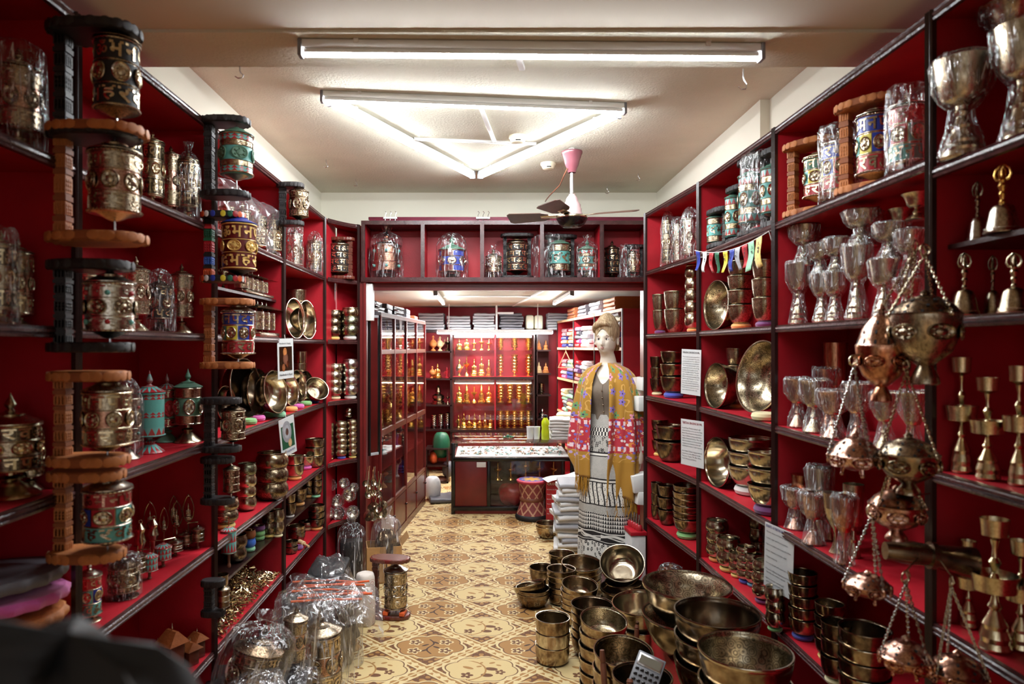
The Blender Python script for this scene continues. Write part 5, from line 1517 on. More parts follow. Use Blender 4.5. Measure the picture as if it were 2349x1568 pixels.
up = [(1846,518,612,64,'far upper'),(1882,560,640,56,'second upper'),(1920,548,632,58,'third upper'),(1978,484,566,78,'highest'),(2042,514,600,72,'middle upper'),(2090,530,640,66,'post-side upper')]
for i, (x, yt_, yb_, w_, pl) in enumerate(up):
    gob(f'film-wrapped brass goblet, {pl} one stacked on the second shelf', x, yt_, yb_, w_, (1.27,1.25,1.25,1.25,1.24,1.25)[i], 'a', grp=g)
gob('bare brass flared cup on the pile near the thick post', 2104, 445, 505, 66, 1.26, 'b', bag=None, grp=None)
gob('bare brass cup deeper in the pile beside the flared one', 2066, 480, 540, 56, 1.32, 'b', bag=None, grp=None)
g = 'wrapped vases on the third shelf'
for i, (x, yt_, w_, X, mt_, pl) in enumerate(((1830,868,56,1.22,'rose_copper','far'),(1868,872,64,1.205,'brass','second'),(1912,896,70,1.20,'rose_copper','third'),(1968,880,64,1.22,'rose_copper','fourth'),(2030,900,60,1.22,'brass','fifth'),(2095,900,60,1.22,'brass','post-side'))):
    gob(f'film-wrapped flared vase, {pl} one on the third shelf', x, yt_, 990, w_, X, 'b', mt_, z=RZ[2], grp=g)
gob('tall unwrapped copper vase behind the wrapped vases', 1916, 786, 900, 58, 1.36, 'c', 'copper', bag=None, z=RZ[2], grp=None)
gob('wrapped engraved copper cup behind the third vase', 1898, 846, 960, 60, 1.33, 'b', 'copper', z=RZ[2], grp=None)
g = 'goblets on the fourth shelf'
for i, (x, yt_, w_, X, mt_, kind, bg, pl) in enumerate(((1824,1118,58,1.23,'rose_copper','b','film_white','far wrapped'),(1836,1088,42,1.30,'copper','d',None,'unwrapped rear copper'),(1880,1072,58,1.24,'brass','c','film_white','tall wrapped'),(1866,1130,62,1.19,'rose_copper','b','film_white','front wrapped'),(1916,1130,52,1.21,'brass','d',None,'shallow bare'),(1936,1138,54,1.18,'copper','d','film_white','nearest wrapped'),(1958,1110,50,1.25,'brass','c',None,'bare ribbed'),(1905,1150,44,1.28,'copper','d',None,'dark rear'))):
    gob(f'{pl} goblet on the fourth shelf beside the text card', x, yt_, 1250, w_, X, kind, mt_, bag=bg, z=RZ[3], grp=g)
# bowls on the low shelf of the goblet bay
shelf_stack('five-bowl column nearest the long text card', 1842, 64, 1312, 5, RZ[4], 1.22, prof='deep', mats=('bronze',), cushion='ring_blue', look='smooth dull', aspect=.55)
shelf_stack('four-bowl column on a yellow pad below the censers', 1902, 64, 1382, 4, RZ[4], 1.23, prof='deep', mats=('bowl_dark','bronze'), cushion='ring_yellow', look='dull', aspect=.55)
shelf_stack('three-bowl column between yellow pads below the censers', 1920, 70, 1425, 3, RZ[4], 1.17, prof='deep', mats=('bowl_dark',), cushion='ring_cream', look='dark', aspect=.6)
shelf_stack('widest column below the hanging censers', 1984, 112, 1440, 4, RZ[4], 1.20, prof='deep', mats=('bronze','bowl_dark'), look='wide dull', aspect=.55)

# --- bell and lamp bay
g = 'film-wrapped chalices near the ceiling'
gob('big film-wrapped chalice on the uppermost shelf by the thick post', 2206, 140, 385, 116, 1.25, 'a', 'brass', 'film', z=2.09, grp=g)
gob('film-wrapped chalice cut by the picture edge on the uppermost shelf', 2345, 60, 300, 110, 1.25, 'a', 'brass', 'film', z=2.09, grp=g)
gob('film-wrapped chalice bowl hanging over its neighbour', 2320, 10, 130, 120, 1.32, 'b', 'brass', 'film', grp=g)
def shelf_bell(label, x, w_, yt_, z, X, mt_, hm):
    X, Y = seat(x, X, .03)
    bell(label, (X, Y, z+.001), w_/2*Y/F, zat(yt_, Y)-z, mt_, hm, 'hand bells')
shelf_bell('small grey hand bell behind the large one on thin shelf', 2242, 46, 418, 1.888, 1.27, 'tin', 'antique')
shelf_bell('large silvery hand bell with gilt handle on thin shelf', 2300, 74, 378, 1.888, 1.22, 'silver_brass', 'gilt')
shelf_bell('brass hand bell first from the thick post', 2212, 62, 582, 1.701, 1.24, 'brass', 'brass')
shelf_bell('smaller brass hand bell between two larger ones', 2277, 40, 588, 1.701, 1.30, 'brass', 'antique')
shelf_bell('brass hand bell nearest the picture edge', 2326, 66, 582, 1.701, 1.24, 'brass', 'brass')
def tall_lamp(label, x, w_, yt_, z, X, grp):
    X, Y = seat(x, X, .03)
    ht = zat(yt_, Y)-z; r = w_/2*Y/F
    t = thing('tall_butter_lamp', label, 'butter lamp', (X, Y, z+.001), rnd.random(), group=grp)
    ob('pedestal', cached(('tlp',), lambda: MB().lathe([(.62,0),(.66,.02),(.58,.06),(.62,.1),(.5,.16),(.52,.19),(.34,.25),(.2,.3),(.32,.33),(.2,.36),(.12,.42)], 22, fn=lambda a, i: 1+.04*abs(math.sin(6*a))*(i < 8)).mesh('pedestal', 'bright_brass')), t, (0,0,0), (0,0,0), (r, r, ht))
    ob('lower_cup', cached(('tlc',), lambda: MB().lathe([(.12,.0),(.5,.06),(.88,.2),(.92,.6),(1.0,1.0),(.94,1.0),(.84,.6),(.4,.2),(.02,.18)], 24, cap=False).mesh('lower_cup', 'bright_brass')), t, (0,0,ht*.42), (0,0,0), (r, r, ht*.16))
    ob('stem', cached(('tls',), lambda: MB().lathe([(.4,0),(.3,.1),(.12,.25),(.2,.4),(.28,.5),(.14,.6),(.1,.8),(.2,1)], 16).mesh('stem', 'bright_brass')), t, (0,0,ht*.5), (0,0,0), (r, r, ht*.34))
    ob('upper_cup', cached(('tlc',), lambda: None), t, (0,0,ht*.84), (0,0,0), (r*.62, r*.62, ht*.16))
    return t
g = 'tall brass lamps behind the censers'
tall_lamp('tall brass lamp first past the thick post on the middle shelf', 2206, 66, 820, 1.301, 1.24, g)
tall_lamp('tall brass lamp second from the post on the middle shelf', 2266, 74, 866, 1.301, 1.22, g)
tall_lamp('tall brass lamp at the picture edge on the middle shelf', 2338, 66, 840, 1.301, 1.24, g)
tall_lamp('slim brass lamp behind the big one on the lower shelf', 2222, 52, 1240, .906, 1.26, g)
tall_lamp('biggest tall brass lamp on the lower shelf', 2282, 96, 1190, .906, 1.21, g)
tall_lamp('tall brass lamp in shadow at the picture edge low down', 2342, 70, 1240, .906, 1.27, g)

# ------------------------------------------------------------------ hanging censers along the thick post
hk = []
def hook(label, p, q):
    p, q = Vector(p), Vector(q)
    m_ = (p+q)/2 + Vector((0,0,-.012))
    o = ob('wall_hook', MB().tube([p, p.lerp(q,.4)+Vector((0,0,.006)), q+Vector((0,0,.004)), q+Vector((.004,-.004,-.012)), q+Vector((-.004,0,-.02))], .0022, 6).mesh('wall_hook', 'brass'))
    return tag(o, label, 'hook')
def cens(label, x, yrim, w_, yring, xring, Y, low, mt_, lid_, ch, rot=.3, lh=.9, bh=.75):
    p, rg = px(x, yrim, Y), px(xring, yring, Y)
    return censer(label, tuple(rg), w_/2*Y/F, p.z, low, mt_, lid_, ch, (p.x, p.y), True, rot, lh, bh)
cens('large dull bronze censer on a flared foot beside the bells', 2122, 722, 142, 585, 2122, 1.62, 'foot', 'antique', 'dark_bronze', 'brass', .2, .75, 1.5)
cens('shiny copper censer on a golden foot left of the large bronze one', 2022, 796, 104, 575, 2100, 1.70, 'foot', 'copper', 'rose_copper', 'brass', .6, 1.75, 1.6)
cens('pierced rose copper censer on three silver chains', 1962, 1046, 108, 838, 1960, 1.70, 'bowl', 'rose_copper', 'rose_copper', 'tin', .1, 1.0, .6)
cens('bronze censer with brass chains and pedestal next to pierced one', 2084, 1042, 122, 850, 2080, 1.64, 'foot', 'bronze', 'antique', 'brass', .5, .75, 1.0)
cens('reddish copper censer with leaf-patterned lid below the bronze one', 2056, 1158, 112, 1040, 2052, 1.68, 'foot', 'rose_copper', 'copper_chased', 'brass', .9, .75, .95)
cens('dark pierced censer hanging over the wide bowl column', 1990, 1340, 96, 1180, 2000, 1.68, 'bowl', 'copper_chased', 'rose_copper', 'tin', .2, .62, .6)
cens('pierced copper censer lowest of all, silver chains', 2078, 1506, 108, 1335, 2078, 1.60, 'bowl', 'copper', 'rose_copper', 'tin', .4, .85, .6)
cens('shadowed censer at the bottom edge in front of lamps', 2196, 1540, 116, 1345, 2182, 1.58, 'bowl', 'copper_chased', 'copper_chased', 'tin', .8, .8, .6)
# short rods from the post that carry the censers
for (x, y, Y, lab) in ((2118,588,1.62,'brass hook carrying the two largest censers'),(1960,836,1.70,'brass hook of the pierced rose censer'),(2080,848,1.64,'brass hook of the pedestal censer'),(2078,1333,1.60,'curled brass hook of the lowest pierced censer'),(2182,1343,1.58,'thin hook of the shadowed censer'),(2000,1178,1.68,'hook above the dark pierced censer')):
    a_ = px(x, y, Y); hook(lab, (1.16, 1.775, a_.z+.03), (a_.x, a_.y, a_.z+.02))
# dark metal trumpet-like cylinder hung behind the chains
tag(ob('ritual_horn', (MB().tube([(0,0,0),(.06,0,.01),(.1,0,.015),(.2,0,.02)], [.022,.03,.026,.04], 16).tube([(.1,0,.015),(.112,0,.016)], .034, 16), 'dark_bronze'), None, tuple(px(2030,1262,1.72)), (0, R(12), R(-10))), 'dark metal drum-shaped horn hung behind the censer chains', 'horn')
# ================================================================== bowls on the floor and on the red plinth
tag(ob('red_plinth', (MB().rbox(.79, 1.86, 0, 1.155, 3.26, .30, .004), 'red_paint')), 'low red plinth under the three huge engraved bowls', 'plinth')
def floor_stack(place, x, yrim, w_, ybase, n, z0=0.0, Y=None, **k):
    Y = Y or F*H/(ybase-CY)
    r = w_/2*Y/F
    return stack(place, ((x-CX)*Y/F, Y, z0), r, zat(yrim, Y)-z0, n, **k)
BL = 'hammered bronze'
# huge bowls on the plinth
floor_stack('huge pair, floral band inside, on the plinth end', 1575, 1339, 200, 0, 2, .30, 2.96, prof='flare', mats=('bronze',), inner='bowl_engraved', look=BL, aspect=.42)
floor_stack('huge smooth trio in the middle of the plinth', 1645, 1402, 192, 0, 3, .30, 2.56, prof='round', mats=('bowl_dark','bronze'), look=BL, aspect=.48)
floor_stack('huge lettered trio nearest on the plinth', 1710, 1490, 210, 0, 3, .30, 2.2, prof='round', mats=('bronze',), inner='bowl_engraved', look=BL, aspect=.5)
# floor group
floor_stack('lone straight-sided column on the carpet', 1268, 1414, 80, 1515, 3, prof='cup', mats=('bronze','bowl_pale','bronze'), look='dull bronze', aspect=.46)
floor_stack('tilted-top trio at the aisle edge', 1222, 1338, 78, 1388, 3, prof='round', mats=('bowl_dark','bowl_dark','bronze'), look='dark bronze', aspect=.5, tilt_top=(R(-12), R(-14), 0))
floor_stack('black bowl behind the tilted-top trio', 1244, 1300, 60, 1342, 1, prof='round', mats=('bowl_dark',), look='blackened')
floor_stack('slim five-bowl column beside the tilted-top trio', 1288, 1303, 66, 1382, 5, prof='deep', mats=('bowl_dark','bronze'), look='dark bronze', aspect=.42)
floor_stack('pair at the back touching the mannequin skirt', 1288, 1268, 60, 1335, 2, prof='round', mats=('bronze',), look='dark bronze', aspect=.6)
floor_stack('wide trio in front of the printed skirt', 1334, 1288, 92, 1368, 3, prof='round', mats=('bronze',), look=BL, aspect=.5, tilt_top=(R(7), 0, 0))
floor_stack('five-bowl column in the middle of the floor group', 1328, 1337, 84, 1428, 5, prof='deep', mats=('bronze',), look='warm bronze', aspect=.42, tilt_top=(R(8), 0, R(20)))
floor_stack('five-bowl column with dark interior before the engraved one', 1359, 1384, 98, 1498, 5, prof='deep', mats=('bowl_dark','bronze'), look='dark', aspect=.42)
floor_stack('six-bowl column with engraved open top', 1382, 1416, 108, 0, 6, 0, 3.12, prof='deep', mats=('bronze',), inner='bowl_engraved', look=BL, aspect=.42, tilt_top=(R(10), 0, R(15)))
floor_stack('lotus-engraved column nearest the calculator', 1428, 1488, 136, 0, 5, 0, 2.75, prof='deep', mats=('bronze',), inner='bowl_engraved_dark', look=BL, aspect=.5, tilt_top=(R(8), 0, 0))
floor_stack('column carrying the calculator', 1472, 1548, 138, 0, 5, 0, 2.5, prof='deep', mats=('bowl_dark',), look='dark bronze', aspect=.5)
floor_stack('large dark pair behind the bright brass one', 1440, 1348, 128, 1428, 2, prof='flare', mats=('bowl_dark',), look='dark', aspect=.42)
floor_stack('bright brass trio beside the plinth', 1470, 1378, 124, 0, 3, 0, 3.36, prof='round', mats=('bowl_gold',), look='bright brass', aspect=.5, tilt_top=(R(6), R(-4), 0))
lean('big pale brass bowl tipped towards the camera by the skirt', 1427, 1290, 98, (1427-CX)*4.2/F, .42, (-15, 52), 'round', 'bowl_pale', 'bowl_gold', fulld=.275)
floor_stack('wide bronze pair propping the tipped brass bowl', 1428, 1335, 84, 1405, 2, prof='round', mats=('bowl_dark',), look='shadowed', aspect=.6)
floor_stack('lone pair by the white packages', 1256, 1198, 53, 1232, 2, prof='round', mats=('bronze',), look='old bronze', aspect=.55)
def stick(label, p, q, r=.012):
    d_ = Vector(q)-Vector(p)
    o = ob('wooden_mallet', MB().lathe([(r*.7,0),(r,.01),(r,d_.length*.78),(r*.8,d_.length*.8),(r*1.05,d_.length*.84),(r*.7,d_.length)], 14).mesh('wooden_mallet', 'mallet_wood'), None, p, d_.to_track_quat('Z','Y').to_euler())
    return tag(o, label, 'mallet')
stick('wooden mallet standing in the lotus-engraved column', px(1392,1640,2.62), px(1381,1490,2.66), .012)
stick('wooden mallet handle beside the bright brass trio', px(1460,1478,3.2), px(1461,1432,3.22), .011)
stick('wooden mallet tip at the bottom picture edge', px(1446,1600,2.4), px(1445,1556,2.42), .012)
# calculator
t = thing('calculator', 'grey desk calculator propped in a dark bowl', 'calculator', tuple(px(1482,1548,2.43)), (R(42), R(16), R(-24)))
ob('body', MB().rbox(-.05, -.075, -.006, .05, .075, .006, .004).mesh('body', 'grey_plastic'), t)
ob('bezel', MB().rbox(-.044, .022, .004, .044, .068, .0085, .002).mesh('bezel', 'steel'), t)
ob('screen', MB().box(-.038, .030, .0085, .038, .060, .0095).mesh('screen', 'lcd'), t)
for i in range(5):
    for j in range(4):
        ob('key', cached(('key',), lambda: MB().rbox(-.0065, -.0045, 0, .0065, .0045, .004, .0015).mesh('key', 'black_gloss')), t, (-.036+i*.018, .008-j*.02, .006))
me = TXT[('CITIZEN', 0.0)]; me.materials.append(mat('white_plastic')); ob('brand_lettering', me, t, (-.038, .0225, .0092), (0,0,0), .006)
# ================================================================== back room
# --- glazed cabinet along the left
c0, c1 = Vector((-.80, 5.24)), Vector((-.62, 7.12))
cax = (c1-c0).normalized(); cL = (c1-c0).length; cnx = Vector((-cax.y, cax.x))
t = thing('glass_cabinet', 'long glazed wooden cabinet of gilt figures in the back room', 'cabinet', (c0.x, c0.y, 0), math.atan2(cax.y, cax.x))
DEP = .42
def cb(nm, x0, y0, z0, x1, y1, z1, mt_, par=None):
    return ob(nm, MB().box(x0,y0,z0,x1,y1,z1).mesh(nm, mt_), par or t)
cb('back_panel', 0, DEP-.01, .04, cL, DEP, 1.89, 'red_paint')
cb('side_panel', 0, 0, 0, .02, DEP, 1.89, 'red_wood'); cb('side_panel', cL-.02, 0, 0, cL, DEP, 1.89, 'red_wood')
cb('top_panel', 0, -.01, 1.87, cL, DEP, 1.895, 'grey_cloth')
nb = 4
for zz_ in (.36, .66, .95, 1.27, 1.58): cb('shelf', .02, .015, zz_-.016, cL-.02, DEP-.01, zz_, 'red_wood')
for zz_, hh in ((.345,.03),(.935,.045),(1.57,.035),(1.86,.03),(.0,.06)): cb('rail', 0, -.012, zz_, cL, .012, zz_+hh, 'brown_wood')
for k in range(nb+1):
    x = k*cL/nb
    cb('stile', max(0,x-.014), -.014, .06, min(cL,x+.014), .012, 1.86, 'red_wood')
for k in range(nb):
    x0, x1 = k*cL/nb+.014, (k+1)*cL/nb-.014
    for (za, zb_) in ((.375,.935),(.98,1.57),(1.605,1.86)): cb('pane', x0, -.003, za, x1, .001, zb_, 'glass')
    d_ = cb('door', x0, -.008, .07, x1, .008, .335, 'brown_wood')
    ob('knob', MB().ball((x1-.03, -.018, .22), .011, 8, 5).mesh('knob', 'dark_wood'), d_)
def incab(s, d, z): 
    q = c0 + cax*s + cnx*d
    return (q.x, q.y, z)
kinds = ['buddha','standing','stupa','buddha','ewer','buddha','lamp','standing','tiers']
nth = 0
for zz_, nm in ((.95,'middle'),(1.27,'upper'),(1.58,'topmost')):
    for k in range(9):
        kd = kinds[(k + int(zz_*10)) % len(kinds)]
        figure(f'gilt {FIGW[kd]}, {ORD[k]} from the passage on the cabinet {nm} shelf', incab(.14+k*.2, .16+.06*(k % 2), zz_+.001), .11 if kd != 'tiers' else .09, .2 + .05*((k*7) % 3), kd, 'gilt' if nm != 'topmost' else ('silver_brass','gilt')[k % 2], f'gilt pieces on the {nm} cabinet shelf')
for zz_, nm in ((.36,'lowest glazed'),(.66,'second glazed')):
    for k in range(7):
        mt_ = ('lapis','turquoise','coral','brass','white_cloth','ring_orange','dark_bronze')[(k*3+int(zz_*10)) % 7]
        kd = kinds[(k*2) % 9]
        figure(f'{("blue","turquoise","red","brass","white","orange","dark")[(k*3+int(zz_*10)) % 7]} {FIGW[kd]}, {ORD[k]} along the {nm} cabinet shelf', incab(.15+k*.25, .2, zz_+.001), .12, .2, kd, mt_, f'pieces on the {nm} shelf')
# narrow black framed mirror on the jamb
t = thing('narrow_mirror', 'tall narrow black-framed mirror at the passage edge', 'mirror', (-.838, 5.0, zat(1045, 5.0)), R(50))
hm = zat(722, 5.0) - zat(1045, 5.0)
ob('glass', MB().box(0,-.004,.02,.085,.0,hm-.02).mesh('glass', 'mirror'), t)
for (x0,z0_,x1,z1_) in ((-.012,0,.004,hm),(.08,0,.096,hm)): ob('frame_side', MB().rbox(x0,-.012,z0_,x1,.006,z1_,.003).mesh('frame_side', 'black_gloss'), t)
for (x0,z0_,x1,z1_) in ((.004,0,.08,.02),(.004,hm-.02,.08,hm)): ob('frame_end', MB().rbox(x0,-.012,z0_,x1,.006,z1_,.003).mesh('frame_end', 'grey_cloth'), t)
# flat boxes and frames lying on the cabinet
for i in range(9):
    s_ = .12 + (i % 5)*.38
    mt_ = ('black_gloss','grey_cloth','dark_grey_cloth','orange_wood_dark','black_gloss')[(i*2) % 5]
    q = incab(s_, .17, 1.897 + (.045 if i >= 5 else 0))
    tag(ob('flat_box', (MB().rbox(-.15,-.13,0,.15,.13,.04,.004), mt_), None, q, (0,0,math.atan2(cax.y, cax.x)+rnd.uniform(-.15,.15))), f'flat {("black","grey","dark grey","wooden","glossy black")[(i*2) % 5]} box, {ORD[i % 5]} along the cabinet top, {"upper" if i >= 5 else "lower"} layer', 'box', 'flat boxes on the cabinet')

# --- display wall at the very back
BY = 8.75
bx = lambda x: (x-CX)*BY/F
bz = lambda y: zat(y, BY)
t = thing('display_case', 'lit glass display case of golden offering vessels', 'display case', (0, BY, 0))
X0, X1, Xm = bx(1038), bx(1224), bx(1136)
zA, zB, zC, zD, zE = bz(985), bz(925), bz(864), bz(803), bz(762)
def db(nm, x0, y0, z0, x1, y1, z1, mt_, par=None): return ob(nm, MB().box(x0,y0,z0,x1,y1,z1).mesh(nm, mt_), par or t)
db('back_panel', X0, .33, 0, X1, .34, zE, 'red_paint')
db('side_panel', X0-.03, 0, 0, X0, .34, zE, 'dark_wood'); db('side_panel', X1, 0, 0, X1+.05, .34, zE, 'dark_wood')
db('top_panel', X0-.03, -.02, zE, X1+.05, .34, zE+.03, 'dark_wood')
db('base_cabinet', X0, 0, 0, X1, .33, zA-.03, 'red_wood')
db('sill', X0-.03, -.02, zA-.03, X1+.05, .33, zA, 'dark_wood')
db('middle_rail', X0, -.015, zC-.035, X1, .012, zC, 'dark_wood')
for zz_ in (zB, zD): db('glass_shelf', X0, .02, zz_-.01, X1, .33, zz_, 'glass')
db('middle_shelf', X0, .02, zC-.02, X1, .33, zC, 'red_paint')
db('divider', Xm-.008, .02, zA, Xm+.008, .33, zE, 'red_paint')
for (xa, xb) in ((X0, Xm-.008), (Xm+.008, X1)):
    for (za, zb_) in ((zA, zC-.035), (zC, zE)): db('pane', xa, 0, za, xb, .005, zb_, 'glass')
for i, (xa, xb) in enumerate(((X0+.02, Xm-.01), (Xm+.01, X1-.02))):
    for j, zz_ in enumerate((zE-.02, zC-.045)):
        batten(f'warm strip lamp inside the display case, {("upper","lower")[j]} {("figure","vessel")[i]} side', (xa, BY+.07, zz_), (xb, BY+.07, zz_), 'strip_lamp', 'tube_light_warm', .008)
g = 'golden vessels in the display case'
for zz_, ks, nm, hh in ((zD, ['buddha','buddha','lamp','lamp','lamp'], 'highest', .17), (zC, ['ewer','lamp','buddha','buddha','stupa'], 'second', .26), (zB, ['buddha','stupa','lamp','stupa','buddha'], 'third', .24), (zA, ['standing','buddha','stupa','buddha','stupa','stupa','buddha'], 'lowest', .2)):
    n = len(ks)
    for k, kd in enumerate(ks):
        figure(f'golden {FIGW[kd]}, {ORD[k]} on the {nm} display shelf, figure side', (X0+.05+(Xm-X0-.06)*(k+.3)/n, BY+.19, zz_+.001), .095 if n < 6 else .075, hh*(1.0 if k % 2 else .85), kd, 'gilt', g)
for zz_, n, nm, hh in ((zD, 3, 'highest', .19), (zC, 3, 'second', .30), (zB, 4, 'third', .29), (zA, 5, 'lowest', .24)):
    for k in range(n):
        figure(f'golden tiered vessel, {ORD[k]} on the {nm} display shelf, vessel side', (Xm+.07+(X1-Xm-.12)*k/(n-1), BY+.19, zz_+.001), .115, hh, 'tiers', 'gilt', g)
# shelves either side of the display case
def side_shelves(name, label, x0, x1, ys, mt_, pieces, tagname):
    t = thing(name, label, 'shelf unit', (0, BY, 0))
    a_, b_ = bx(x0), bx(x1)
    ob('back_panel', MB().box(a_, .33, 0, b_, .34, zE).mesh('back_panel', mt_), t)
    ob('side_panel', MB().box(a_-.02, 0, 0, a_, .34, zE).mesh('side_panel', 'red_paint'), t)
    for y in ys: ob('shelf', MB().box(a_, .0, bz(y)-.018, b_, .33, bz(y)).mesh('shelf', 'dark_wood'), t)
    ob('top_panel', MB().box(a_-.02, -.02, zE, b_, .34, zE+.03).mesh('top_panel', 'dark_wood'), t)
    for i, (x, yb_, w_, ht, kd, mt2, lab) in enumerate(pieces):
        figure(lab, (bx(x), BY+.12, bz(yb_)+.001), w_*BY/F, ht*BY/F, kd, mt2, tagname)
side_shelves('side_shelf_unit', 'narrow red shelf unit with wooden instruments beside display case', 962, 1036, (805, 868, 928, 985, 1040), 'red_paint', [
    (992,805,20,36,'ewer','orange_wood','yellow wooden instrument body on the upper side shelf'),(1008,805,18,34,'ewer','pale_wood','second yellow wooden instrument on the upper side shelf'),(1026,805,20,34,'lamp','dark_bronze','dark round instrument on the upper side shelf'),
    (990,868,16,28,'ewer','orange_wood','small wooden piece on the second side shelf'),(1002,868,20,34,'buddha','gilt','gilt figure framed by wood on the second side shelf'),(1024,868,14,26,'standing','coral','reddish figure on the second side shelf'),
    (1004,928,34,44,'stupa','bronze','bronze stupa alone on the third side shelf'),(1026,928,10,26,'lamp','brass','thin brass lamp on the third side shelf'),
    (994,985,18,34,'tiers','silver_brass','silvery tiered piece in film, low side shelf'),(1010,985,18,36,'tiers','tin','tin tiered piece in film, low side shelf'),(1026,985,18,38,'tiers','tin','tallest tin tiered piece, low side shelf')], 'pieces on the side shelves')
side_shelves('dark_side_shelf_unit', 'narrow dark shelf unit between display case and textiles', 1231, 1264, (802, 856, 905, 960), 'red_wood', [
    (1238,802,12,24,'buddha','orange_wood','wooden figure on the dark upper shelf'),(1254,802,12,22,'stupa','orange_wood','wooden stupa on the dark upper shelf'),
    (1238,856,14,26,'buddha','pale_wood','pale seated figure on the dark second shelf'),(1254,856,14,24,'buddha','orange_wood','brown seated figure on the dark second shelf'),
    (1244,905,20,26,'tiers','brass','brass tiered stand on the dark third shelf'),(1246,960,22,24,'stupa','tin','tin vessel on the dark lowest shelf')], 'pieces on the dark shelves')
# grey folded textiles on top of the display wall
for i, (xa, xb, n, mt_, nm) in enumerate(((962,1018,6,'grey_cloth','pile by the cabinet'),(1026,1078,5,'grey_cloth','pile second along'),(1086,1134,6,'grey_cloth','pile beside the white cable duct'),(1148,1200,6,'dark_grey_cloth','dark pile past the duct'),(1258,1318,6,'grey_cloth','pile nearest the textile shelves'))):
    for k in range(n):
        fold(f'grey folded blanket, {stackword(k, n)} of the {nm}', (bx((xa+xb)/2)+rnd.uniform(-.01,.01), BY+.16, zE+.032+k*.036), (xb-xa)*BY/F, .3, .035, mt_, rnd.uniform(-.05,.05), 'grey blankets above the display')
for i, x in enumerate((1217, 1238)):
    tag(ob('pale_sack', (MB().rbox(-.055,-.08,0,.055,.08,.2,.03), 'cream_plastic'), None, (bx(x), BY+.2, zE+.031)), f'pale upright sack between the grey blankets, {("first","second")[i]} from the duct', 'sack')
tag(ob('cable_duct', (MB().rbox(bx(1139)-.012, BY-.02, zE+.03, bx(1139)+.012, BY, 2.16, .002).rbox(bx(1139), BY-.02, 2.05, bx(1178), BY, 2.075, .002), 'white_plastic')), 'white cable duct rising between the grey blanket piles', 'conduit')
conduit('white conduit along the back-room ceiling towards the header', Vector((bx(1178), BY-.02, 2.159)), Vector((.62, 5.4, 2.159)), .03)
conduit('white conduit across the back-room ceiling between tube lamps', Vector((-.42, 7.1, 2.158)), Vector((.72, 7.1, 2.158)), .025)
tl = batten('long tube lamp hung in front of the display case', (bx(1003)*.975, 8.45, bz(757)), (bx(1267)*.975, 8.45, bz(757)), 'tube_lamp', 'tube_light_back', .017)
for x_ in (.15, 1.25): ob('hanger_rod', MB().tube([(x_,0,0),(x_,0,2.16-bz(757))], .006, 8).mesh('hanger_rod', 'white_plastic'), tl)
batten('back-room ceiling tube over the glazed cabinet', (-.45, 6.35, 2.155), (-.46, 7.75, 2.155), 'tube_lamp', 'tube_light_back')
batten('back-room ceiling tube over the textile shelves', (.82, 6.35, 2.155), (.80, 7.75, 2.155), 'tube_lamp', 'tube_light_back')

# --- textile shelves on the right of the back room
e0, e1 = Vector((1.17, 5.75)), Vector((.93, 8.6))
eax = (e1-e0).normalized(); eL = (e1-e0).length
t = thing('textile_shelf_unit', 'red shelf unit of folded textiles in the back room', 'shelf unit', (e0.x, e0.y, 0), math.atan2(eax.y, eax.x))
EZ = (.06, .45, .85, 1.25, 1.62)
for zz_ in EZ + (1.95,): ob('shelf', MB().box(.01, -.40, zz_-.02, eL, 0, zz_).mesh('shelf', 'red_paint'), t)
for zz_ in EZ + (1.95,): ob('edge_strip', MB().box(.01, 0, zz_-.024, eL, .008, zz_+.002).mesh('edge_strip', 'pale_wood'), t)
for k in range(4):
    x = k*eL/3
    ob('side_panel', MB().box(x-.01, -.40, 0, x+.01, 0, 1.95).mesh('side_panel', 'red_paint'), t)
    ob('post_strip', MB().box(x-.012, 0, 0, x+.012, .01, 1.95).mesh('post_strip', 'grey_cloth' if k == 0 else 'dark_wood'), t)
ob('back_panel', MB().box(0, -.41, 0, eL, -.40, 1.95).mesh('back_panel', 'red_paint'), t)
CC = ['ring_pink','ring_sky','coral','ring_purple','grey_cloth','ring_orange','white_cloth','lapis','ring_mint','ring_red','dark_grey_cloth','ring_cream']
CN = {'ring_pink':'pink','ring_sky':'sky blue','coral':'coral red','ring_purple':'purple','grey_cloth':'grey','ring_orange':'orange','white_cloth':'white','lapis':'deep blue','ring_mint':'mint','ring_red':'dark red','dark_grey_cloth':'charcoal','ring_cream':'cream'}
q = random.Random(12)
for zz_, nm in ((.85,'waist-high'),(1.25,'chest-high'),(1.62,'top')):
    for j, s_ in enumerate((.30, .62, 1.45, 1.8, 2.15, 2.5)):
        n = 5 if zz_ > .9 else 6
        if zz_ == 1.62 and j < 2: n = 7
        pc = e0 + eax*s_ + Vector((eax.y, -eax.x))*.17
        for k in range(n):
            mt_ = ('white_cloth','white_cloth','grey_cloth')[k % 3] if (j in (2,) ) else CC[q.randrange(len(CC))]
            fold(f'{CN[mt_]} folded shawl, {stackword(k, n)} of {ORD[j]} pile on the {nm} textile shelf', (pc.x+q.uniform(-.015,.015), pc.y+q.uniform(-.012,.012), zz_+.002+k*.045), .27, .30, .044, mt_, math.atan2(eax.y, eax.x)+PI+q.uniform(-.08,.08), 'folded shawls in the back room')
for k in range(4):
    mt_ = ('orange_wood','grey_cloth','dark_grey_cloth','orange_wood_dark')[k]
    pc = e0 + eax*(.5+.55*k) + Vector((eax.y, -eax.x))*.18
    for j in range(3):
        fold(f'{("tan","grey","charcoal","brown")[k]} textile bundle, {stackword(j,3)} of pile {ORD[k]} on top of the textile shelves', (pc.x, pc.y, 1.953+j*.04), .42, .3, .04, mt_, math.atan2(eax.y, eax.x)+PI+q.uniform(-.06,.06), 'bundles on top of the textile shelves')
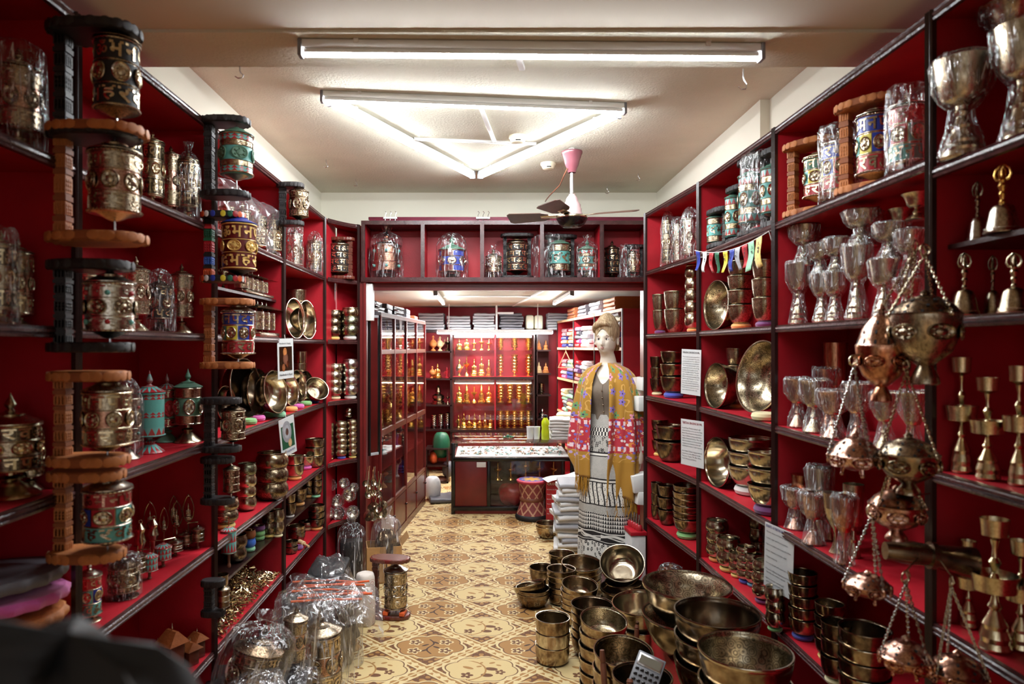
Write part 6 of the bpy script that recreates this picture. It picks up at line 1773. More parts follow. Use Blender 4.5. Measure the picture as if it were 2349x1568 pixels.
# wooden hanger
tag(ob('coat_hanger', (MB().tube([(-.1,0,0),(0,0,.18),(.1,0,0)], .008, 6, closed=True).tube([(0,0,.18),(0,0,.22),(.015,0,.24),(.03,0,.225)], .003, 6), 'pale_wood'), None, tuple(px(1298, 843, 7.6)), (0,0,R(-40))), 'wooden triangular coat hanger on the textile shelf edge', 'hanger')

# --- glass counter
KY = 6.66
kx0, kx1, kz = -.30, .86, .693
t = thing('glass_counter', 'glass-topped shop counter with red panel and display tray', 'counter', (0, KY, 0))
def kb(nm, x0, y0, z0, x1, y1, z1, mt_): return ob(nm, MB().rbox(x0,y0,z0,x1,y1,z1,.003).mesh(nm, mt_), t)
KD = .74
for (x, y) in ((kx0,0),(kx0,KD),(kx1,0),(kx1,KD)): kb('corner_post', x-.018, y-.018, 0, x+.018, y+.018, kz-.004, 'black_gloss')
kb('top_pane', kx0-.02, -.02, kz-.004, kx1+.02, KD+.02, kz+.004, 'glass')
kb('tray', kx0, 0, .535, kx1, KD, .55, 'red_wood'); kb('tray_cloth', kx0+.02, .02, .55, kx1-.02, KD-.02, .556, 'white_cloth')
kb('front_rail', kx0, -.02, .515, kx1, .012, .55, 'black_gloss')
kb('bottom_rail', kx0, -.02, .035, kx1, .012, .075, 'black_gloss'); kb('plinth_board', kx0+.01, .0, 0, kx1-.01, KD, .035, 'red_wood')
kb('pane', kx0+.018, -.002, .55, kx1-.018, .002, kz-.004, 'glass')
kb('door_panel', kx0+.02, -.006, .075, .03, .01, .515, 'red_wood'); kb('divider', .03, -.02, .075, .065, .01, .515, 'black_gloss')
kb('pane', .065, -.002, .075, kx1-.02, .002, .515, 'glass'); kb('price_label', -.07, -.009, .455, .02, -.006, .505, 'paper')
kb('inner_shelf', .065, .05, .285, kx1, KD, .293, 'glass'); kb('side_panel', kx0+.01, .02, .035, kx0+.02, KD, .53, 'red_wood'); kb('back_panel', kx0, KD-.01, .035, kx1, KD, .53, 'red_wood')
q = random.Random(31)
b = MB()
for i in range(150):
    x, y = q.uniform(kx0+.06, kx1-.06), q.uniform(.06, KD-.1)
    r_ = q.uniform(.006, .02)
    b.tube([(x+r_*math.cos(2*PI*k/7), y+r_*math.sin(2*PI*k/7), .56+q.random()*.012) for k in range(7)], .003, 4, closed=True, mi=i % 4)
o = ob('jewellery', b.mesh('jewellery', ['brass','tin','copper','turquoise']), None, (0, KY, 0)); tag(o, 'scattered rings and necklaces in the counter display tray', 'jewellery', kind='stuff')
for i, (x, ht) in enumerate(((.14,.18),(.27,.18),(.42,.24),(.56,.19),(.70,.19))):
    figure(f'small gold butter lamp, {ORD[i]} inside the counter glass', (x, KY+.2, .294), .09, ht*.95, 'lamp', 'gilt', 'butter lamps in the counter')
tag(ob('red_sack', (MB().grid(lambda u, v: ((.15*math.cos(2*PI*u)*math.sin(PI*v)**.7*(1+.08*math.sin(9*u*6.28))), .12*math.sin(2*PI*u)*math.sin(PI*v)**.7, .115-.11*math.cos(PI*v)+.01*math.sin(u*31)), 26, 12, 0, True, True), 'coral'), None, (.30, KY+.22, .037)), 'red cloth bundle inside the lower counter glass', 'bundle')
tag(ob('white_bundle', (MB().grid(lambda u, v: ((.17*math.cos(2*PI*u)*math.sin(PI*v)**.7*(1+.06*math.sin(7*u*6.28))), .12*math.sin(2*PI*u)*math.sin(PI*v)**.7, .09-.085*math.cos(PI*v)+.008*math.sin(u*37)), 26, 12, 0, True, True), 'grey_cloth'), None, (.32, KY+.5, .295)), 'grey plastic bundle at the back of the counter', 'bundle')
# things on the counter
for i, x in enumerate((1216, 1231)):
    Y = KY + .25
    tag(ob('paper_cup', (MB().lathe([(.028,0),(.03,.002),(.036,.12),(.038,.123),(.035,.123),(.027,.006),(.001,.006)], 22, cap=False), 'paper'), None, ((x-CX)*Y/F, Y, kz+.005)), f'white paper cup, {("first","second")[i]} from the cash side on the counter', 'cup')
Y = KY + .2
t = thing('green_bottle', 'lime green drink bottle with black cap on the counter', 'bottle', ((1251-CX)*Y/F, Y, kz+.005))
MATS.setdefault('lime', paint('lime', srgb(206, 224, 40), .25, .06, 9))
ob('body', MB().lathe([(.036,0),(.04,.005),(.04,.08),(.035,.11),(.04,.14),(.038,.18),(.02,.215),(.016,.225)], 24).mesh('body', 'lime'), t)
ob('cap', MB().lathe([(.018,.22),(.019,.222),(.019,.245),(.016,.248)], 20).mesh('cap', 'black'), t)
tag(ob('green_toy', (MB().ball((0,0,.018),.018).ball((.03,0,.014),.014).tube([(-.05,0,.01),(.06,.01,.012)], .008, 6), 'enamel_green'), None, ((1165-CX)*(KY+.3)/F, KY+.3, kz+.006)), 'small green trinket lying on the counter glass', 'trinket')
for k in range(7):
    fold(f'white folded towel, {stackword(k,7)} of the counter pile', ((1283-CX)*6.95/F+rnd.uniform(-.01,.01), 6.95, kz+.006+k*.03), .2, .24, .03, 'white_cloth', rnd.uniform(-.1,.1), 'white towels on the counter')
for k in range(5):
    fold(f'{("white","cream","white","grey","cream")[k]} cloth, {stackword(k,5)} of the loose pile behind the towels', ((1306-CX)*7.3/F, 7.28, kz+.006+k*.045), .26, .24, .045, ('white_cloth','ring_cream','white_cloth','grey_cloth','ring_cream')[k], rnd.uniform(-.3,.3), 'loose cloths on the counter')
# woven stool
m, nt, bs = new_mat('woven_red')
tc = nt.nodes.new('ShaderNodeTexCoord'); sp = nt.nodes.new('ShaderNodeSeparateXYZ'); nt.links.new(tc.outputs['Object'], sp.inputs[0])
an = E(nt, sp.outputs[1]).at2(E(nt, sp.outputs[0])); Z_ = E(nt, sp.outputs[2])
k1 = ((an*9.0 + Z_*55.0).sin()).gt(.82); k2 = ((an*9.0 - Z_*55.0).sin()).gt(.82)
nt.links.new(emix(nt, k1.max(k2), srgb(132,58,58), srgb(196,150,120)), bs.inputs['Base Color']); bs.inputs['Roughness'].default_value = .6
m, nt, bs = new_mat('star_top')
tc = nt.nodes.new('ShaderNodeTexCoord'); sp = nt.nodes.new('ShaderNodeSeparateXYZ'); nt.links.new(tc.outputs['Object'], sp.inputs[0])
X_, Y_ = E(nt, sp.outputs[0]), E(nt, sp.outputs[1])
rr = (X_*X_+Y_*Y_).sqrt(); an = Y_.at2(X_)
star = (rr - .05 - (an*4.0).cos().abs()*.05).lt(0)
colr = emix(nt, star, srgb(70,84,156), srgb(200,150,70)); colr = emix(nt, rr.gt(.122), colr, srgb(190,60,80))
nt.links.new(colr, bs.inputs['Base Color']); bs.inputs['Roughness'].default_value = .6
Ys = F*H/(1188-CY)
t = thing('woven_stool', 'hourglass woven stool with blue star seat', 'stool', ((1220-CX)*Ys/F, Ys, 0))
hs = zat(1098, Ys)
ob('seat', MB().lathe([(.135,hs-.03),(.145,hs-.02),(.145,hs-.008),(.13,hs),(.01,hs)], 32).mesh('seat', 'star_top'), t)
ob('body', MB().lathe([(.145,.04),(.14,.06),(.115,hs*.35),(.105,hs*.5),(.115,hs*.72),(.135,hs-.03)], 32).mesh('body', 'woven_red'), t)
ob('waist_band', MB().lathe([(.11,hs*.46),(.116,hs*.48),(.116,hs*.53),(.11,hs*.55)], 32, cap=False).mesh('waist_band', 'mallet_wood'), t)
ob('tyre_foot', MB().lathe([(.14,0),(.155,.004),(.16,.025),(.15,.045),(.14,.05)], 36).mesh('tyre_foot', 'black'), t)
# red carton with white lettering
Yb = 6.35
t = thing('red_carton', 'tall red carton with white printed lettering beside the stool', 'carton', ((1271-CX)*Yb/F, Yb, 0), R(-6))
hb_ = zat(1100, Yb)
ob('box', MB().box(-.075,0,0,.075,.1,hb_).mesh('box', 'coral'), t)
for i, (ln, sz) in enumerate((('CROWN',.034),('Incense & Gifts',.016),('Keep dry',.014),('Handle with care',.014),('Made in Nepal',.014),('24 pcs',.014),('Net 12 kg',.014))):
    me = TXT[(ln, .02 if i == 0 else 0.0)]
    if not me.materials: me.materials.append(mat('paper'))
    ob('lettering', me, t, (-.066, -.0015, hb_-.05-.045*i), (R(90),0,0), sz)
tag(ob('newspaper', (MB().grid(lambda u, v: (-.12+.34*u, -.06+.2*v, .008*math.sin(u*7)+.03*u), 8, 5), 'paper'), None, ((1282-CX)*6.3/F, 6.32, hb_+.006), (0,R(-4),R(10))), 'folded newspaper lying on the red carton', 'newspaper')
# white packaged garments stacked on the floor
q = random.Random(8)
Yp = 5.55
for k in range(15):
    fold(f'plastic-wrapped white garment, {stackword(k,15)} of the floor pile by the skirt', ((1312-CX)*Yp/F+q.uniform(-.025,.025), Yp+q.uniform(-.02,.02), .003+k*.036), .26, .3, .036, ('white_cloth','white_cloth','grey_cloth')[k % 3], q.uniform(-.15,.15), 'wrapped white garments on the floor')
# plastic bag and cloths on the floor
tag(ob('white_carrier_bag', (MB().grid(lambda u, v: (.09*math.cos(2*PI*u)*math.sin(PI*v)**.6*(1+.1*math.sin(11*u*6.28)), .08*math.sin(2*PI*u)*math.sin(PI*v)**.6, .13-.125*math.cos(PI*v)), 24, 10, 0, True, True), 'white_cloth'), None, ((988-CX)*7.0/F, 7.25, .004)), 'knotted white carrier bag on the floor past the cabinet', 'bag')
fold('dark folded tarpaulin on the floor by the counter', ((1018-CX)*7.2/F, 7.25, .004), .32, .3, .05, 'dark_grey_cloth', .2, name='folded_tarpaulin')
for i, (x, y, w_, h_, mt_, lab) in enumerate(((1012,1020,40,60,'enamel_green','green printed bundle under the side shelves'),(995,1048,20,30,'enamel_orange','orange cloth bundle under the side shelves'),(1028,1075,26,36,'dark_grey_cloth','dark bag under the side shelves'),(1012,1105,40,26,'mallet_wood','brown bundle low under the side shelves'))):
    Y = 8.3
    tag(ob('cloth_bundle', (MB().grid(lambda u, v: (w_/2*Y/F*math.cos(2*PI*u)*math.sin(PI*v)**.6*(1+.1*math.sin(7*u*6.28+i)), .1*math.sin(2*PI*u)*math.sin(PI*v)**.6, -h_/2*Y/F*math.cos(PI*v)), 18, 9, 0, True, True), mt_), None, tuple(px(x, y, Y))), lab, 'bundle')
tag(ob('low_rack', (MB().box(bx(985),-.2,.0,bx(1034),.1,.02).box(bx(985),-.2,.2,bx(1034),.1,.215).box(bx(985),-.2,0,bx(985)+.02,.1,.4).box(bx(1034)-.02,-.2,0,bx(1034),.1,.4).box(bx(985),-.2,.4,bx(1034),.1,.415), 'dark_wood'), None, (0, 8.35, 0)), 'low dark rack of bundles beside the counter', 'rack')

# --- white goods at the mannequin's right: paper scale box, red bells on a tray
t = thing('white_crate', 'white louvred crate with red top behind the tipped bowl', 'crate', (1.0, 4.50, 0), R(4), s=(.62,.62,.98))
ob('body', MB().rbox(-.09,-.16,0,.06,.16,zat(1235,4.3),.004).mesh('body', 'white_cloth'), t)
for k in range(5): ob('slat', MB().box(-.094,-.15,.03+k*.07,-.09,.15,.05+k*.07).mesh('slat', 'grey_cloth'), t)
ob('red_top', MB().rbox(-.1,-.17,zat(1235,4.3),.07,.17,zat(1235,4.3)+.025,.003).mesh('red_top', 'red_paint'), t)
zt_ = zat(1235,4.3)+.025
for i in range(5):
    tt = thing('red_bell', f'tiny red-capped bottle, {ORD[i]} in line on the white crate', 'bottle', (.975+.008*i, 4.57-.036*i, zt_*.98), 0, group='red-capped bottles')
    ob('cap', MB().lathe([(.018,0),(.02,.01),(.02,.03),(.012,.04)], 14).mesh('cap', 'coral'), tt)
    ob('neck', MB().lathe([(.008,.038),(.007,.05),(.006,.1),(.004,.105)], 10).mesh('neck', 'tin'), tt)
for i, (x, y, w_, h_) in enumerate(((1468,1105,40,40),(1472,1140,36,30),(1470,925,26,34),(1474,880,18,30))):
    Y = 4.55
    tag(ob('white_carton', (MB().rbox(-w_/2*Y/F,-.05,0,w_/2*Y/F,.05,h_*Y/F,.006), 'white_plastic'), None, tuple(px(x, y+h_/2, Y)), (0,R((-8,6,0,3)[i]),R(10))), f'small white carton behind the shawl, {("middle","lower","upper","topmost")[i]} one', 'carton', 'white cartons behind the mannequin')
# ================================================================== header shelf wheels
def hw(label, x, w_, yt_, style, dy=.13, **k):
    Y = HY + dy
    return table_wheel(label, ((x-CX)*Y/F, Y, HZ+.001), w_/2*Y/F, zat(yt_, Y)-HZ, style, group='prayer wheels on the header shelf', **k)
hw('large pinkish copper wheel in plastic, first on the header shelf', 887, 62, 530, 'pinkcopper', bag='bag', foot=.16)
hw('blue and violet wheel in a flared plastic bag on the header shelf', 1037, 58, 542, 'blueviolet', bag='flop', foot=.16)
hw('small brass wheel in film beside the black two-post stand', 1132, 34, 570, 'brass2', bag='bag', foot=.22)
Y = HY + .13
stand_wheel('gold-lettered wheel in a black two-post stand on the header', ((1152-CX)*Y/F+.02, Y, HZ+.001), .24, zat(537, Y)-HZ, 'black', 'rows4', 23.5*Y/F, 64*Y/F, 0, group='prayer wheels on the header shelf', post2=True, pw=.013)
stand_wheel('turquoise wheel in black stand inside a plastic bag on header', ((1254-CX)*Y/F+.02, Y, HZ+.001), .23, zat(540, Y)-HZ, 'black', 'turq2', 24*Y/F, 62*Y/F, 0, group='prayer wheels on the header shelf', post2=True, pw=.012, bag=True)
hw('small turquoise and brass wheel in plastic under the ceiling fan', 1347, 42, 550, 'turqred', bag='bag', foot=.2)
hw('dark gold-lettered wheel without wrapping at the header end', 1404, 32, 552, 'rows4', dy=.16, foot=.15)
stand_wheel('brass wheel in a small black wrapped stand at the header end', ((1436-CX)*Y/F+.02, Y, HZ+.001), .15, zat(562, Y)-HZ, 'black', 'brass', 14*Y/F, 44*Y/F, 0, group='prayer wheels on the header shelf', post2=True, pw=.011, bag=True)
# maroon curtain rails lying on top of the header
zt_ = zat(507, HY)
for i, (x0, x1, z_, dy) in enumerate(((848,1512,.0,.05),(846,1500,.024,.10))):
    Y = HY + dy
    tag(ob('maroon_rail', (MB().rbox((x0-CX)*Y/F, Y-.02, zt_+.002+z_, (x1-CX)*Y/F, Y+.02, zt_+.022+z_, .003), 'maroon')), f'long maroon rail, {("lower","upper")[i]} one lying on the header shelf', 'rail')
for k, x in enumerate((895, 1108)):
    Y = HY + .024
    t = thing('rail_clamp', f'white three-hook clamp on the maroon rails, {("outer","middle")[k]} one', 'clamp', ((x-CX)*Y/F, Y, zt_+.026))
    ob('bar', MB().rbox(-.05, -.006, -.005, .05, .006, .008, .002).mesh('bar', 'white_plastic'), t)
    for j in (-.036, 0, .036):
        ob('hook', MB().tube([(j,0,.05),(j+.01,0,.04),(j,0,.02),(j,0,-.02),(j,-.004,-.03)], .0025, 6).mesh('hook', 'steel'), t)

# ================================================================== ceiling fan
fx, fy = (1312-CX)*4.05/F, 4.05
t = thing('ceiling_fan', 'dusty pink ceiling fan with three brown blades', 'fan', (fx, fy, CEIL))
zz = lambda y: zat(y, fy) - CEIL
s_ = fy/F
ob('hanger', MB().tube([(0,0,0),(0,0,zz(348))], .006, 8).lathe([(.02,-.004),(.02,0)], 12).mesh('hanger', 'white_plastic'), t)
ob('canopy', MB().lathe([(r*s_, zz(y)) for r, y in ((9,396),(10,392),(13,384),(15,380),(16,377),(18,368),(21,360),(22,356),(24,352),(24,348),(8,347))], 28).mesh('canopy', 'pink_fan'), t)
ob('down_rod', MB().tube([(0,0,zz(447)),(0,0,zz(394))], 4.2*s_, 12).mesh('down_rod', 'steel'), t)
ob('lower_canopy', MB().lathe([(r*s_, zz(y)) for r, y in ((24,496),(24,490),(22,487),(22,480),(20,476),(20,470),(14,462),(14,458),(11,452),(8,449),(7,446))], 28).mesh('lower_canopy', 'pale_pink'), t)
ob('motor', MB().lathe([(r*s_, zz(y)) for r, y in ((1,523),(22,520),(30,512),(35,503),(35,498),(30,495),(10,494))], 32).mesh('motor', 'black_gloss'), t)
ob('motor_band', MB().lathe([(35.5*s_, zz(502)),(36.2*s_, zz(500)),(35.5*s_, zz(497))], 32, cap=False).mesh('motor_band', 'brass'), t)
for k, a in enumerate((338, 242, 163)):
    L0, L1 = 34*s_, 150*s_
    p = ob('blade', MB().prism([(L0+.05,-.035),(L0+.09,-.055),(L1-.02,-.07),(L1,-.05),(L1,.05),(L1-.02,.07),(L0+.09,.055),(L0+.05,.035)], -.002, .002).mesh('blade', 'fan_blade'), t, (0,0,zz(496)+.006), (R(14), 0, R(a)))
    ob('blade_arm', MB().rbox(L0-.02,-.02,-.004,L0+.1,.02,.001,.001).mesh('blade_arm', 'brass'), p)
tag(ob('fan_cable', (MB().tube([px(1302,386,4.03), px(1294,402,4.06), px(1284,425,4.25), px(1262,447,4.6), px(1253,458,4.85), px(1251,462,5.15)], .004, 6), 'mallet_wood')), 'twisted brown cable running from the fan to the wall', 'cable')
# smoke detectors
def detector(label, x, y):
    Y = F*(CEIL-H)/(CY-y)
    t = thing('smoke_detector', label, 'smoke detector', ((x-CX)*Y/F, Y, CEIL))
    ob('base', MB().lathe([(.046,-.016),(.05,-.012),(.05,0)], 26).mesh('base', 'cream_plastic'), t)
    ob('head', MB().lathe([(.028,-.042),(.036,-.038),(.042,-.024),(.046,-.014)], 26).mesh('head', 'cream_plastic'), t)
    ob('sensor_window', MB().box(-.014,-.04,-.034,.014,-.034,-.028).mesh('sensor_window', 'black'), t)
detector('white smoke detector beside the ceiling fan', 1258, 374)
detector('white smoke detector at the conduit inside the lamp triangle', 1188, 312)
detector('white smoke detector touching the base tube of the triangle', 1310, 240)
# ceiling hooks
def chook(label, x, y, L=.05, Z=None):
    Y = F*((Z or CEIL)-H)/(CY-y)
    p = Vector(((x-CX)*Y/F, Y, (Z or CEIL)))
    tag(ob('ceiling_hook', (MB().tube([p, p+Vector((0,0,-L*.35)), p+Vector((.003,0,-L*.55)), p+Vector((.012,0,-L*.75)), p+Vector((.008,0,-L*.98)), p+Vector((-.006,0,-L)), p+Vector((-.016,0,-L*.85))], .0022, 6), 'steel')), label, 'hook')
chook('steel ceiling hook under the beam over the prayer wheels', 550, 152, .04, 2.575)
chook('steel ceiling hook under the beam over the goblet shelves', 1705, 158, .07, 2.575)
chook('steel ceiling hook above the turquoise wheel stand', 748, 366)
chook('small ceiling hook above the dark silver stand wheel', 816, 410)
chook('steel ceiling hook between fan and bowl shelves', 1464, 397)
chook('thin ceiling hook close to the fan blade', 1393, 428)

# ================================================================== cards and signs
def text_lines(parent, lines, x, z, size, mt, w_, dz, bold=0.0, y=-.0022):
    for i, ln in enumerate(lines):
        if not ln.strip(): continue
        me = TXT[(ln, bold)]
        if not me.materials: me.materials.append(mat(mt))
        xs = [v.co.x for v in me.vertices]
        k = min(size, w_/max(1e-6, max(xs)))
        ob('text_line', me, parent, (x, y, z-i*dz), (R(90),0,0), (k, size, size))
def card(label, c, w_, h_, rot, cat='sign', holder=True):
    t = thing('text_card', label, cat, c, rot)
    ob('sheet', MB().box(-w_/2, -.001, -h_/2, w_/2, .001, h_/2).mesh('sheet', 'paper'), t)
    ob('plastic_sleeve', MB().box(-w_/2-.006, -.0045, -h_/2-.006, w_/2+.006, -.003, h_/2+.006).mesh('plastic_sleeve', 'glass'), t)
    return t
Yc = 3.66
s_ = Yc/F
def cardpos(x, y, Y): return tuple(px(x, y, Y))
t = card('white text card hung before the dark bowl trio', cardpos(1585, 853, 3.66), 68*s_, 104*s_, (0, R(2), R(-68)))
text_lines(t, ['HEALING SINGING BOWL'], -.068, .1, .014, 'ink', .136, .01, .01)
text_lines(t, PARA1, -.068, .078, .0095, 'ink', .136, .0118)
t = card('white card headed Tibetan singing bowl in dark red', cardpos(1588, 1016, 3.66), 76*s_, 106*s_, (0, 0, R(-66)))
text_lines(t, ['TIBETAN SINGING BOWL'], -.078, .1, .017, 'red_ink', .156, .01, .012)
text_lines(t, PARA2, -.078, .074, .0105, 'ink', .156, .0138)
t = card('tall white card on benefits of singing bowls, blue heading', cardpos(1786, 1284, 2.68), 100*2.68/F, 150*2.68/F, (0, R(2), R(-76)))
text_lines(t, ['BENEFITS OF TIBETAN SINGING BOWL'], -.078, .112, .014, 'blue_ink', .156, .01, .012)
text_lines(t, PARA3, -.078, .092, .0095, 'ink', .15, .0125)
# picture cards on the left
def pcard(label, x, y, Y, wpx, hpx, tilt, top, bottom, mats):
    s_ = Y/F
    w_, h_ = wpx*s_, hpx*s_
    t = card(label, cardpos(x, y, Y), w_, h_, (0, R(tilt), R(72)), 'picture card')
    ob('picture', MB().box(-w_*.4, -.0022, -h_*.3, w_*.4, -.0014, h_*.3).mesh('picture', mats[0]), t)
    for k, (u, v, r_, m_) in enumerate(mats[1]):
        ob('picture_detail', MB().lathe([(r_*w_,0),(r_*w_*.5,.0008)], 18).mesh('picture_detail', m_), t, (u*w_, -.0024, v*h_), (R(90),0,0), (1, 1.4, 1))
    text_lines(t, [top], -w_*.4, h_*.36, .014, 'ink', w_*.8, .01)
    text_lines(t, [bottom], -w_*.4, -h_*.42, .016, 'blue_ink' if 'M' in bottom[:1] else 'ink', w_*.8, .01, .008)
    ob('clip_cord', MB().tube([(0,0,h_/2),(0,.004,h_/2+.02)], .0015, 6).mesh('clip_cord', 'white_plastic'), t)
pcard('laminated picture card of a figure, hung on the second shelf edge', 655, 822, 3.62, 62, 92, -2, 'Handmade Singing', 'Handmade in Nepal', ('dark_bronze', ((-.05,.16,.12,'orange_wood'),(-.02,.0,.16,'mallet_wood'),(.12,-.14,.1,'copper'),(-.15,-.22,.1,'orange_wood_dark'))))
pcard('tilted laminated card with a round picture, on third shelf edge', 660, 1000, 3.62, 60, 88, -9, '', 'MEDITATION PROTECTS', ('enamel_green', ((-.05,.13,.3,'grey_cloth'),(-.05,.13,.2,'mallet_wood'),(.1,-.18,.12,'pale_wood'))))

# ================================================================== prayer flags
pA, pB = px(1605, 574, 3.58), px(1775, 530, 2.76)
pA.x -= .025; pB.x -= .02
sagf = lambda s: pA.lerp(pB, s) + Vector((0, 0, -.045*4*s*(1-s)*.9))
t = thing('prayer_flag_string', 'string of small coloured prayer flags over the bowl shelf', 'prayer flags', tuple(pA))
ob('cord', MB().tube([sagf(k/16)-pA for k in range(17)] + [px(1770,552,2.76)-pA], .0018, 6).mesh('cord', 'white_cloth'), t)
cols_ = ['lapis','white_cloth','coral','enamel_green','enamel_yellow','lapis','grey_cloth','coral','ring_mint','ring_yellow']
pos_ = [.05,.17,.28,.36,.47,.56,.64,.73,.81,.90]
for i, (c_, s0) in enumerate(zip(cols_, pos_)):
    a_, b_ = sagf(s0-.033)-pA, sagf(s0+.033)-pA
    L = .10 if i < 8 else .125
    def fl(u, v, a_=a_, b_=b_, L=L, i=i):
        p = a_.lerp(b_, .5 + (u-.5)*(1-.45*v if i < 8 else 1))
        return p + Vector((.012*math.sin(v*4+i*1.7)*v, .006*math.sin(u*6+i), -L*v))
    f_ = ob('flag', MB().grid(fl, 6, 8, uv=True).mesh('flag', c_), t)
    md = f_.modifiers.new('thick', 'SOLIDIFY'); md.thickness = .0012
    mid = fl(.5, .3)
    me = TXT[('flag', i % 2)]
    if not me.materials: me.materials.append(mat('ink'))
    dd = (b_-a_).normalized()
    ob('flag_print', me, f_, mid + Vector((-.004,-.002,-.0))-dd*.008 + Vector((-.0015,-.0005,0)), (R(90),0,math.atan2(dd.y, dd.x)))

# ================================================================== floor goods beside the passage
# stand wheel on the carpet
ST['floorwheel'] = dict(drum='antique', rim='silver_brass', lid='tin', base='antique', n=9, rows=[('L',1,'silver_brass'),('M',.9,'silver_brass','antique',8),('L',1,'silver_brass')])
Yw = F*H/(1412-CY)
t = stand_wheel('silvery brass wheel in a round brown wooden stand on the carpet', ((862-CX)*Yw/F, Yw, .0), .24, zat(1275, Yw), 'brown', 'floorwheel', 25*Yw/F, 84*Yw/F, R(-8), xc=.125, wfrac=.55, pw=.018)
for sx in (-1, 1):
    ob('wedge', MB().rbox(.125+sx*.05-.015, -.06, .028, .125+sx*.05+.015, .02, .05, .003).mesh('wedge', 'enamel_orange'), t)
# white printed paper cylinder
m, nt, bs = new_mat('printed_paper')
tc = nt.nodes.new('ShaderNodeTexCoord')
vo = nt.nodes.new('ShaderNodeTexVoronoi'); vo.inputs['Scale'].default_value = 16; nt.links.new(tc.outputs['Object'], vo.inputs['Vector'])
d_ = E(nt, vo.outputs['Distance'])
rg = ((d_*9.0).fract()-.5).abs().lt(.09) * d_.lt(.42) * E(nt, noise(nt, 9).outputs[0]).gt(.47)
colr = emix(nt, E(nt, noise(nt, 5).outputs[0]).gt(.52), srgb(170,70,74), srgb(70,60,60))
nt.links.new(emix(nt, rg, srgb(226,214,202), colr), bs.inputs['Base Color']); bs.inputs['Roughness'].default_value = .7
Yw = F*H/(1430-CY)
r_ = 22*Yw/F; h_ = zat(1312, Yw)
q = random.Random(5)
tag(ob('wrapped_cylinder', (MB().lathe([(r_*.9,0),(r_,.008),(r_*1.01,h_*.4),(r_*.99,h_*.9),(r_*.9,h_*.96),(r_*.8,h_*.985),(r_*.5,h_)], 26, fn=lambda a, i: 1+.03*math.sin(5*a+i)+q.uniform(-.012,.012)), 'printed_paper'), None, ((838-CX)*Yw/F, Yw, 0)), 'white printed paper parcel standing upright on the carpet', 'parcel')
# carton with a bagged bundle
Yw = 4.78
t = thing('cardboard_carton', 'torn open cardboard carton beside the passage cabinets', 'carton', ((880-CX)*Yw/F, Yw, 0), R(12))
w_, h_ = .12, .25
b = MB()
for (x0,y0,x1,y1) in ((-w_,-.09,w_*.1,-.084),(w_*.5,-.09,w_,-.084),(-w_,.084,w_,.09),(-w_,-.084,-w_+.006,.084),(w_-.006,-.084,w_,.084)):
    ob('carton_wall', MB().box(x0,y0,0,x1,y1,h_).mesh('carton_wall', 'cardboard'), t)
ob('carton_wall', MB().add([(w_*.1,-.088,0),(w_*.5,-.088,0),(w_*.5,-.088,.1),(w_*.3,-.092,.13),(w_*.1,-.088,.09)], [(0,1,2,3,4)]).mesh('carton_wall', 'cardboard'), t)
ob('carton_flap', MB().add([(w_,-.085,h_),(w_,.085,h_),(w_+.05,.085,h_+.06),(w_+.05,-.085,h_+.06)], [(0,1,2,3)]).mesh('carton_flap', 'cardboard'), t)
ob('carton_flap', MB().add([(w_*.1,-.09,.2),(w_*.45,-.09,.2),(w_*.5,-.16,.14),(w_*.15,-.15,.1)], [(0,1,2,3)]).mesh('carton_flap', 'cardboard'), t)
ob('floor_panel', MB().box(-w_,-.084,0,w_,.084,.006).mesh('floor_panel', 'cardboard'), t)
t = thing('bagged_bundle', 'clear plastic bag of dark goods rising from the carton', 'bag', ((886-CX)*Yw/F, Yw, .008), R(20))
ob('contents', lump_mesh(9, 'dark_bronze'), t, (0,0,0), (0,0,0), (.085,.07,.33))
wrap(t, .1, .46, 0, 'bag', 'film_white', 2)
t = thing('bagged_block', 'dark wooden block in clear plastic leaning by the corner shelf', 'block', ((806-CX)*4.62/F, 4.62, .12), R(8))
ob('block', MB().rbox(-.075,-.05,-.12,.075,.05,.2,.01).mesh('block', 'black_wood'), t)
wrap(t, .095, .46, -.12, 'bag', 'film', 3)
# bunch of hanging cymbals and ladles on the jamb
def ladle(label, loc, az, sw, L, r, mt_='bowl_pale'):
    t = thing('brass_ladle', label, 'ladle', loc, (R(sw), 0, R(az)), group='bunch of brass ladles on the jamb')
    ob('handle', MB().tube([(0,0,0),(0,0,-L)], .003, 6).mesh('handle', 'silver_brass'), t)
    ob('scoop', cached(('scoop', mt_), lambda: MB().lathe([(.02,-.5),(.5,-.42),(.85,-.2),(1,0),(.95,0),(.8,-.16),(.45,-.36),(.02,-.42)], 18, cap=False).mesh('scoop', mt_)), t, (0,-r*.6,-L-r*.4), (R(60),0,0), r)
q = random.Random(21)
for i in range(18):
    low = i >= 12
    ladle(f'{ORD[i]} brass ladle from the top of the hanging bunch', tuple(px(848 + q.uniform(-6,26), (1075 if not low else 1130) + q.uniform(-8,18), 4.84 - .008*i)), q.uniform(-60,60), q.uniform(4,26), q.uniform(.09,.16), q.uniform(.018,.03) if not low else q.uniform(.028,.04), 'bowl_pale' if i % 3 else 'bright_brass')
for i, (x, y, w_) in enumerate(((858,1163,26),(879,1158,20),(846,1182,26))):
    Y = 4.74
    tag(ob('brass_cymbal', cached(('cym',), lambda: MB().lathe([(.02,.3),(.25,.28),(.35,.12),(.8,.05),(1,0),(1,.02),(.8,.08),(.38,.16),(.26,.33),(.02,.35)], 26, cap=False).mesh('brass_cymbal', 'bronze')), None, tuple(px(x, y, Y)), (R(100-20*i), R(20-25*i), 0), w_/2*Y/F), f'round brass cymbal, {("upper","edge-on","lowest")[i]} one below the ladles', 'cymbal', 'cymbals below the ladles')

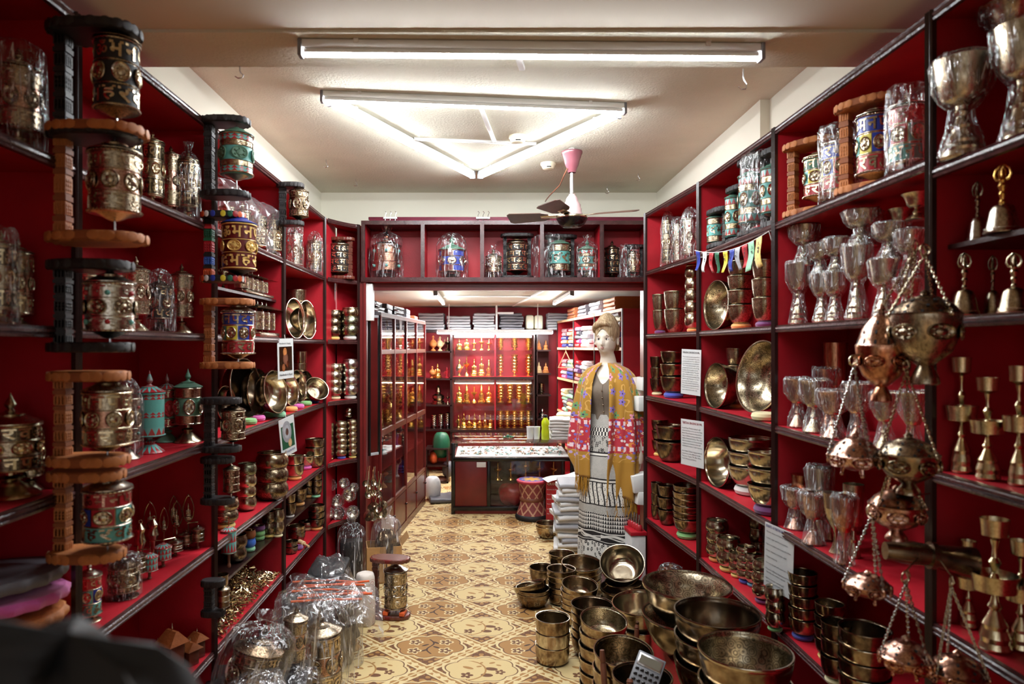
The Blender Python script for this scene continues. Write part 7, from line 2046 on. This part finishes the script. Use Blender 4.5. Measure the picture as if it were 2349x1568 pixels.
# heap of goods in plastic on the carpet
def bagged(label, x, y, Y, sx, sy, sz, rot, style=None, z=None, seed=1, mt_='film', core=None, r=.06, hd=.2, zc=None, name='plastic_bag', cat='bag', kind='flop'):
    p = px(x, y, Y)
    t = thing(name, label, cat, (p.x, p.y, p.z if z is None else z), rot)
    if style:
        drum(t, r, hd, .02, ST[style])
    if core: ob('dark_goods', lump_mesh(seed, core[3]), t, (0,0,.005), (0,0,0), (core[0], core[1], core[2]))
    ob('plastic_wrap', wrap_mesh(kind, seed, mt_), t, (0,0,0), (0,0,seed), (sx, sy, sz))
    return t
bagged('bagged wheel with brass medallion nearest the camera on the floor', 560, 1500, 2.55, .135, .12, .30, (R(-8),R(14),0), 'bronze', .30, 1, r=.085, hd=.17, kind='bag')
bagged('upright bagged copper-topped wheel in the plastic heap', 672, 1440, 2.85, .095, .09, .34, (0,R(4),0), 'copper', .30, 2, r=.045, hd=.17, kind='bag')
bagged('big bagged bronze wheel with beaded foot on the carpet', 742, 1420, 3.2, .13, .12, .42, (0,R(-2),0), 'brass2', .0, 3, r=.085, hd=.27, kind='flop')
bagged('dark bag with a copper boss at the bottom picture edge', 690, 1568, 2.75, .12, .11, .30, (R(6),R(-6),0), 'bronze', .02, 4, r=.075, hd=.17)
bagged('crumpled clear bag lying lowest at the bottom edge', 610, 1590, 2.45, .14, .12, .26, (R(4),R(-12),0), None, .18, 2, 'film_white', core=(.08,.07,.14,'black'))
bagged('tall grey bag standing behind the big bronze wheel', 786, 1370, 3.5, .10, .10, .36, 0, None, .0, 1, 'film_white', core=(.06,.06,.28,'black_wood'), kind='sleeve')
tag(ob('dark_box', (MB().rbox(-.2,-.22,0,.2,.22,.30,.012), 'black_wood'), None, ((600-CX)*2.75/F, 2.66, 0), (0,0,R(8))), 'low dark box hidden under the plastic bags', 'box')
t = thing('bagged_incense_bundle', 'flat plastic bag of red incense sticks across the heap', 'bag', (-.84, 3.72, .30), (0, R(6), R(14)))
ob('dark_goods', lump_mesh(6, 'black_wood'), t, (-.02,0,-.29), (0,0,0), (.2,.24,.28))
for i in range(7):
    y0 = -.2 + i*.05
    ob('incense_stick', MB().tube([(-.2+.03*(i % 3), y0, .005),(0, y0+.03*math.sin(i*2.1), .02),(.16+.03*(i % 3), y0+.05*math.sin(i*1.7)+.03, .014)], .0065, 8).mesh('incense_stick', 'enamel_orange'), t)
qq = random.Random(4)
ob('plastic_wrap', MB().grid(lambda u, v: ((u-.5)*.56, (v-.5)*.62, .035 - .09*(abs(u-.5)*2)**3 - .1*(abs(v-.5)*2)**3 + .014*math.sin(u*17+v*5) + .012*math.sin(v*19-u*7) + qq.uniform(-.006,.006)), 22, 22).mesh('plastic_wrap', 'film_sheet', 22), t)
t = thing('bagged_black_cloths', 'dark folded cloths in plastic against the bowl shelf', 'bag', (-.94, 4.12, .0), R(4))
for i in range(4): ob('cloth', fold_mesh('black', i % 3), t, (0,0,.01+i*.075), (0,0,R(90)), (.34, .2, .07))
ob('plastic_wrap', MB().grid(lambda u, v: ((u-.5)*.3, (v-.5)*.44, .345 - .2*(abs(u-.5)*2)**4 - .2*(abs(v-.5)*2)**4 + .012*math.sin(u*15+v*6) + qq.uniform(-.006,.006)), 18, 18).mesh('plastic_wrap', 'film_sheet', 22), t)
# near dark bag
def blob(u, v):
    a, t_ = 2*PI*u, PI*(v-.5)
    e = .8
    c, s__ = math.cos(a), math.sin(a)
    return (.14*math.copysign(abs(c)**e, c)*math.cos(t_)**.6, .10*math.copysign(abs(s__)**e, s__)*math.cos(t_)**.6, .20*math.sin(t_) + .012*math.sin(a*5))
t = thing('black_bag', 'black fabric bag out of focus in the near corner', 'bag', (-.33, .42, 1.235), (0, R(18), R(20)))
ob('bag_body', MB().grid(blob, 28, 14, 0, True, True).mesh('bag_body', 'black'), t)
t = thing('bag_stool', 'dark stool carrying the black bag', 'stool', (-.345, .42, .03))
ob('seat', MB().lathe([(.16,.93),(.17,.95),(.17,.965),(.16,.975)], 24).mesh('seat', 'black_wood'), t)
for k in range(4):
    a = PI/2*k+.7
    ob('leg', MB().tube([(.12*math.cos(a),.12*math.sin(a),.94),(.16*math.cos(a),.16*math.sin(a),0)], .014, 8).mesh('leg', 'black_wood'), t)
# ================================================================== dressed mannequin
MX, MY = .858, 4.72
# printed skirt cloth
m, nt, bs = new_mat('printed_skirt')
tc = nt.nodes.new('ShaderNodeTexCoord'); sp = nt.nodes.new('ShaderNodeSeparateXYZ'); nt.links.new(tc.outputs['UV'], sp.inputs[0])
U, V = E(nt, sp.outputs[0])*2.2, E(nt, sp.outputs[1])*1.0     # metres round and up
cmb = nt.nodes.new('ShaderNodeCombineXYZ'); nt.links.new(U.x, cmb.inputs[0]); nt.links.new(V.x, cmb.inputs[1])
def voro(sc_, feat='F1'):
    v_ = nt.nodes.new('ShaderNodeTexVoronoi'); v_.voronoi_dimensions = '2D'; v_.inputs['Scale'].default_value = sc_; v_.feature = feat
    nt.links.new(cmb.outputs[0], v_.inputs['Vector'])
    return E(nt, v_.outputs['Distance'])
d1 = voro(26)
flowers = d1.lt(.28) * d1.gt(.1)
d2 = voro(60)
small = (d2*26.0).sin().gt(.2)
tri = ((U*34.0).fract() - .5).abs()*2.0
tri = tri.gt((V*40.0).fract())
wav = ((U*16.0).fract()-.5 + (V*26.0).sin()*.26).abs().lt(.14)
wav = wav.max(voro(44).lt(.16))
lines = (V*260.0).sin().gt(.1)
check = ((U*120.0).sin()*(V*120.0).sin()).gt(0.0)
res = emix(nt, V.gt(.17), flowers.x if False else emix(nt, flowers, (0,0,0), (1,1,1)), emix(nt, lines, (0,0,0), (1,1,1)))
scr = (((U*11.0).sin()*.016 + .21 - V).abs().lt(.008)).max((((U*11.0+1.5).sin()*.012 + .21 - V).abs().lt(.004)))
res = emix(nt, V.gt(.185), res, emix(nt, 1.0 - scr, (0,0,0), (1,1,1)))
res = emix(nt, V.gt(.235), res, emix(nt, lines, (0,0,0), (1,1,1)))
res = emix(nt, V.gt(.25), res, emix(nt, tri, (0,0,0), (1,1,1)))
res = emix(nt, V.gt(.36), res, emix(nt, small, (0,0,0), (1,1,1)))
res = emix(nt, V.gt(.41), res, emix(nt, lines, (0,0,0), (1,1,1)))
res = emix(nt, V.gt(.42), res, emix(nt, wav, (0,0,0), (1,1,1)))
res = emix(nt, V.gt(.56), res, emix(nt, lines, (0,0,0), (1,1,1)))
res = emix(nt, V.gt(.59), res, emix(nt, small, (0,0,0), (1,1,1)))
res = emix(nt, V.gt(.73), res, emix(nt, lines, (0,0,0), (1,1,1)))
res = emix(nt, V.gt(.76), res, emix(nt, small.max(flowers), (0,0,0), (1,1,1)))
res = emix(nt, V.gt(.86), res, emix(nt, check, (0,0,0), (1,1,1)))
res = emix(nt, V.gt(.92), res, emix(nt, small, (0,0,0), (1,1,1)))
mx = nt.nodes.new('ShaderNodeMix'); mx.data_type = 'RGBA'
nt.links.new(res, mx.inputs[0]); mx.inputs[6].default_value = (*srgb(228,224,214), 1); mx.inputs[7].default_value = (*srgb(34,30,30), 1)
nt.links.new(mx.outputs[2], bs.inputs['Base Color']); bs.inputs['Roughness'].default_value = .8
# embroidered shawl: U round the body, V = metres below the shoulder
m, nt, bs = new_mat('embroidered_shawl')
tc = nt.nodes.new('ShaderNodeTexCoord'); sp = nt.nodes.new('ShaderNodeSeparateXYZ'); nt.links.new(tc.outputs['UV'], sp.inputs[0])
U, V = E(nt, sp.outputs[0])*1.6, E(nt, sp.outputs[1])
cmb = nt.nodes.new('ShaderNodeCombineXYZ'); nt.links.new(U.x, cmb.inputs[0]); nt.links.new(V.x, cmb.inputs[1])
MUST = srgb(176, 128, 40)
v_ = nt.nodes.new('ShaderNodeTexVoronoi'); v_.voronoi_dimensions = '2D'; v_.inputs['Randomness'].default_value = .8; v_.inputs['Scale'].default_value = 12; nt.links.new(cmb.outputs[0], v_.inputs['Vector'])
dv = E(nt, v_.outputs['Distance'])
sepc = nt.nodes.new('ShaderNodeSeparateColor'); nt.links.new(v_.outputs['Color'], sepc.inputs[0])
rc = E(nt, sepc.outputs[0])
nz = noise(nt, 9, 1, vec=cmb.outputs[0])
vine = ((E(nt, nz.outputs[0])*24.0).sin()).gt(.93)
col = emix(nt, vine, MUST, srgb(214,166,84))
pc = emix(nt, rc.gt(.4), srgb(232,150,170), srgb(140,116,196)); pc = emix(nt, rc.gt(.72), pc, srgb(110,160,100))
vp = nt.nodes.new('ShaderNodeVectorMath'); vp.operation = 'SUBTRACT'
nt.links.new(cmb.outputs[0], vp.inputs[0]); nt.links.new(v_.outputs['Position'], vp.inputs[1])
spp = nt.nodes.new('ShaderNodeSeparateXYZ'); nt.links.new(vp.outputs[0], spp.inputs[0])
tht = E(nt, spp.outputs[1]).at2(E(nt, spp.outputs[0]))
lim = (tht*2.5).cos().abs()*.20 + .13
zone = V.lt(.37)
col = emix(nt, zone * (dv - lim).lt(0.0), col, pc)
col = emix(nt, zone * dv.lt(.07), col, srgb(60,40,90))
# red border band
v2 = nt.nodes.new('ShaderNodeTexVoronoi'); v2.voronoi_dimensions = '2D'; v2.inputs['Scale'].default_value = 28; nt.links.new(cmb.outputs[0], v2.inputs['Vector'])
dq = E(nt, v2.outputs['Distance'])
sep2 = nt.nodes.new('ShaderNodeSeparateColor'); nt.links.new(v2.outputs['Color'], sep2.inputs[0])
REDB = srgb(186, 44, 60)
redc = emix(nt, dq.lt(.25), REDB, emix(nt, E(nt, sep2.outputs[1]).gt(.5), srgb(236,220,220), srgb(126,110,190)))
vin2 = ((E(nt, noise(nt, 22, 1, vec=cmb.outputs[0]).outputs[0])*20.0).sin()).gt(.9)
redc = emix(nt, vin2, redc, srgb(222,130,60))
stripe = (((V-.40).abs().lt(.014)).max((V-.57).abs().lt(.014))) * (U*170.0).sin().gt(0.0)
redc = emix(nt, stripe, redc, srgb(240,214,220))
col = emix(nt, V.gt(.37)*V.lt(.60), col, redc)
dots2 = ((V-.63).abs().lt(.02)) * dq.lt(.28)
col = emix(nt, dots2, col, srgb(190,160,210))
col = emix(nt, V.gt(.66), col, srgb(170,122,32))
nt.links.new(col, bs.inputs['Base Color']); bs.inputs['Roughness'].default_value = .85; bs.inputs['Sheen Weight'].default_value = .3
bump(nt, bs, noise(nt, 300).outputs[0], .2, .002)
paint('mannequin_skin', srgb(228, 214, 196), .38, .02, 4)
paint('mannequin_hair', srgb(196, 166, 128), .55, .1, 30)
nt = MATS['mannequin_hair'].node_tree
mp = nt.nodes.new('ShaderNodeMapping'); mp.inputs['Scale'].default_value = (170, 60, 14); mp.inputs['Rotation'].default_value = (0, .5, 0)
tc = nt.nodes.new('ShaderNodeTexCoord'); nt.links.new(tc.outputs['Object'], mp.inputs[0])
hn = noise(nt, 1.0, 3, vec=mp.outputs[0])
bump(nt, nt.nodes['Principled BSDF'], hn.outputs[0], .7, .006)
nt.links.new(ramp(nt, hn.outputs[0], [(.35, srgb(150,118,84)), (.65, srgb(214,190,152))]), nt.nodes['Principled BSDF'].inputs['Base Color'])
paint('taupe_cloth', srgb(120, 106, 92), .8, .06, 40, .2, 200)
paint('lip', srgb(196, 140, 130), .4, .05, 9)
paint('mustard_fringe', srgb(168, 120, 34), .85, .1, 30)
t = thing('mannequin', 'female shop mannequin in mustard embroidered shawl and printed skirt', 'mannequin', (MX, MY, 0), R(-27))
SEC = [(.10,0,0,.05,.05),(.95,0,0,.15,.11),(1.165,0,0,.118,.09),(1.33,0,-.012,.148,.115),(1.42,0,.0,.165,.092),(1.455,0,.005,.155,.08),(1.485,0,.008,.10,.065),(1.515,0,.008,.058,.055),(1.555,0,.0,.050,.050),(1.578,-.002,-.012,.047,.056),(1.592,-.004,-.022,.046,.066),(1.615,-.006,-.022,.058,.080),(1.65,-.008,-.014,.068,.092),(1.69,-.008,-.008,.073,.099),(1.73,-.008,-.004,.074,.100),(1.77,-.008,0,.068,.094),(1.80,-.008,.004,.052,.072),(1.82,-.008,.006,.026,.036),(1.826,-.008,.006,.004,.004)]
def secat(z):
    for a_, b_ in zip(SEC, SEC[1:]):
        if z <= b_[0]:
            q = (z-a_[0])/(b_[0]-a_[0]); q = q*q*(3-2*q) if b_[0]-a_[0] > .05 else q
            return [a_[i]+(b_[i]-a_[i])*q for i in range(1,5)]
    return list(SEC[-1][1:])
ga = lambda x, s: math.exp(-(x/s)**2)
def body(u, v):
    z = .92 + (1.826-.92)*(1-(1-v)**1.15)
    cx_, cy_, rx, ry = secat(z)
    a = 2*PI*u - PI/2
    x, y = rx*math.cos(a), ry*math.sin(a)
    if z > 1.57:
        fr = a + PI/2
        fr = (fr+PI) % (2*PI) - PI                       # 0 = front
        f_ = ga(fr, .16)
        y -= f_*(.020*ga(z-1.640,.010) + .014*ga(z-1.655,.016) + .006*ga(z-1.675,.02))
        y -= ga(fr,.3)*(.006*ga(z-1.617,.006) + .007*ga(z-1.592,.010))
        y += .010*ga(abs(fr)-.38,.16)*ga(z-1.678,.013)
        y -= .005*ga(abs(fr)-.55,.25)*ga(z-1.645,.02)
        y -= .004*ga(fr,.7)*ga(z-1.70,.01)
    return (cx_+x, cy_+y, z)
ob('figure', MB().grid(body, 56, 96, 0, True, True).mesh('figure', 'mannequin_skin'), t)
hd = -.008
for sx in (-1, 1):
    ob('eye', MB().ball((hd+sx*.027, -.0905, 1.678), .013, 10, 6, 0, (1.15,.42,.5)).mesh('eye', 'paper'), t)
    ob('iris', MB().ball((hd+sx*.027-.002, -.0945, 1.678), .0065, 8, 6, 0, (1,.5,.95)).mesh('iris', 'ink'), t)
    ob('eyelid', MB().tube([(hd+sx*.014,-.094,1.679),(hd+sx*.027,-.098,1.685),(hd+sx*.040,-.088,1.680)], .002, 6).mesh('eyelid', 'mallet_wood'), t)
    ob('eyebrow', MB().tube([(hd+sx*.012,-.100,1.694),(hd+sx*.027,-.100,1.702),(hd+sx*.045,-.088,1.696)], [.002,.003,.0015], 6).mesh('eyebrow', 'mallet_wood'), t)
    ob('ear', MB().ball((hd+sx*.076, .006, 1.665), .026, 10, 8, 0, (.35,.7,1.15)).ball((hd+sx*.08, -.002, 1.648), .012, 8, 6, 0, (.6,.8,1)).mesh('ear', 'mannequin_skin'), t)
ob('lips', MB().ball((hd,-.108,1.6215), .011, 10, 6, 0, (1.25,.4,.28)).ball((hd,-.106,1.6155), .010, 10, 6, 0, (1.05,.45,.35)).mesh('lips', 'lip'), t)
# hair: swept-up cap and front quiff
def hair(u, v):
    a = 2*PI*u - PI/2
    fr = (a+PI/2+PI) % (2*PI) - PI
    front = ga(fr, .85)
    side = ga(abs(fr)-1.42,.42)
    zl = 1.598 + .150*front + .088*side*(1-front*.6)
    z = zl + (1.862-zl)*math.sin(v*PI/2)**.9
    t_ = (z-1.60)/.262
    w_ = 1.0 + .11*max(0.0, math.sin(PI*min(1, max(0, (t_-.32)/.66))))
    k = math.cos(v*PI/2)**.5
    k = min(k, 1.0) if z > 1.74 else 1.0 - .04*v
    cap = max(0.0, 1-((z-1.70)/.163)**2)**.5 if z > 1.70 else 1.0
    rx, ry = .0795*w_*cap, .1085*w_*cap
    gr = 1 + .018*math.sin(17*a+z*55) + .012*math.sin(37*a-z*80)
    sft = .018*front*math.sin(PI*v)
    return (hd + rx*gr*math.cos(a), .008 - sft + ry*gr*math.sin(a), z)
ob('hair', MB().grid(hair, 72, 26, 0, True, True).mesh('hair', 'mannequin_hair'), t)
LK = [(.052,-.080,1.762),(.02,-.108,1.785),(-.028,-.110,1.782),(-.060,-.086,1.758),(-.072,-.060,1.722)]
def lock(q):
    i = min(3, int(q*4)); f_ = q*4 - i
    p = [Vector(LK[max(0, min(4, i+k))]) for k in (-1, 0, 1, 2)]
    return .5*(2*p[1] + (p[2]-p[0])*f_ + (2*p[0]-5*p[1]+4*p[2]-p[3])*f_*f_ + (3*p[1]-p[0]-3*p[2]+p[3])*f_**3) + Vector((hd, 0, 0))
ob('hair_lock', MB().tube([lock(k/20) for k in range(21)], [.002+.019*math.sin(PI*min(.97, .06+k/20*.9))**.8 for k in range(21)], 14).mesh('hair_lock', 'mannequin_hair'), t)
# blouse
def blouse(u, v):
    a = 2*PI*u - PI/2
    fr = (a+PI/2+PI) % (2*PI) - PI
    top = 1.478 - .085*ga(fr,.28) - .02*ga(fr,.6)
    z = 1.13 + (top-1.13)*v
    cx_, cy_, rx, ry = secat(z)
    w_ = .010 + .004*math.sin(9*a)*(1-v)
    if z > 1.2: y_b = .006*ga(z-1.33,.06)*(ga(abs(fr)-.5,.35))
    else: y_b = 0
    return (cx_+(rx+w_)*math.cos(a), cy_+(ry+w_)*math.sin(a)-y_b, z)
o = ob('blouse', MB().grid(blouse, 60, 26, 0, True, True).mesh('blouse', 'taupe_cloth'), t)
ob('placket', MB().tube([blouse(0, 1-k/12) for k in range(13)], .004, 6).mesh('placket', 'taupe_cloth'), o)
for k in range(4): 
    p = blouse(.0, .82-k*.2); ob('button', MB().ball((p[0], p[1]-.004, p[2]), .005, 8, 5, 0, (1,.5,1)).mesh('button', 'antique'), o)
# skirt
def skirt(u, v):
    a = 2*PI*u - PI/2
    z = .13 + (1.165-.13)*v
    k = 1-v
    hem = .02*math.sin(a*3+1)*(k**3)
    rx = .128 + .055*min(1, k*2.6) + .02*k; ry = .10 + .05*min(1, k*2.6) + .02*k
    f = 1 + .05*k*math.sin(a*8+.6) + .022*k*math.sin(a*15+k*3)
    return (rx*f*math.cos(a), ry*f*math.sin(a), z+hem)
ob('skirt', MB().grid(skirt, 80, 40, 0, True, True, True).mesh('skirt', 'printed_skirt', 180), t)
# shawl: one cloth from the front opening, round the back, to the other front edge
def botz(ph):
    if ph < 62: return .60 + .02*math.sin(ph*.2)
    if ph < 78: return .60 + (.93-.60)*((ph-62)/16)
    if ph < 285: return .93
    if ph < 300: return .93 - (.93-.74)*((ph-285)/15)
    return .74
ROW = [(1.515,.062,.060),(1.50,.085,.072),(1.475,.14,.092),(1.44,.176,.110),(1.38,.203,.142),(1.28,.224,.156),(1.18,.24,.156),(1.05,.256,.155),(.95,.268,.155),(.75,.268,.152),(.55,.262,.148)]
def shawl(u, v):
    ph = 14 + 326*u
    zb_ = botz(ph)
    edge = min(u, 1-u)
    ztop = 1.515
    fr_drop = .16*ga(min(ph-14, 340-ph)/40., .5)          # the open front sits lower, baring the neck
    zt_ = ztop - fr_drop*0
    z = zt_ + (zb_-zt_)*v
    for a_, b_ in zip(ROW, ROW[1:]):
        if z >= b_[0] or b_ is ROW[-1]:
            q = min(1, max(0, (a_[0]-z)/(a_[0]-b_[0])))
            rx, ry = a_[1]+(b_[1]-a_[1])*q, a_[2]+(b_[2]-a_[2])*q
            break
    a = R(ph) - PI/2
    d = 1.515 - z
    amp = min(1, d*3)
    f = 1 + amp*(.085*math.sin(R(ph)*9+.4*math.sin(d*3)) + .045*math.sin(R(ph)*21+d*4)) 
    x, y = rx*f*math.cos(a), ry*f*math.sin(a)
    if ph < 70: x -= .035*min(1, max(0, (d-.25))/.5)*(1-ph/90)
    if ph > 285: x += .02*min(1, d)
    return (x, y-.004, z)
b = MB().grid(lambda u, v: shawl(u, v), 110, 44, 0, True, False, True)
for fi, q in b.uv.items(): b.uv[fi] = [(uu, 1.515-shawl(min(1,uu), min(1,vv))[2]) for uu, vv in q]
o = ob('shawl', b.mesh('shawl', 'embroidered_shawl', 180), t)
md = o.modifiers.new('thick', 'SOLIDIFY'); md.thickness = .003
q = random.Random(17)
for (ua, ub, n) in ((0,.15,60),(.885,1.0,42)):
    b = MB()
    for k in range(n):
        p = Vector(shawl(q.uniform(ua, ub), 1.0)); L = q.uniform(.08,.13)
        b.tube([p+Vector((0,0,.006)), p+Vector((q.uniform(-.006,.006), q.uniform(-.006,.004), -L*.5)), p+Vector((q.uniform(-.015,.015), q.uniform(-.012,.006), -L))], [.0028,.0024,.0016], 5)
    ob('fringe', b.mesh('fringe', 'mustard_fringe'), o)['kind'] = 'stuff'
# arm and hand below the shawl
hb = MB().tube([(.185,.01,1.42),(.215,.01,1.25),(.225,.0,1.10),(.228,-.02,.98),(.228,-.035,.925)], [.045,.04,.034,.027,.021], 14)
ob('arm', hb.mesh('arm', 'mannequin_skin'), t)
hh = MB()
hh.tube([(.228,-.034,.93),(.228,-.038,.90),(.228,-.04,.87),(.228,-.038,.845)], [.019,.026,.028,.022], 12)
hh.xf(Matrix.Identity(4))
for i, (dx_, L) in enumerate(((-.02,.062),(-.007,.072),(.007,.068),(.02,.055))):
    x = .228 + dx_*.35; y = -.038 + dx_*1.0
    hh.tube([(x,y,.865),(x-.004,y-.003,.84),(x-.01,y-.006,.84-L*.5),(x-.02,y-.006,.84-L)], [.0085,.008,.0072,.005], 8)
hh.tube([(.222,-.055,.90),(.212,-.068,.875),(.206,-.072,.85),(.204,-.07,.83)], [.009,.009,.008,.005], 8)
ob('hand', hh.mesh('hand', 'mannequin_skin'), t)
ob('stand_pole', MB().tube([(0,.0,.012),(0,0,.95)], .014, 10).lathe([(.15,0),(.15,.008),(.03,.014)], 28).mesh('stand_pole', 'steel'), t)
